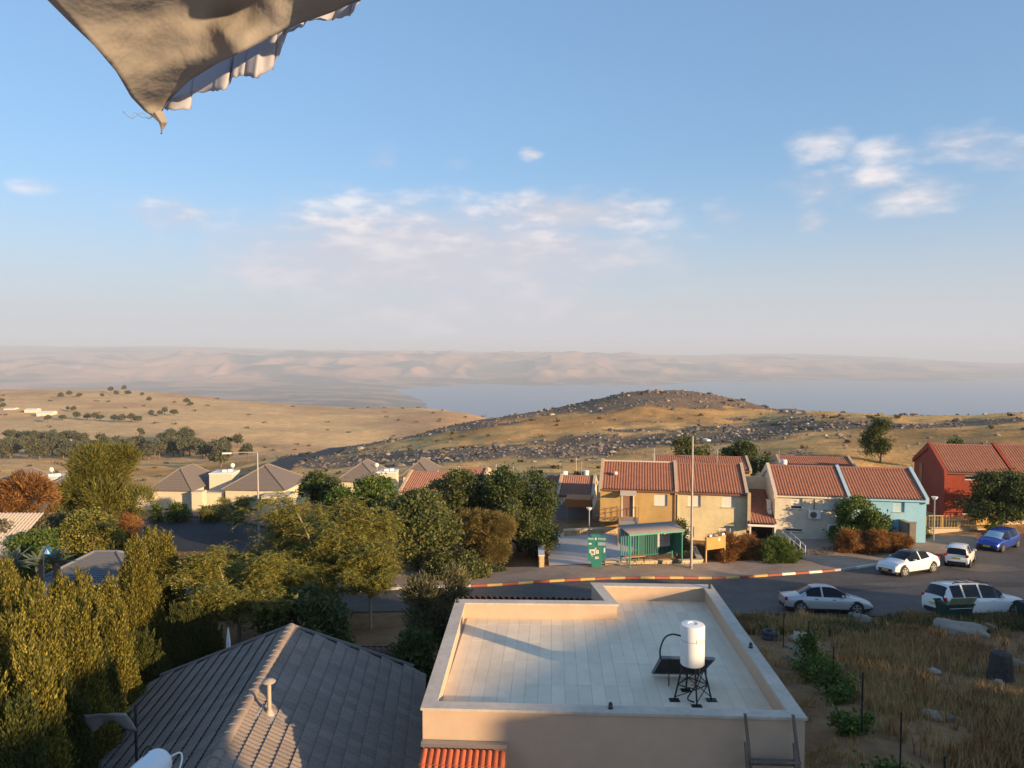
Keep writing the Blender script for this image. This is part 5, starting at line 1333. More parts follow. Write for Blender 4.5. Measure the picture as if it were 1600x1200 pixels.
# ================================================================== CARS
M_TYRE = mat('tyre', (.02, .02, .02), .85, .1, 10); M_RIM = mat('rim', (.5, .5, .5), .3, .05, 8, metal=.8)
M_CGL = mat('car_glass', (.012, .014, .018), .12, .05, 3, spec=.22); M_TRIM = mat('car_trim', (.025, .025, .027), .6)
M_REDL = mat('tail_red', (.45, .02, .02), .2); M_HEAD = mat('head_lamp', (.6, .62, .65), .12); M_PLATE = mat('yellow_plate', (.72, .52, .08), .5)
def car(label, px, py, phi, L, W, keys, glass, paint, roofm=None, wheel_r=.33, wb=(.18, .81), sunshade=None, extras=None, group='parked cars', lift=.05):
    """keys: (x fraction from the rear, roof z, belt z, half width at roof); glass: (x0,x1,kind)"""
    p = hit(px, py); x, y = p.x, p.y
    d = Vector((cos(phi), sin(phi), 0)); s = Vector((-sin(phi), cos(phi), 0))
    zf = lambda v: gz(x + v.x, y + v.y)
    fx_ = Vector((d.x, d.y, (zf(d * 1.3) - zf(-d * 1.3)) / 2.6)).normalized(); sy = Vector((s.x, s.y, (zf(s * .8) - zf(-s * .8)) / 1.6)).normalized(); up = fx_.cross(sy).normalized(); sy = up.cross(fx_)
    t = empty('parked_car'); M = Matrix((fx_, sy, up)).transposed().to_4x4(); M.translation = Vector((x, y, zf(Vector((0, 0, 0))) + lift)); t.matrix_world = M
    tag(t, label, 'car', group)
    xs = np.unique(np.concatenate([np.linspace(0, 1, 45), [k[0] for k in keys], [g for gg in glass for g in gg[:2]]]))
    kx = [k[0] for k in keys]; zt = np.interp(xs, kx, [k[1] for k in keys]); zb = np.interp(xs, kx, [k[2] for k in keys]); wr = np.interp(xs, kx, [k[3] for k in keys])
    ker = np.array([.25, .5, .25])
    zt[1:-1] = np.convolve(zt, ker, 'valid')
    hw = W / 2 * (1 - .10 * np.abs(2 * xs - 1) ** 5 - .03 * np.abs(2 * xs - 1) ** 2)
    rows = []
    for i, f in enumerate(xs):
        X = (f - .5) * L; h = hw[i]; bl = zb[i]; tz = zt[i]; low = .20 + .10 * abs(2 * f - 1) ** 6
        half = [(h * .90, low), (h * .97, low + .10), (h, .45), (h, bl * .62 + .12), (h * .975, bl - .05), (h * .94, bl), (min(wr[i], h * .93), max(tz - .05, bl + .005)), (wr[i] * .72, tz - .012), (wr[i] * .36, tz), ]
        prof = [(X, y_, z_) for (y_, z_) in half] + [(X, 0, tz + .004)] + [(X, -y_, z_) for (y_, z_) in reversed(half)]
        rows.append(prof)
    K = len(rows[0]); V = [v for r_ in rows for v in r_]
    groups = {}
    for i in range(len(xs) - 1):
        fm = (xs[i] + xs[i + 1]) / 2
        for k in range(K - 1):
            q = (i * K + k, i * K + k + 1, (i + 1) * K + k + 1, (i + 1) * K + k); g = 'body'
            side = k in (5, K - 7); top = 6 <= k <= K - 8
            for (g0, g1, kind) in glass:
                if g0 <= fm <= g1:
                    if kind == 'side' and side: g = 'side_window|%.2f|%d' % (g0, k)
                    if kind == 'front' and top: g = 'windscreen'
                    if kind == 'rear' and top: g = 'rear_window'
            if g == 'body' and (k in (0, K - 2)): g = 'sill'
            if g == 'body' and top and roofm and .2 < fm < .62: g = 'roof'
            groups.setdefault(g, []).append(q)
    groups['body'] += [tuple(range(K - 1, -1, -1)), tuple((len(xs) - 1) * K + k for k in range(K))]
    mats_ = {'body': paint, 'side_window': M_CGL, 'windscreen': sunshade or M_CGL, 'rear_window': M_CGL, 'sill': M_TRIM, 'roof': roofm or paint}
    for g, fs in groups.items():
        used = sorted({i for f in fs for i in f}); mp = {u: n for n, u in enumerate(used)}
        m_ = MB(); m_.add([V[u] for u in used], [tuple(mp[i] for i in f) for f in fs]); m_.build(g.split('|')[0], mats_[g.split('|')[0]], t, True)
    MB().b2((-L * .46, -W * .40, .16), (L * .46, W * .40, .42)).build('underbody', M_TRIM, t)
    for fx0 in wb:
        for sd in (-1, 1):
            X = (fx0 - .5) * L; hh = float(np.interp(fx0, xs, hw))
            MB().lathe([(.02, sd * (hh - .12)), (wheel_r * 1.16, sd * (hh - .12)), (wheel_r * 1.16, sd * (hh + .004)), (.02, sd * (hh + .004))], (X, 0, wheel_r + .03), 24, 'y').build('wheel_arch', M_TRIM, t)
            w_ = MB().lathe([(wheel_r * .6, sd * (hh - .2)), (wheel_r * .95, sd * (hh - .2)), (wheel_r, sd * (hh - .16)), (wheel_r, sd * (hh - .01)), (wheel_r * .95, sd * (hh + .025)), (wheel_r * .66, sd * (hh + .02))], (X, 0, wheel_r), 24, 'y').build('wheel', M_TYRE, t, True)
            rm = MB()
            for k in range(5):
                a_ = k * 2 * pi / 5 + .3; rm.box((X + cos(a_) * wheel_r * .36, sd * (hh + .02), wheel_r + sin(a_) * wheel_r * .36), (wheel_r * .66, .03, wheel_r * .2), M=Matrix.Rotation(-a_, 3, 'Y'))
            rm.lathe([(wheel_r * .58, sd * (hh + .005)), (wheel_r * .66, sd * (hh + .005)), (wheel_r * .66, sd * (hh + .03)), (wheel_r * .58, sd * (hh + .03)), (wheel_r * .58, sd * (hh + .005))], (X, 0, wheel_r), 20, 'y'); rm.build('rim', M_RIM, w_)
    for sd in (-1, 1):
        ws_ = [g for g in glass if g[2] == 'front'][0]; X = (ws_[0] + .04 - .5) * L; bl = float(np.interp(ws_[0], kx, [k[2] for k in keys]))
        MB().box((X, sd * (W / 2 + .07), bl + .07), (.14, .18, .13)).build('mirror', paint, t, bevel=.03)
        bz_ = float(np.interp(.97, kx, [k[2] for k in keys])); MB().box(((.955 - .5) * L, sd * W * .37, bz_ - .05), (.22, .28, .11), M=Matrix.Rotation(sd * R(-16), 3, 'Z')).build('headlight', M_HEAD, t, bevel=.02)
        rz0 = float(np.interp(.03, kx, [k[2] for k in keys])); MB().box(((.02 - .5) * L, sd * W * .40, rz0 - .08), (.16, .2, .2), M=Matrix.Rotation(sd * R(14), 3, 'Z')).build('tail_light', M_REDL, t, bevel=.02)
        for hx in (.36, .56): MB().box(((hx - .5) * L, sd * (W / 2 + .005), float(np.interp(hx, kx, [k[2] for k in keys])) - .12), (.17, .025, .03)).build('door_handle', paint if paint != M_SILV else M_TRIM, t)
    MB().b2((L * .485, -W * .30, .32), (L * .503, W * .30, .52)).build('grille', M_TRIM, t); MB().b2((L * .504, -.26, .38), (L * .51, .26, .49)).build('number_plate', M_PLATE, t)
    MB().b2((-L * .506, -.26, .62), (-L * .497, .26, .73)).build('number_plate', M_PLATE, t)
    MB().b2((-L * .503, -W * .36, .26), (-L * .48, W * .36, .46)).build('rear_bumper', M_TRIM, t)
    if extras: extras(t, L, W)
    return t
M_WCAR = mat('white_car_paint', (.78, .77, .75), .25, .03, 2, coat=.5); M_SILV = mat('silver_car_paint', (.48, .49, .50), .3, .04, 2, metal=.4, coat=.4)
M_BCAR = mat('blue_car_paint', (.03, .07, .36), .25, .05, 2, metal=.3, coat=.5); M_BROOF = mat('black_car_roof', (.03, .028, .028), .25, .05, 2, coat=.5)
SEDAN = [(0, .86, .80, .70), (.06, .95, .90, .70), (.14, .99, .93, .68), (.19, 1.04, .93, .62), (.33, 1.40, .92, .52), (.42, 1.46, .91, .54), (.54, 1.45, .90, .55), (.60, 1.38, .90, .56), (.75, .98, .89, .66), (.80, .93, .86, .70), (.92, .80, .74, .72), (.98, .68, .60, .68), (1, .58, .5, .6)]
SG = [(.18, .325, 'rear'), (.615, .755, 'front'), (.25, .42, 'side'), (.44, .70, 'side')]
car('silver sedan parked behind the dry grass', 1289, 957, R(-7), 4.55, 1.78, SEDAN, SG, M_SILV)
HATCH = [(0, .80, .78, .66), (.015, 1.02, .96, .64), (.06, 1.30, .98, .58), (.10, 1.44, .97, .56), (.30, 1.49, .94, .56), (.50, 1.48, .92, .56), (.60, 1.38, .91, .56), (.76, 1.00, .90, .62), (.82, .95, .88, .66), (.94, .80, .74, .66), (.985, .66, .58, .62), (1, .52, .48, .55)]
HG = [(.012, .075, 'rear'), (.60, .765, 'front'), (.12, .19, 'side'), (.21, .44, 'side'), (.46, .71, 'side')]
car('small white hatchback seen from its rear beside the blue car', 1500, 881, R(52), 3.65, 1.62, HATCH, HG, M_WCAR, wheel_r=.29, wb=(.16, .83))
car('blue hatchback with a pale sunshade in its windscreen', 1560, 858, R(214), 4.0, 1.75, HATCH, HG, M_BCAR, sunshade=mat('sunshade_foil', (.35, .52, .62), .3, .15, 5))
CHR = [(0, .80, .76, .68), (.02, 1.02, .96, .68), (.07, 1.14, 1.08, .66), (.12, 1.28, 1.12, .60), (.25, 1.47, 1.08, .55), (.42, 1.56, 1.00, .55), (.52, 1.54, .97, .56), (.58, 1.45, .96, .57), (.74, 1.08, .95, .64), (.80, 1.02, .93, .70), (.92, .90, .84, .72), (.98, .74, .66, .66), (1, .58, .5, .6)]
CG = [(.05, .135, 'rear'), (.565, .745, 'front'), (.24, .43, 'side'), (.45, .69, 'side')]
def chr_x(t, L, W):
    MB().box((-L * .40, 0, 1.30), (.35, 1.1, .04), M=Matrix.Rotation(R(-10), 3, 'Y')).build('spoiler', M_BROOF, t)
car('white crossover with black roof parked at the kerb end', 1419, 896, R(203), 4.36, 1.80, CHR, CG, M_WCAR, roofm=M_BROOF, wheel_r=.36, extras=chr_x)
SUV = [(0, .92, .90, .74), (.012, 1.08, 1.04, .74), (.05, 1.42, 1.08, .66), (.09, 1.68, 1.08, .60), (.25, 1.73, 1.06, .60), (.46, 1.73, 1.04, .60), (.58, 1.66, 1.03, .61), (.63, 1.56, 1.03, .62), (.75, 1.16, 1.02, .70), (.79, 1.10, 1.0, .76), (.92, 1.00, .92, .78), (.98, .84, .74, .72), (1, .66, .6, .64)]
UG = [(.014, .075, 'rear'), (.615, .755, 'front'), (.10, .225, 'side'), (.245, .42, 'side'), (.44, .70, 'side')]
def suv_x(t, L, W):
    for sd in (-1, 1): MB().tube([(-L * .36, sd * .62, 1.74), (-L * .34, sd * .62, 1.80), (L * .04, sd * .62, 1.80), (L * .06, sd * .62, 1.74)], .025, 6).build('roof_rail', M_TRIM, t)
    for x_ in (-.26, -.14): MB().b2((L * x_ - .04, -.62, 1.775), (L * x_ + .04, .62, 1.80)).build('roof_bar', M_TRIM, t)
    MB().b2((L * .0, -.42, 1.728), (L * .085, .42, 1.748)).build('sunroof', M_CGL, t)
car('large white SUV with roof rails behind the dumpsters', 1524, 963, R(9), 4.95, 1.92, SUV, UG, M_WCAR, wheel_r=.38, extras=suv_x)
# ================================================================== VEGETATION
def rnd_dir(rg, n):
    v = rg.normal(size=(n, 3)); return v / np.linalg.norm(v, axis=1, keepdims=True)
def leaf_quads(C, D, ll, lw, rg):
    n = len(C); S = np.cross(D, rnd_dir(rg, n)); S /= np.maximum(np.linalg.norm(S, axis=1, keepdims=True), 1e-6)
    ll = np.broadcast_to(np.asarray(ll, float), (n,))[:, None]; lw = np.broadcast_to(np.asarray(lw, float), (n,))[:, None]
    V = np.stack([C - D * ll / 2, C + S * lw / 2, C + D * ll / 2, C - S * lw / 2], 1).reshape(-1, 3)
    Fq = np.arange(4 * n).reshape(n, 4)
    return V, Fq
def crown_geo(blobs, cov, cr, ll, lw, seed, up=0.0, out=.5, inner=.15, low=-.75, flat=1.0):
    rg = np.random.default_rng(seed); Vs = []; Fs = []; k = 0
    B = np.array(blobs, float); area = 4 * pi * ((B[:, 3] * B[:, 4]) ** 1.6 / 3 + (B[:, 3] * B[:, 5]) ** 1.6 / 3 + (B[:, 4] * B[:, 5]) ** 1.6 / 3) ** (1 / 1.6)
    la = ll * lw * .5
    for b, a in zip(B, area):
        n = int(cov * a / la); per = max(int(4.0 * cr * cr / la * .55), 6); nc = max(n // per, 4)
        d = rnd_dir(rg, nc * 2); d = d[d[:, 2] > low][:nc]; nc = len(d)
        rad = np.where(rg.random(nc) < inner, rg.uniform(.35, .8, nc), rg.uniform(.82, 1.08, nc))
        C = b[:3] + d * b[3:6] * rad[:, None]
        keep = vnoise(C[:, 0] * .36 / cr + seed, C[:, 2] * .42 / cr + C[:, 1] * .3 / cr, seed) > .33
        C = C[keep]; d = d[keep]; nc = len(C)
        off = rg.normal(size=(nc, per, 3)) * cr * np.array([1, 1, .8]) * .62 * rg.uniform(.7, 1.25, (nc, 1, 1))
        P = (C[:, None] + off).reshape(-1, 3); D = rnd_dir(rg, len(P)) * (1 - out) + np.repeat(d, per, 0) * out + np.array([0, 0, up]); D[:, 2] *= flat
        D /= np.maximum(np.linalg.norm(D, axis=1, keepdims=True), 1e-6)
        s = rg.uniform(.65, 1.3, len(P)); V, Fq = leaf_quads(P, D, ll * s, lw * s, rg)
        Vs.append(V); Fs.append(Fq + k); k += len(V)
    return np.concatenate(Vs), np.concatenate(Fs)
LM = {
    'dark': leafmat('leaf_dark_green', (0.030, 0.055, 0.019), (0.097, 0.131, 0.036), (0.221, 0.214, 0.069)),
    'fig': leafmat('leaf_mid_green', (0.048, 0.076, 0.025), (0.145, 0.159, 0.048), (0.304, 0.262, 0.097)),
    'bright': leafmat('leaf_fresh_green', (0.041, 0.090, 0.019), (0.138, 0.193, 0.039), (0.262, 0.262, 0.055)),
    'olive': leafmat('leaf_olive', (0.069, 0.080, 0.041), (0.193, 0.172, 0.083), (0.359, 0.290, 0.152)),
    'mimosa': leafmat('leaf_feathery', (0.085, 0.105, 0.022), (0.27, 0.245, 0.05), (0.44, 0.34, 0.08)),
    'thuja': leafmat('leaf_golden_thuja', (.035, .046, .009), (.22, .19, .034), (.44, .34, .062), .25),
    'thujad': leafmat('leaf_green_thuja', (0.028, 0.041, 0.011), (0.076, 0.086, 0.019), (0.138, 0.124, 0.028), .2),
    'brown': leafmat('leaf_dead_brown', (0.103, 0.048, 0.017), (0.276, 0.131, 0.041), (0.386, 0.193, 0.069), .2),
    'pine': leafmat('leaf_pine', (0.055, 0.069, 0.014), (0.179, 0.166, 0.030), (0.290, 0.235, 0.048), .25),
    'yellow': leafmat('leaf_yellow_bush', (.12, .098, .03), (.27, .205, .06), (.38, .28, .09)),
    'far': leafmat('leaf_far_grey_green', (.075, .082, .046), (.19, .18, .095)),
    'agave': leafmat('leaf_agave', (.09, .125, .09), (.20, .23, .16), None, .15),
    'dryred': leafmat('leaf_rust_bush', (0.138, 0.062, 0.021), (0.359, 0.166, 0.048), (0.455, 0.248, 0.083), .25),
}
M_BARK = mat('bark', (.16, .115, .08), .95, .3, 6, .5, 20); M_BARKL = mat('pale_bark', (.30, .24, .17), .9, .25, 6, .4, 20)
def limbs(h, w, cb, seed, r0, nl=7, bark=None):
    rg = random.Random(seed); mb = MB(); top = Vector((rg.uniform(-.1, .1) * w, rg.uniform(-.1, .1) * w, cb + (h - cb) * .55))
    b1 = Vector((rg.uniform(-.06, .06) * h, rg.uniform(-.06, .06) * h, cb * .6)); mb.tube([(0, 0, -.3), b1, (b1 + top) / 2 + Vector((.1, .05, 0)), top], [r0 * 1.2, r0 * .9, r0 * .6, r0 * .25], 8)
    for k in range(nl):
        a = k * 2.4 + rg.random(); s = b1.lerp(top, rg.uniform(0.0, .7)); e = Vector((cos(a) * w * .38, sin(a) * w * .38, cb + (h - cb) * rg.uniform(.25, .8)))
        m = s.lerp(e, .5) + Vector((0, 0, rg.uniform(-.05, .12) * h)); mb.tube([s, m, e], [r0 * .5, r0 * .32, r0 * .1], 6)
        for q in range(2):
            e2 = e + Vector((rg.uniform(-1, 1), rg.uniform(-1, 1), rg.uniform(-.2, .8))) * w * .14; mb.tube([m.lerp(e, .4), e2], [r0 * .22, r0 * .06], 5)
    return mb
def tree(label, px, top, Y, wpx, kind, seed, cb=.25, cov=2.0, cr=.30, ll=.20, lw=.10, nb=9, nm='tree', cat='tree', group=None, squash=1.0, up=0, out=.45, r0=None, flat=1.0, lowz=None, bark=None, base_z=None):
    p = at(px, top, Y); g = gz(p.x, p.y) if base_z is None else base_z; h = p.z - g; w = wpx / F * Y
    t = empty(nm, (p.x, p.y, g)); tag(t, label, cat, group); rg = random.Random(seed); cbz = h * cb; ch = h - cbz
    blobs = [(0, 0, cbz + ch * .46, w * .29, w * .29, ch * .36)]
    for k in range(nb + 5):
        a = k * 2.399 + rg.random() * 1.1; rr = w * rg.uniform(.14, .40); z = cbz + ch * rg.uniform(.15, .86); s = rg.uniform(.09, .235)
        rr *= (1.0 if z < cbz + ch * .6 else .75)
        blobs.append((cos(a) * rr, sin(a) * rr * .9, z, w * s, w * s, min(w * s * .9, ch * .3) * squash))
    blobs.append((rg.uniform(-.1, .1) * w, 0, h - ch * .2, w * .2, w * .2, ch * .19))
    V, Fq = crown_geo(blobs, cov, cr, ll, lw, seed, up, out, flat=flat)
    V[:, 2] = np.maximum(V[:, 2], .02)
    link('crown', fastmesh('crown', V, Fq), t, LM[kind])
    r0 = r0 or max(.05, w * .03)
    limbs(h, w, max(cbz, .3), seed, r0).build('trunk', bark or M_BARK, t, True)
    return t
TG = 'garden trees in front of the houses'

def mimosa(label, px, top, Y, wpx, seed, cb, nsp, nm='tree', frond=.5, r0=.16, kind='mimosa'):
    """open umbrella tree: sprays of pinnate fronds at the ends of pale limbs"""
    p = at(px, top, Y); g = gz(p.x, p.y); h = p.z - g; w = wpx / F * Y; rg = np.random.default_rng(seed); rp = random.Random(seed)
    t = empty(nm, (p.x, p.y, g)); tag(t, label, 'tree', TG); cbz = h * cb; ch = h - cbz
    tips = []; mb = MB(); fork = Vector((rp.uniform(-.3, .3), rp.uniform(-.3, .3), max(cbz * .8, h * .22)))
    mb.tube([(0, 0, -.3), (fork.x * .4, fork.y * .4, fork.z * .5), fork], [r0 * 1.2, r0, r0 * .85], 8)
    for k in range(11):
        a = k * 2.399 + rp.uniform(-.3, .3); rad = w * .5 * rp.uniform(.55, 1.05) * (.35 if k % 4 == 0 else 1); e = Vector((cos(a) * rad, sin(a) * rad, cbz + ch * (rp.uniform(.55, .95) - .42 * (rad / (w * .5)) ** 2)))
        m = fork.lerp(e, .5) + Vector((rp.uniform(-.2, .2), rp.uniform(-.2, .2), ch * rp.uniform(.0, .16))); pts_ = smooth_path([fork, m, e], 8); mb.tube(pts_, [r0 * (.55 - .05 * i) for i in range(9)], 6)
        for q in range(7):
            b = pts_[rp.randint(3, 8)]; a2 = a + rp.uniform(-1.3, 1.3); e2 = b + Vector((cos(a2), sin(a2), rp.uniform(-.25, .45))) * w * rp.uniform(.08, .2); e2.z = min(e2.z, h * .98); mb.tube([b, b.lerp(e2, .5) + Vector((0, 0, .08)), e2], [r0 * .2, r0 * .13, r0 * .06], 5); tips += [e2, b.lerp(e2, .6)]
        tips.append(e)
    mb.build('trunk', M_BARKL, t, True)
    T = np.array([tuple(v) for v in tips]); C = T[rg.integers(0, len(T), nsp)] + rg.normal(size=(nsp, 3)) * np.array([.42, .42, .26]) * (w / 8)
    nf = 8; C = np.repeat(C, nf, 0); n = len(C); a = rg.random(n) * 2 * pi; el = rg.normal(.12, .35, n); D = np.stack([np.cos(a) * np.cos(el), np.sin(a) * np.cos(el), np.sin(el)], 1)
    L = frond * rg.uniform(.65, 1.2, n); S = np.stack([-np.sin(a), np.cos(a), 0 * a], 1); tint = []
    Vs, Fs, k0 = [], [], 0; npair = 7
    for j in range(npair):
        s_ = (j + 1) / npair
        base = C + D * (L * s_)[:, None] + np.array([0, 0, -1.0]) * (.35 * L * s_ ** 2)[:, None]
        for sd in (-1, 1):
            d = S * sd * .86 + D * .5 + rg.normal(size=(n, 3)) * .12; d /= np.linalg.norm(d, axis=1, keepdims=True); ll = L * (.34 - .18 * s_); lw = L * .085
            sv = np.cross(d, np.array([0, 0, 1.0]) + rg.normal(size=(n, 3)) * .9); sv /= np.linalg.norm(sv, axis=1, keepdims=True); c2 = base + d * (ll / 2)[:, None]
            V = np.stack([c2 - d * (ll / 2)[:, None], c2 + sv * lw[:, None] / 2, c2 + d * (ll / 2)[:, None], c2 - sv * lw[:, None] / 2], 1).reshape(-1, 3); Vs.append(V); Fs.append(np.arange(4 * n).reshape(n, 4) + k0); k0 += 4 * n
    link('crown', fastmesh('crown', np.concatenate(Vs), np.concatenate(Fs)), t, LM[kind])
    return t
# --- trees of the middle band
tree('dark tree with rows of drooping leaflets, furthest back of the green trees', 502, 738, 64, 92, 'dark', 1, .12, 2.2, .34, .34, .10, group=TG, up=-.5)
tree('fresh green tree between the dark leaflet tree and the fig', 575, 744, 58, 135, 'bright', 2, .1, 2.0, .34, .22, .13, 12, group=TG)
tree('large leaved fig tree with pale leaf highlights', 650, 768, 52, 140, 'fig', 3, .05, 1.9, .30, .24, .15, 13, group=TG)
tree('broad dark tree in front of the low red roofed house', 812, 737, 60, 140, 'dark', 4, .08, 2.0, .36, .20, .11, 14, group=TG)
tree('olive green tree crown left of the broad dark tree', 725, 741, 61, 125, 'fig', 5, .1, 2.0, .34, .20, .11, 12, group=TG)
tree('yellow green tree just behind the golden round bush', 800, 780, 56.5, 70, 'fig', 55, .1, 1.9, .28, .18, .1, 8, group=TG)
BG = 'bushes round the plaza'
tree('golden brown round bush beside the bare soil bed', 757, 797, 55, 104, 'yellow', 6, .02, 2.4, .22, .16, .035, 8, 'bush', 'bush', BG, out=.75)
tree('white flecked dark bush next to the plaza wall', 848, 826, 56.5, 58, 'dark', 7, .02, 1.9, .24, .16, .1, 7, 'bush', 'bush', BG)
tree('low green bush below the golden round bush', 712, 862, 50.5, 95, 'fig', 8, .0, 1.9, .24, .18, .11, 8, 'bush', 'bush', BG)
tree('tiny green bush at the pavement edge', 772, 880, 52.5, 34, 'dark', 9, .0, 1.8, .15, .12, .08, 4, 'bush', 'bush', BG)
mimosa('feathery spreading tree with olive brown sprays beside the tall lamp post', 502, 774, 40.5, 255, 10, .22, 2100, frond=.52)
mimosa('lower feathery tree spreading over the far end of the grey roof', 372, 850, 34, 195, 11, .32, 1200, frond=.46, r0=.1)
mimosa('slender feathery street tree beside the olive', 578, 858, 37, 110, 12, .45, 420, frond=.42, r0=.07)
mimosa('feathery tree on the far side of the road bend', 362, 768, 68, 74, 13, .4, 260, frond=.5, r0=.09)
tree('dark undergrowth tree below the feathery sprays', 470, 925, 33, 150, 'dark', 14, .05, 1.3, .3, .3, .1, 10, group=TG, out=.2)
tree('grey green olive tree beside the flat roofed house', 688, 884, 29.5, 138, 'olive', 15, .05, 2.0, .26, .20, .045, 14, group=TG, up=.45, out=.7)
tree('dark shrub under the olive by the peach house', 650, 985, 27, 90, 'dark', 16, .0, 1.8, .24, .2, .07, 9, 'bush', 'bush', BG, base_z=-13.3)
# --- left
LG = 'trees and shrubs on the left'
tree('tall yellow green pine before the left villas', 160, 694, 66, 128, 'pine', 17, .12, 2.0, .42, .40, .05, 16, group=LG, out=.7, up=.3)
tree('rust brown dead conifer in front of the left villas', 28, 742, 60, 120, 'brown', 18, .02, 1.9, .30, .40, .07, 14, group=LG, out=.85, up=.15)
mimosa('small tree with visible pale limbs below the pine', 150, 792, 58, 100, 19, .3, 330, frond=.45, r0=.11, kind='pine')
tree('yellow green shrub below the dead conifer', 55, 815, 53, 130, 'olive', 20, .0, 1.8, .28, .2, .11, 11, 'shrub', 'shrub', LG)
tree('olive coloured shrub left of the road bend', 140, 808, 52, 120, 'mimosa', 21, .0, 1.8, .28, .2, .1, 11, 'shrub', 'shrub', LG)
tree('rusty dry shrub at the start of the road bend', 195, 804, 54, 52, 'dryred', 22, .0, 2.0, .24, .2, .03, 8, 'shrub', 'shrub', LG, out=.75)
tree('leafy shrub at the left edge above the agaves', -5, 815, 48, 100, 'olive', 23, .0, 1.8, .26, .2, .11, 9, 'shrub', 'shrub', LG)
tree('green shrub right of the blue crossing sign', 60, 828, 47, 90, 'bright', 24, .0, 1.8, .24, .2, .11, 8, 'shrub', 'shrub', LG)
VG = 'shrubs in the villa gardens'
for i, (px, tp, w) in enumerate([(242, 790, 24), (278, 786, 40), (330, 792, 34), (372, 800, 30), (85, 795, 36)]):
    tree(['small palm like shrub at the left end of the villa garden', 'wide leafy shrub before the middle villa window', 'round shrub before the villa entrance wall', 'shrub behind the utility cabinet', 'dark shrub by the bowl lamp'][i], px, tp, 74, w, 'bright', 30 + i, .0, 1.8, .24, .22, .1, 6, 'shrub', 'shrub', VG)
# thuja hedge, single conifers
def thuja(label, px, top, Y, wpx, seed, kind='thuja', base=None, lean=0.0):
    p = at(px, top, Y); g = gz(p.x, p.y); h = p.z - g; w = wpx / F * Y; rg = np.random.default_rng(seed)
    t = empty('thuja', (p.x, p.y, g)); tag(t, label, 'conifer', 'thuja conifers of the hedge')
    n = int(9500 * (h * w) / 9); u = rg.random(n); z = h * (1 - np.sqrt(u) * .985); prof = np.clip((1 - z / h), 0, 1) ** .62 * (1 - .25 * np.clip(1 - z / (h * .25), 0, 1))
    a = rg.random(n) * 2 * pi
    spk = .62 + .36 * vnoise(a * 2.6 + seed, z * .9, seed) + .38 * vnoise(a * 5.5 + seed, z * 2.6, seed + 3)
    rr = w / 2 * prof * spk * rg.uniform(.72, 1.04, n)
    C = np.stack([np.cos(a) * rr, np.sin(a) * rr, z], 1)
    D = np.stack([np.cos(a) * .38, np.sin(a) * .38, np.ones(n)], 1) + rnd_dir(rg, n) * .28; D /= np.linalg.norm(D, axis=1, keepdims=True)
    # each spray is four flakes
    Vs, Fs, k = [], [], 0
    for q in range(5):
        off = rg.normal(size=(n, 3)) * np.array([.05, .05, .08]) * (1.0 + q * .15); V, Fq = leaf_quads(C + off, D, rg.uniform(.06, .15, n), rg.uniform(.02, .04, n), rg); Vs.append(V); Fs.append(Fq + k); k += len(V)
    # pointed leader sprays
    m = 26; a2 = rg.random(m) * 2 * pi; z2 = rg.uniform(.35, .95, m) * h; r2 = w / 2 * (1 - z2 / h) ** .62 * .9
    for i in range(m):
        b0 = np.array([cos(a2[i]) * r2[i], sin(a2[i]) * r2[i], z2[i]]); L = rg.uniform(.35, .8); kk = 150; s = rg.random(kk)
        P = b0 + np.stack([np.cos(a2[i]) * s * L * .25, np.sin(a2[i]) * s * L * .25, s * L], 1) + rg.normal(size=(kk, 3)) * (.085 * (1.1 - s))[:, None]
        Dd = np.array([cos(a2[i]) * .25, sin(a2[i]) * .25, 1.0]) + rnd_dir(rg, kk) * .3; Dd /= np.linalg.norm(Dd, axis=1, keepdims=True)
        V, Fq = leaf_quads(P, Dd, .10, .032, rg); Vs.append(V); Fs.append(Fq + k); k += len(V)
    link('crown', fastmesh('crown', np.concatenate(Vs), np.concatenate(Fs)), t, LM[kind])
    MB().tube([(0, 0, -.3), (0, 0, h * .5), (0, 0, h * .9)], [w * .06, w * .035, .02], 7).build('trunk', M_BARK, t)
hedge = [(-35, 905, 19, 170), (5, 868, 23, 130), (48, 905, 19.5, 120), (95, 900, 22, 125), (128, 893, 24.5, 110), (165, 908, 25.5, 100), (62, 930, 17.5, 130), (10, 950, 16.5, 150), (120, 945, 19.5, 130), (178, 945, 23, 90), (-40, 1000, 14.5, 170), (50, 1000, 15.2, 140)]
desc = ['at the far left edge, broad', 'tallest at the left edge', 'with twin upright tips near the left edge', 'below the pavilion post', 'in front of the pavilion roof', 'right of the pavilion middle', 'front row, second from the left', 'front row at the left edge', 'front row below the pavilion', 'short, at the foot of the tall brown thuja', 'nearest, in the bottom left corner', 'nearest, second from the corner']
for i, (px, tp, Y, w) in enumerate(hedge): thuja('golden green thuja ' + desc[i], px, tp, Y, w, 100 + i, 'thuja')
thuja('tall brownish thuja beside the pavilion roof', 212, 838, 31, 92, 130); thuja('second tall brownish thuja right of the pavilion roof', 255, 830, 34, 88, 131); thuja('small tip of a thuja behind the tall brownish one', 232, 824, 36, 50, 132)
for i, (px, tp, Y, w) in enumerate([(150, 1010, 20.5, 120), (215, 990, 25, 120), (95, 1050, 17.5, 120), (285, 945, 30, 90), (318, 960, 30.5, 80), (30, 1090, 14.3, 140)]):
    thuja(['dark green thuja in the shade below the golden hedge', 'dark thuja behind the left eave of the grey roof', 'dark thuja above the cloth shade', 'dark thuja beneath the tall brownish thujas', 'dark thuja beside the white post', 'dark thuja in the bottom left corner'][i], px, tp, Y, w, 140 + i, 'thujad')
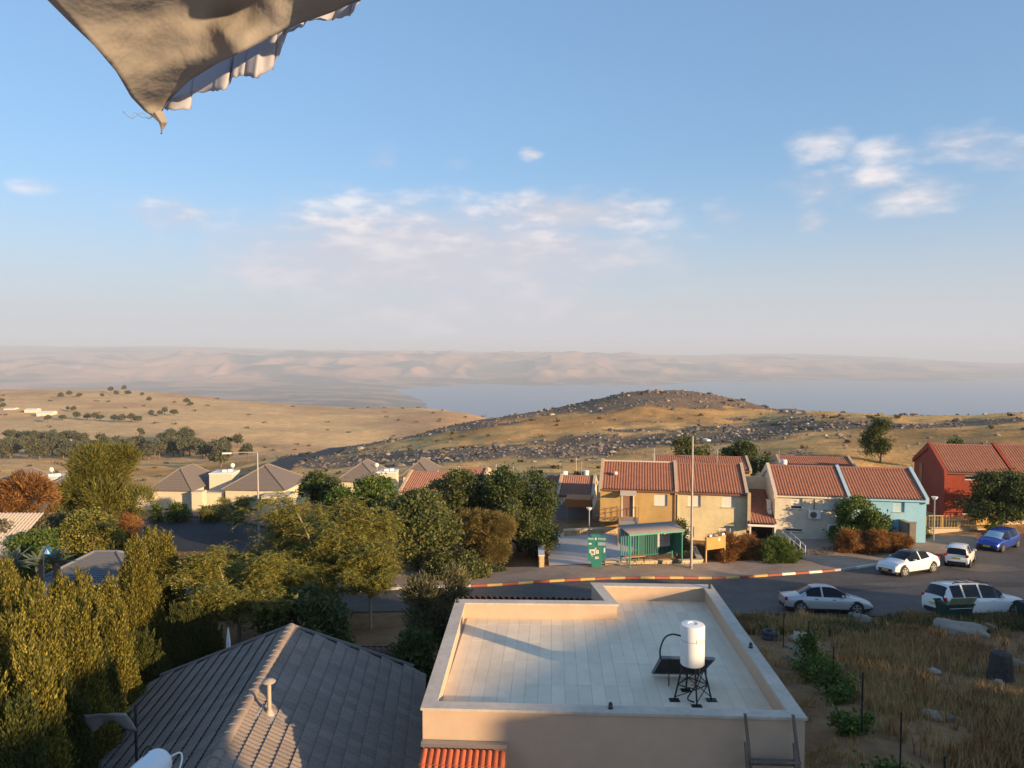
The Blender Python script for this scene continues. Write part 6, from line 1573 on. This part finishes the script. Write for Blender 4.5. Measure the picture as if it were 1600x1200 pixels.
# agaves
def agave(label, px, py, Y, r, seed):
    p = at(px, py, Y); g = p.z; t = empty('agave', (p.x, p.y, g)); tag(t, label, 'agave', 'agaves by the pavilion'); rg = random.Random(seed)
    for k in range(20):
        a = k * 2.399; e = rg.uniform(.25, 1.2); L = r * rg.uniform(.8, 1.15); mb = MB(); pts_ = []; n = 6
        for i in range(n + 1):
            s = i / n; rad = cos(e) * L * s; z = sin(e) * L * s - .35 * L * s * s * cos(e); wd = .09 * r * (1 - s) ** .7 * (1 + s) + .004
            c = Vector((cos(a) * rad, sin(a) * rad, z)); sd = Vector((-sin(a), cos(a), 0)) * wd; pts_ += [c - sd, c - Vector((0, 0, wd * .45)), c + sd]
        mb.add(pts_, [(3 * i + j, 3 * i + j + 1, 3 * i + j + 4, 3 * i + j + 3) for i in range(n) for j in range(2)]); mb.build('leaf', LM['agave'], t, True)
    MB().lathe([(.14 * r, -1.6), (.16 * r, 0), (.1 * r, .15), (0, .2)], n=8).build('stem', M_BARK, t)
agave('large agave left of the blue crossing sign', 18, 884, 40, 1.5, 1); agave('agave directly behind the blue crossing sign', 62, 884, 42, 1.5, 2); agave('agave right of the crossing sign against the pavilion', 88, 882, 43, 1.3, 3)
# --- right side
RGp = 'shrubs before the row houses'
tree('leafy shrub in front of the light blue house, larger of two', 1345, 784, 60, 104, 'bright', 40, .0, 2.0, .28, .2, .12, 12, 'shrub', 'shrub', RGp)
tree('pale leafed shrub by the grey garden wall', 1416, 786, 62.5, 60, 'fig', 41, .0, 1.8, .26, .2, .12, 8, 'shrub', 'shrub', RGp)
tree('dark tree hiding part of the red house', 1566, 738, 64, 130, 'dark', 42, .12, 2.0, .34, .22, .12, 13, group=TG)
tree('shrub between bus shelter and lamp post', 1060, 812, 57, 42, 'fig', 43, .0, 2.0, .22, .18, .1, 7, 'shrub', 'shrub', RGp)
tree('small green shrub above the bus shelter roof', 1012, 822, 60, 34, 'dark', 44, .0, 1.9, .2, .16, .1, 5, 'shrub', 'shrub', RGp)
tree('round green bush beside the step railings', 1213, 845, 55.5, 72, 'bright', 45, .0, 2.0, .2, .14, .05, 9, 'shrub', 'shrub', RGp, out=.7)
tree('rust brown dry bush behind the wooden notice board', 1135, 834, 56.5, 62, 'dryred', 46, .0, 2.0, .2, .2, .025, 7, 'shrub', 'shrub', RGp, out=.8)
tree('dry brown shrub between notice board and green bush', 1172, 842, 56.5, 60, 'dryred', 47, .0, 1.7, .2, .2, .025, 7, 'shrub', 'shrub', RGp, out=.8)
for i, (px, w) in enumerate([(1325, 60), (1362, 70), (1398, 56)]): tree(['dry golden shrub under the big leafy shrub', 'middle dry golden shrub of the three before the grey wall', 'dry golden shrub nearest the grey garden wall'][i], px, 829 + i * 3, 57.5, w, 'dryred', 48 + i, .0, 2.0, .18, .2, .025, 7, 'shrub', 'shrub', RGp, out=.8)
tree('small bright shrub by the ochre railing end', 1553, 812, 63, 26, 'bright', 52, .0, 2, .18, .2, .05, 5, 'shrub', 'shrub', RGp)
BGT = 'trees behind the row houses'
tree('round green tree behind the ochre house roof', 1083, 686, 92, 66, 'fig', 60, .15, 2.0, .4, .26, .14, 11, group=BGT)
tree('low round tree behind the yellow house roof', 1156, 689, 92, 72, 'dark', 61, .15, 2.0, .4, .26, .14, 11, group=BGT)
tree('sparse dark conifer on the dry slope behind the blue house', 1372, 652, 100, 52, 'dark', 62, .05, 1.3, .42, .34, .1, 12, group=BGT)
tree('small dark tree over the red house roof', 1494, 686, 95, 30, 'dark', 63, .1, 1.8, .34, .26, .14, 6, group=BGT)
# --- far trees and farm buildings on the golden fields: copies of four kinds
def far_proto(seed, w, h):
    bl = [(0, 0, h * .6, w * .36, w * .36, h * .34)] + [(cos(k * 2.4) * w * .25, sin(k * 2.4) * w * .25, h * random.Random(seed + k).uniform(.45, .75), w * .24, w * .24, h * .22) for k in range(5)]
    V, Fq = crown_geo(bl, 1.6, .7, .8, .55, seed, 0, .4); c = fastmesh('crown', V, Fq); c.materials.append(LM['far'])
    t = MB().tube([(0, 0, -.8), (0, 0, h * .5)], [w * .06, w * .03], 6).mesh('trunk'); t.materials.append(M_BARK); return c, t
protos = [far_proto(200, 8, 8), far_proto(210, 7, 9), far_proto(220, 9, 7), far_proto(230, 6, 8)]
rg = random.Random(77); spots = []
for px in range(14, 136, 8): spots.append((px + rg.uniform(-3, 3), 689 + (px - 14) * .035 + rg.uniform(-2, 2), 1.0))
for px in range(0, 355, 10):
    for q in range(2): 
        if px > 100 or q == 0: spots.append((px + rg.uniform(-4, 4), 712 + rg.uniform(-6, 7), rg.uniform(.85, 1.25)))
spots += [(75, 661, .9), (98, 657, .8), (120, 656, 1.1), (136, 656, .9), (148, 657, .9), (157, 657, .8), (178, 660, 1.0), (190, 660, 1.0), (205, 660, 1.0), (215, 660, .9), (236, 651, .9), (250, 649, .7), (257, 648, .9), (272, 649, .9), (106, 642, .7), (115, 643, .8),
          (219, 686, .9), (255, 690, .9), (268, 688, 1.1), (290, 698, 1.5), (262, 702, 1.2), (352, 699, .9), (372, 700, 1.1), (95, 622, .9), (108, 621, 1.0), (124, 621, .8), (173, 614, 1.2), (182, 618, .9), (195, 613, 1.2), (200, 618, 1), (222, 620, .8), (233, 628, .8), (292, 634, 1.0), (298, 635, .7), (160, 622, .8), (55, 704, .8), (5, 641, 1), (2, 630, .8), (20, 704, 1), (345, 730, 1.1), (387, 722, .9), (205, 722, .8)]
for i, (px, py, s) in enumerate(spots):
    p = hit(px, py, 230, 1700); c, t_ = protos[i % 4]; sc = s * (1.0 if p.y < 900 else 1.15)
    o = empty('field_tree', p, rg.random() * 6); o.scale = (sc, sc, sc); wh = 'in the long belt across the lower golden field' if (py > 704) else ('in the row above the farm buildings' if (px < 140 and py > 680) else ('scattered on the upper golden field' if py > 638 else 'on the far knoll at the edge of the golden field'))
    if i >= len(spots) - 42 and py > 680: wh = 'standing alone near the belt on the golden field'
    tag(o, 'small grey green tree ' + wh, 'tree', 'distant trees ' + wh)
    link('crown', c, o); link('trunk', t_, o)
def farm(label, px0, px1, py, hpx, mcol=None):
    p = hit(px0, py, 230, 1700); w = (px1 - px0) / F * p.y; h = hpx / F * p.y; t = empty('farm_building', p, R(8)); tag(t, label, 'farm building', 'pale farm buildings on the golden fields')
    MB().b2((0, 0, -1.5), (w, 12, h * .7)).build('wall', M_CRM, t); MB().prism([(-.5, h * .7), (6, h), (12.5, h * .7)], -.3, w + .3, 'x').build('roof', M_WHITEP, t)
farm('long white farm building at the left edge of the tree belt', 15, 50, 696, 5); farm('pale farm building amid the tree belt', 78, 101, 698, 9); farm('bright white shed on the upper golden field', 57, 80, 651, 8); farm('white shed left of the brightest shed', 38, 55, 645, 6); farm('long low shed at the left edge of the upper field', 5, 20, 641, 3); farm('short white building between two farm buildings', 52, 66, 697, 6)

# ================================================================== ROCKS
def rock_mesh(name, seed, sub=2, amp=.45):
    bm = bmesh.new(); bmesh.ops.create_icosphere(bm, subdivisions=sub, radius=1.0); rg_ = random.Random(seed); from mathutils import noise
    for v in bm.verts:
        n = noise.noise(v.co * 1.3 + Vector((seed * 3.7, 0, 0))) * amp + noise.noise(v.co * 3.1 + Vector((0, seed * 2.1, 0))) * amp * .5
        v.co *= 1 + n; v.co.z *= .62; v.co.x *= 1.15
    me = bpy.data.meshes.new(name); bm.to_mesh(me); bm.free(); return me
M_ROCK = mat('limestone', (.22, .185, .155), .95, .3, 1.5, .8, 6, island=.2, stain=.25); M_ROCKSHADE = mat('shade_painted_limestone', (.15, .127, .108), .95, .35, 1.5, .8, 6, island=.25)  # the darker stone has the hillside band's shade painted in
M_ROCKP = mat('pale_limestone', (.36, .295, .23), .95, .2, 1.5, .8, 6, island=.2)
rvar = []
for k in range(6):
    me = rock_mesh('boulder', k + 1, 1, .5); me.materials.append((M_ROCK, M_ROCKSHADE, M_ROCKSHADE, M_ROCKP, M_ROCKSHADE, M_ROCKSHADE)[k]); rvar.append(me)
NG = np.random.default_rng(12)
cand = []
n = 60000; th_ = NG.uniform(-.42, .68, n); rr_ = np.exp(NG.uniform(log(98), log(345), n)); X = rr_ * np.sin(th_); Yv = rr_ * np.cos(th_)
PX = 800 + X / Yv * F
dens = rock_shade_mask(X, Yv, gz_np(X, Yv)) * 1.0
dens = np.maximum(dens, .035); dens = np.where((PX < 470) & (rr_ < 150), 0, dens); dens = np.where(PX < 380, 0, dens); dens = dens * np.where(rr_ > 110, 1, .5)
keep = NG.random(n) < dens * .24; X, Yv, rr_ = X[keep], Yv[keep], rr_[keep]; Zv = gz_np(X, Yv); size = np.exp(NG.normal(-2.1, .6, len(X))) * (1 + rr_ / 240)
app = size / rr_; order = np.argsort(-app); 
VA = [np.array([v.co[:] for v in me.vertices]) for me in rvar]; FA = [np.array([p.vertices[:] for p in me.polygons]) for me in rvar]
Vs, Fs, ks = {}, {}, {}
for q, i in enumerate(order):
    k = q % 6
    if k == 3 and q % 12 == 3 and q >= 300: k = 0
    a = NG.random() * 6.28; s = size[i]
    if q < 300:
        o = link('boulder', rvar[k], None, None, (X[i], Yv[i], Zv[i] + s * .15), a); o.scale = (s, s * .9, s * .9)
        pxb = 800 + X[i] / Yv[i] * F; where = 'on the near slope left of the ochre house' if pxb < 900 else ('on the slope above the row house roofs' if pxb < 1300 else 'on the golden slope over the blue and red houses')
        tag(o, ('grey', 'dark grey', 'dull dark', 'pale', 'blackish', 'rough dark')[k] + ' limestone boulder ' + where, 'boulder', ('grey', 'dark grey', 'dull dark', 'pale', 'blackish', 'rough dark')[k] + ' boulders ' + where)  # the dark boulder tones hold painted-in hillside shade
    else:
        c, s_ = cos(a) * s, sin(a) * s; W = VA[k]; W = np.stack([W[:, 0] * c - W[:, 1] * s_, W[:, 0] * s_ + W[:, 1] * c, W[:, 2] * s], 1) + np.array([X[i], Yv[i], Zv[i] + s * .12])
        mk = rvar[k].materials[0].name; b = ks.get(mk, 0); Vs.setdefault(mk, []).append(W); Fs.setdefault(mk, []).append(FA[k] + b); ks[mk] = b + len(W)
nm_ = {'limestone': 'grey limestone rubble scattered over the dry hillside', 'shade_painted_limestone': 'shade darkened limestone rubble scattered over the dry hillside', 'pale_limestone': 'pale limestone rubble scattered over the dry hillside'}
for mk in Vs: tag(link('hillside_rubble', fastmesh('hillside_rubble', np.concatenate(Vs[mk]), np.concatenate(Fs[mk])), m=MATS[mk]), nm_[mk], 'rubble', kind='stuff')
# scrub tufts on the hills
sn = 2600; th_ = NG.uniform(-.62, .66, sn); r_s = np.exp(NG.uniform(log(100), log(1300), sn)); X = r_s * np.sin(th_); Yv = r_s * np.cos(th_); PXs = 800 + X / Yv * F
ok = (NG.random(sn) < np.where(r_s > 380, .15, .16)) & ~((PXs < 460) & (r_s < 240)); X, Yv, r_s = X[ok], Yv[ok], r_s[ok]; Zs = gz_np(X, Yv)
Cs = []; 
for x, y, z, r_ in zip(X, Yv, Zs, r_s):
    w = .35 + r_ / 420; Cs.append(np.array([x, y, z + w * .3]) + NG.normal(size=(14, 3)) * np.array([w, w, w * .35]) * .5)
Cs = np.concatenate(Cs); V, Fq = leaf_quads(Cs, rnd_dir(NG, len(Cs)), .5 + np.hypot(Cs[:, 0], Cs[:, 1]) / 500, .3 + np.hypot(Cs[:, 0], Cs[:, 1]) / 900, NG)
tag(link('hillside_scrub', fastmesh('hillside_scrub', V, Fq), m=leafmat('scrub', (.09, .072, .034), (.20, .14, .062))), 'low dark scrub dotted over the dry hills', 'scrub', kind='stuff')
# brushwood heap behind the cream house
bp_ = hit(1250, 716, 80, 200); bpile = empty('brushwood_heap', bp_); tag(bpile, 'grey heap of cut brushwood on the slope behind the cream house', 'brushwood')
mb = MB(); rg = random.Random(4)
for k in range(150):
    a = rg.random() * 6.28; c = Vector((rg.gauss(0, 1.1), rg.gauss(0, .7), 0)); c.z = max(.1, 1.0 - .3 * c.x ** 2 * .6) * rg.random() + .1; d = Vector((cos(a), sin(a) * .7, rg.uniform(-.3, .3))) * rg.uniform(.5, 1.2); mb.tube([c - d, c + Vector((0, 0, .1)), c + d], [.03, .025, .012], 4)
mb.build('twigs', mat('grey_twigs', (.22, .20, .185), .9, .2, 6), bpile)

# ================================================================== RIGHT YARD: dry grass, stones, fence, tyres
def grass(name, label, poly_ok, n, seed, h0, h1, mats_, box, wid=.012, tuft=5):
    rg = np.random.default_rng(seed); x = rg.uniform(box[0], box[1], n); y = rg.uniform(box[2], box[3], n); k = poly_ok(x, y, rg); x, y = x[k], y[k]
    x = np.repeat(x, tuft) + rg.normal(size=len(x) * tuft) * .07; y = np.repeat(y, tuft) + rg.normal(size=len(y) * tuft) * .07; z = gz_np(x, y); n = len(x)
    hh = rg.uniform(h0, h1, n) * (.5 + .9 * fbm(x / 2.2, y / 2.2, seed, 3)); a = rg.random(n) * 2 * pi; ln = rg.uniform(.05, .55, n) * hh; da = rg.random(n) * 2 * pi
    w = wid * rg.uniform(.7, 1.5, n)
    b0 = np.stack([x - np.cos(a) * w, y - np.sin(a) * w, z - .02], 1); b1 = np.stack([x + np.cos(a) * w, y + np.sin(a) * w, z - .02], 1)
    mx = np.stack([x + np.cos(da) * ln * .35, y + np.sin(da) * ln * .35, z + hh * .6], 1); tip = np.stack([x + np.cos(da) * ln, y + np.sin(da) * ln, z + hh], 1)
    s = np.stack([np.cos(a) * w * .8, np.sin(a) * w * .8, 0 * w], 1); V = np.stack([b0, b1, mx + s, tip, mx - s], 1).reshape(-1, 3); i = np.arange(n)[:, None] * 5
    Fq = np.concatenate([np.concatenate([i, i + 1, i + 2, i + 4], 1), np.concatenate([i + 4, i + 2, i + 3, i + 3], 1)])
    me = bpy.data.meshes.new(name); T = np.concatenate([np.concatenate([i, i + 1, i + 2], 1), np.concatenate([i, i + 2, i + 4], 1), np.concatenate([i + 4, i + 2, i + 3], 1)])
    o = link(name, fastmesh(name, V, T), m=mats_); tag(o, label, 'grass', kind='stuff'); return o
FPX = [(13.3, 17.0), (9.8, 20.5), (10.8, 25), (11.3, 28.5), (11.6, 32)]
def yard_ok(x, y, rg):
    edge = np.interp(y, [8, 16, 20.5, 25, 28.5, 32, 40], [18, 12.6, 10.6, 11.6, 11.9, 11.4, 10.5])
    far = np.interp(x, [8, 16, 24, 34, 60], [39.2, 39.0, 38.2, 37.8, 37])
    d = fbm(x / 3.0, y / 3.0, 71, 4); return (x > edge) & (y < far) & (rg.random(len(x)) < np.clip((d - .40) * 6, .04, 1)) & (x < y * .78)
GD = leafmat('dry_grass', (.25, .155, .064), (.50, .32, .135), (.60, .42, .19), .3); GR = leafmat('rusty_grass', (.20, .098, .044), (.40, .21, .085), None, .3); GG = leafmat('green_weeds', (.05, .065, .02), (.13, .13, .045), None, .3)
grass('dry_grass', 'tall dry grass covering the yard on the right', yard_ok, 32000, 1, .22, .62, GD, (9, 34, 13, 39.5))
def yard_ok2(x, y, rg): return yard_ok(x, y, rg) & (fbm(x / 4, y / 4, 73, 3) > .5)
grass('rusty_weeds', 'rust brown seed weeds among the dry grass', yard_ok2, 20000, 2, .25, .6, GR, (9, 34, 13, 39.5), .018)
def yard_ok3(x, y, rg): return yard_ok(x, y, rg) & (fbm(x / 3, y / 3, 75, 3) > .45) & (y > 34.5)
grass('green_weeds', 'greenish weeds along the street edge of the yard', yard_ok3, 15000, 3, .2, .5, GG, (11, 34, 33, 39.5), .015)
def bare_ok(x, y, rg):
    edge = np.interp(y, [8, 16, 20.5, 25, 28.5, 32, 40], [18, 12.6, 10.6, 11.6, 11.9, 11.4, 10.5]); return (x > edge - 4) & (x < edge) & (fbm(x / 1.5, y / 1.5, 79, 3) > .6)
grass('sparse_stubble', 'sparse stubble on the bare soil beside the peach house', bare_ok, 6000, 4, .05, .22, GD, (6.5, 16, 13, 34), .01)
def left_ok(x, y, rg): return (fbm(x / 3, y / 3, 83, 3) > .46) & (np.abs(800 + x / y * F - 1110) < 210) & (y > 56.5)
grass('verge_grass', 'dry verge grass before the row houses', left_ok, 5000, 5, .1, .4, leafmat('verge', (.14, .075, .03), (.30, .17, .07), None, .3), (10, 34, 56.5, 62), .025)
def stone(label, px, py, r, m, seed, flat=1.0, grp='stones in the right yard', sc=(1, 1, 1), nm='stone'):
    p = hit(px, py); me = rock_mesh(nm, seed, 3, .42); me.materials.append(m)
    for q in me.polygons: q.use_smooth = True
    o = link(nm, me, None, None, (p.x, p.y, p.z + r * .2), seed * 1.3); o.scale = (r * sc[0], r * sc[1], r * sc[2] * flat); tag(o, label, 'rock', grp); return o
stone('big pale boulder before the dumpsters', 1500, 990, .72, M_ROCKP, 31, .9, sc=(1.45, 1, .95), nm='boulder'); stone('brownish boulder leaning on the big pale boulder', 1546, 988, .5, M_ROCK, 32, .8, nm='boulder')
stone('pale rock in front of the silver sedan bonnet', 1348, 972, .5, M_ROCK, 33, .8, sc=(1.3, 1, 1), nm='boulder')
for i, (px, py, r, lab) in enumerate([(1527, 1036, .28, 'small round stone left of the dark stump'), (1545, 1030, .34, 'bigger round stone beside the dark stump'), (1585, 1040, .35, 'flat stone right of the dark stump'), (1455, 1122, .3, 'pale stone low in the dry grass'), (1478, 1124, .26, 'second pale stone low in the dry grass'), (1458, 1052, .24, 'half buried stone in the middle of the grass'), (1530, 1050, .25, 'pinkish stone below the round stones'), (1252, 1003, .5, 'grey stone behind the vine post'), (1340, 1028, .14, 'tiny pale stone in the open grass'), (1560, 1068, .18, 'yellowish stone in the deep grass')]):
    stone(lab, px, py, r, (M_ROCK, M_ROCKP)[i % 2], 40 + i, .8)
rg = random.Random(9)
for i in range(26):
    px, py = 1200 + rg.random() * 62, 1010 + rg.random() * 52
    if px < 1175 + (py - 960) * .75: continue
    stone('loose pinkish field stone on the soil beside the parapet', px, py, rg.uniform(.1, .24), M_ROCK, 60 + i, .8, 'loose stones beside the parapet')
sp = hit(1563, 1062); stt = empty('tree_stump', sp); tag(stt, 'dark tree stump standing in the dry grass', 'stump'); MB().lathe([(.5, -.3), (.42, .2), (.38, .8), (.34, 1.0), (.15, 1.08), (0, 1.05)], n=12).build('stump', mat('dark_stump', (.07, .055, .05), .95, .4, 5, 1.0, 8), stt); MB().tube([(.2, 0, .3), (.6, .1, -.1)], [.12, .05], 6).build('root', mat('dark_stump', (.07, .055, .05), .95), stt)
# tyres
def tyre(label, px, py, z, r=.3):
    p = hit(px, py); t = empty('old_tyre', (p.x, p.y, p.z + z), px); tag(t, label, 'tyre', 'old tyres in the yard')
    MB().lathe([(r * .55, .02), (r * .9, .0), (r, .05), (r, .15), (r * .9, .2), (r * .55, .18), (r * .5, .1), (r * .55, .02)], n=20).build('tread', mat('grey_tyre', (.07, .07, .075), .8, .1, 8), t, True)
    MB().lathe([(r * .62, .004), (r * .8, -.001), (r * .8, .003)], n=20).build('sidewall', mat('grey_tyre', (.07, .07, .075), .8), t)
tyre('bottom tyre of the pile by the parapet', 1200, 1000, .02); tyre('top tyre of the pile by the parapet', 1201, 1000, .22); tyre('tyre lying right of the tyre pile', 1212, 1001, .03, .27)
# fence posts, wires, vines
posts = []
for i, (px, b_, tpy, Y) in enumerate([(1224, 1010, 941, 32), (1262.5, 1054, 972, 28.3), (1301, 1086, 1011, 25), (1346, 1151, 1052, 20.6), (1406, 1215, 1115, 17.6), (1474, 1270, 1183, 15.3)]):
    p = at(px, b_, Y); g = gz(p.x, p.y); h = at(px, tpy, Y).z - g; t = empty('fence_post', (p.x, p.y, g)); posts.append(Vector((p.x, p.y, g + h)))
    tag(t, ['thin black fence post behind the tyre pile', 'thin black fence post wrapped in vine', 'third black fence post beyond the vine', 'tall black fence post in the middle of the bare soil edge', 'black fence post near the bottom edge', 'black fence post tip at the bottom edge'][i], 'fence post', 'thin black fence posts')
    MB().tube([(0, 0, -.4), (0, 0, h)], .022, 6).build('shaft', M_BLK, t); MB().lathe([(.03, h), (.03, h + .02), (0, h + .03)], n=6).build('cap', M_BLK, t)
for i in (1, 2):
    a, b = posts[i] - Vector((0, 0, .25)), posts[i + 1] - Vector((0, 0, .25)); m = (a + b) / 2 - Vector((0, 0, .12))
    w = MB().tube(smooth_path([a, m, b], 10), .0035, 4).build('fence_wire', mat('pale_wire', (.45, .38, .28), .7), None); tag(w, ['slack wire between the tyre pile post and the vine post', 'slack wire right of the vine post', 'slack wire between third and tall post', 'slack wire below the tall post', 'slack wire at the bottom edge'][i], 'wire', 'fence wires')
def vine(label, px, py, Y, w, h, n, seed):
    p = at(px, py, Y); g = gz(p.x, p.y); t = empty('vine', (p.x, p.y, g)); tag(t, label, 'vine', 'vines along the fence'); rg = np.random.default_rng(seed)
    nc = max(n // 40, 3); cc = np.stack([rg.normal(0, w * .4, nc), rg.normal(0, w * .35, nc), rg.uniform(.05, h, nc)], 1); C = np.repeat(cc, 40, 0) + rg.normal(size=(nc * 40, 3)) * .13
    V, Fq = leaf_quads(C, rnd_dir(rg, len(C)), .12, .10, rg); V[:, 2] = np.maximum(V[:, 2], .01); link('foliage', fastmesh('foliage', V, Fq), t, LM['bright'])
    mb = MB()
    for k in range(5): mb.tube(smooth_path([(0, 0, 0), tuple(cc[k % nc] * .5), tuple(cc[k % nc])], 6), .012, 4)
    mb.build('stem', M_BARK, t)
vine('leafy vine climbing the second fence post', 1264, 1052, 28.3, .5, 1.5, 1300, 1); vine('wide green vine spilling beside the second post', 1278, 1060, 27, .85, .7, 1500, 2); vine('vine at the foot of the third post', 1303, 1088, 25, .5, .7, 800, 3); vine('vine tuft between third and tall post', 1312, 1095, 24, .5, .4, 600, 4); vine('low green plant left of the tall post', 1330, 1140, 21, .7, .35, 800, 5); vine('green plant near the bottom edge', 1395, 1195, 18, .7, .4, 800, 6); vine('thin vine on the third fence post', 1300, 1060, 25, .2, 1.3, 500, 7)
# ================================================================== AWNING CLOTH OVER THE CAMERA
ac = empty('awning', (0, 1.6, 1.2)); tag(ac, 'torn pale awning cloth with ruffled edge hanging overhead', 'awning'); ao = Vector(ac.location)
edge = [(248, 188), (259, 162), (296, 126), (340, 99), (377, 82), (424, 58), (466, 38), (520, 19), (575, -6)]
topx = [(66, -8), (150, -60), (230, -110), (300, -150), (370, -180), (440, -210), (520, -235), (620, -260), (740, -270)]
lefte = [(248, 188), (226, 174), (205, 152), (182, 112), (150, 74), (112, 38), (66, -8)]
def bez(pl, t):
    t *= len(pl) - 1; k = min(int(t), len(pl) - 2); a, b = pl[k], pl[k + 1]; f = t - k; return a[0] + (b[0] - a[0]) * f, a[1] + (b[1] - a[1]) * f
nu, nv = 60, 34; V = []
for i in range(nu + 1):
    u = i / nu; e = bez(edge, u); tpt = bez(topx, u)
    for j in range(nv + 1):
        v = j / nv
        l = bez(lefte, v); e0 = edge[0]; t0 = topx[0]
        bx, by = e[0] + (tpt[0] - e[0]) * v, e[1] + (tpt[1] - e[1]) * v; lx, ly = e0[0] + (t0[0] - e0[0]) * v, e0[1] + (t0[1] - e0[1]) * v
        bx += (l[0] - lx) * (1 - u) ** 2; by += (l[1] - ly) * (1 - u) ** 2
        Yd = 2.05 - .42 * v - .22 * u + .05 * sin(u * 9 + v * 4) * (1 - v) * .6 + .09 * float(fbm(u * 5 + v * 2, v * 2.5, 3, 3)) + .04 * sin(v * 6 - u * 3) + .018 * sin(u * 9 + v * 8 + 3 * float(fbm(u * 2, v * 2, 4, 2)))
        V.append(at(bx, by, Yd) - ao)
Fq = [(i * (nv + 1) + j, (i + 1) * (nv + 1) + j, (i + 1) * (nv + 1) + j + 1, i * (nv + 1) + j + 1) for i in range(nu) for j in range(nv)]
M_CLOTH = mat('awning_cloth', (.36, .325, .30), .95, .16, 4.0, 1.0, 7.0, stain=.25)
c_ = link('canopy', fastmesh('canopy', np.array(V), np.array(Fq), True), ac, M_CLOTH); md = c_.modifiers.new('s', 'SOLIDIFY'); md.thickness = .003
# ruffled valance hanging below the edge
lowb = [(256, 168, 0), (262, 172, 6), (296, 171, 30), (302, 146, 8), (335, 142, 24), (352, 140, 30), (362, 122, 22), (380, 118, 22), (400, 122, 36), (425, 108, 42), (434, 88, 34), (446, 54, 10), (470, 42, 6), (480, 32, 6), (520, 31, 12), (548, 24, 10), (566, -4, 6)]
V = []; nu2 = 140; nv2 = 8
for i in range(nu2 + 1):
    u = i / nu2; t = u * (len(lowb) - 1); k = min(int(t), len(lowb) - 2); f = t - k; f = f * f * (3 - 2 * f); bx = lowb[k][0] + (lowb[k + 1][0] - lowb[k][0]) * f; by = lowb[k][1] + (lowb[k + 1][1] - lowb[k][1]) * f + 1.2 * sin(i * 1.7)
    xs_ = [p[0] for p in edge]; ex = bx + 8; ey = float(np.interp(ex, xs_, [p[1] for p in edge])) - 8; un = float(np.interp(ex, xs_, np.linspace(0, 1, len(edge))))
    for j in range(nv2 + 1):
        v = j / nv2; Yd = 2.13 - .22 * un + .16 * v * (float(fbm(i * .13, 0.3, 8, 2)) - .5) + .02 * v * sin(i * .31 + 2 * sin(i * .11))
        V.append(at(ex + (bx - ex) * v, ey + (by - ey) * v, Yd) - ao)
Fq = [(i * (nv2 + 1) + j, (i + 1) * (nv2 + 1) + j, (i + 1) * (nv2 + 1) + j + 1, i * (nv2 + 1) + j + 1) for i in range(nu2) for j in range(nv2)]
c_ = link('ruffle', fastmesh('ruffle', np.array(V), np.array(Fq), True), ac, leafmat('ruffle_cloth', (.46, .46, .53), (.48, .48, .55), None, .2, .9)); md = c_.modifiers.new('s', 'SOLIDIFY'); md.thickness = .003
th = MB(); tipw = [at(252, 196, 2.05) - ao, at(256, 204, 2.06) - ao, at(252, 209, 2.07) - ao]
th.tube([at(246, 178, 2.05) - ao, at(255, 192, 2.05) - ao, at(252, 209, 2.06) - ao], [.016, .011, .003], 7); th.build('torn_tip', M_CLOTH, ac, True)
for k, pl in enumerate(([(243, 178), (232, 186), (222, 176), (206, 185), (192, 174)], [(244, 180), (225, 184), (210, 176), (207, 188)])): MB().tube(smooth_path([at(x, y, 2.06) - ao for x, y in pl], 14), .0007, 4).build('loose_thread', mat('thread', (.25, .22, .2), .9), ac)
top_a, top_b = at(66, -8, 1.3) - ao, at(740, -270, 1.08) - ao; MB().tube([top_a + Vector((-.25, 0, .05)), top_b + Vector((.2, 0, 0))], .02, 8).build('awning_bar', M_METALG, ac)
# ================================================================== HOUSES ADDED OUT OF THE FRAME, SHAPED TO SHADE THE FOREGROUND
def shade_house(label, cx, cy, half_w, half_d, ridge, eave, rz):
    t = empty('shade_caster_house', (cx, cy, gz(cx, cy)), rz); g = gz(cx, cy); tag(t, label, 'house', 'unseen houses added to cast shade')
    MB().prism([(-half_d, -1), (half_d, -1), (half_d, eave - g), (0, ridge - g - .1), (-half_d, eave - g)], -half_w, half_w, 'x').build('wall', M_CRM, t)
    s = hypot(half_d, ridge - eave)
    roof_slope('roof', M_RTILE, t, (-half_w - .2, -half_d, eave - g + .03), (1, 0, 0), (0, half_d, ridge - eave), half_w * 2 + .4, s); roof_slope('rear_roof', M_RTILE, t, (half_w + .2, half_d, eave - g + .03), (-1, 0, 0), (0, -half_d, ridge - eave), half_w * 2 + .4, s)
pd_ = Vector((cos(SUN_AZ), sin(SUN_AZ)))      # across the sun
ad_ = Vector((-sin(SUN_AZ), cos(SUN_AZ)))     # along the sun
def shade(label, u0, u1, h0, a, slope=1.2):
    """added unseen house whose ridge, seen along the sun, spans u0..u1 at sun height h0, standing a metres towards the sun"""
    c = pd_ * ((u0 + u1) / 2) + ad_ * a; z = h0 - a * tan(SUN_EL)
    shade_house(label, c.x, c.y, (u1 - u0) / 2, 4.0, z, z - slope, atan2(pd_.y, pd_.x))
shade('added shade casting house furthest behind the camera', -8, 9.5, -4.1, -36)
shade('added shade casting house on the right above the flat roof', 12.7, 30, -6.22, -40, .7)
shade('added shade casting house on the right above the yard', 30.4, 39.2, -9.1, -44)
shade('lower added shade casting house on the right by the street', 39.6, 44.2, -10.3, -46)
shade('lowest added shade casting house on the right by the street', 44.4, 49.8, -11.4, -42)
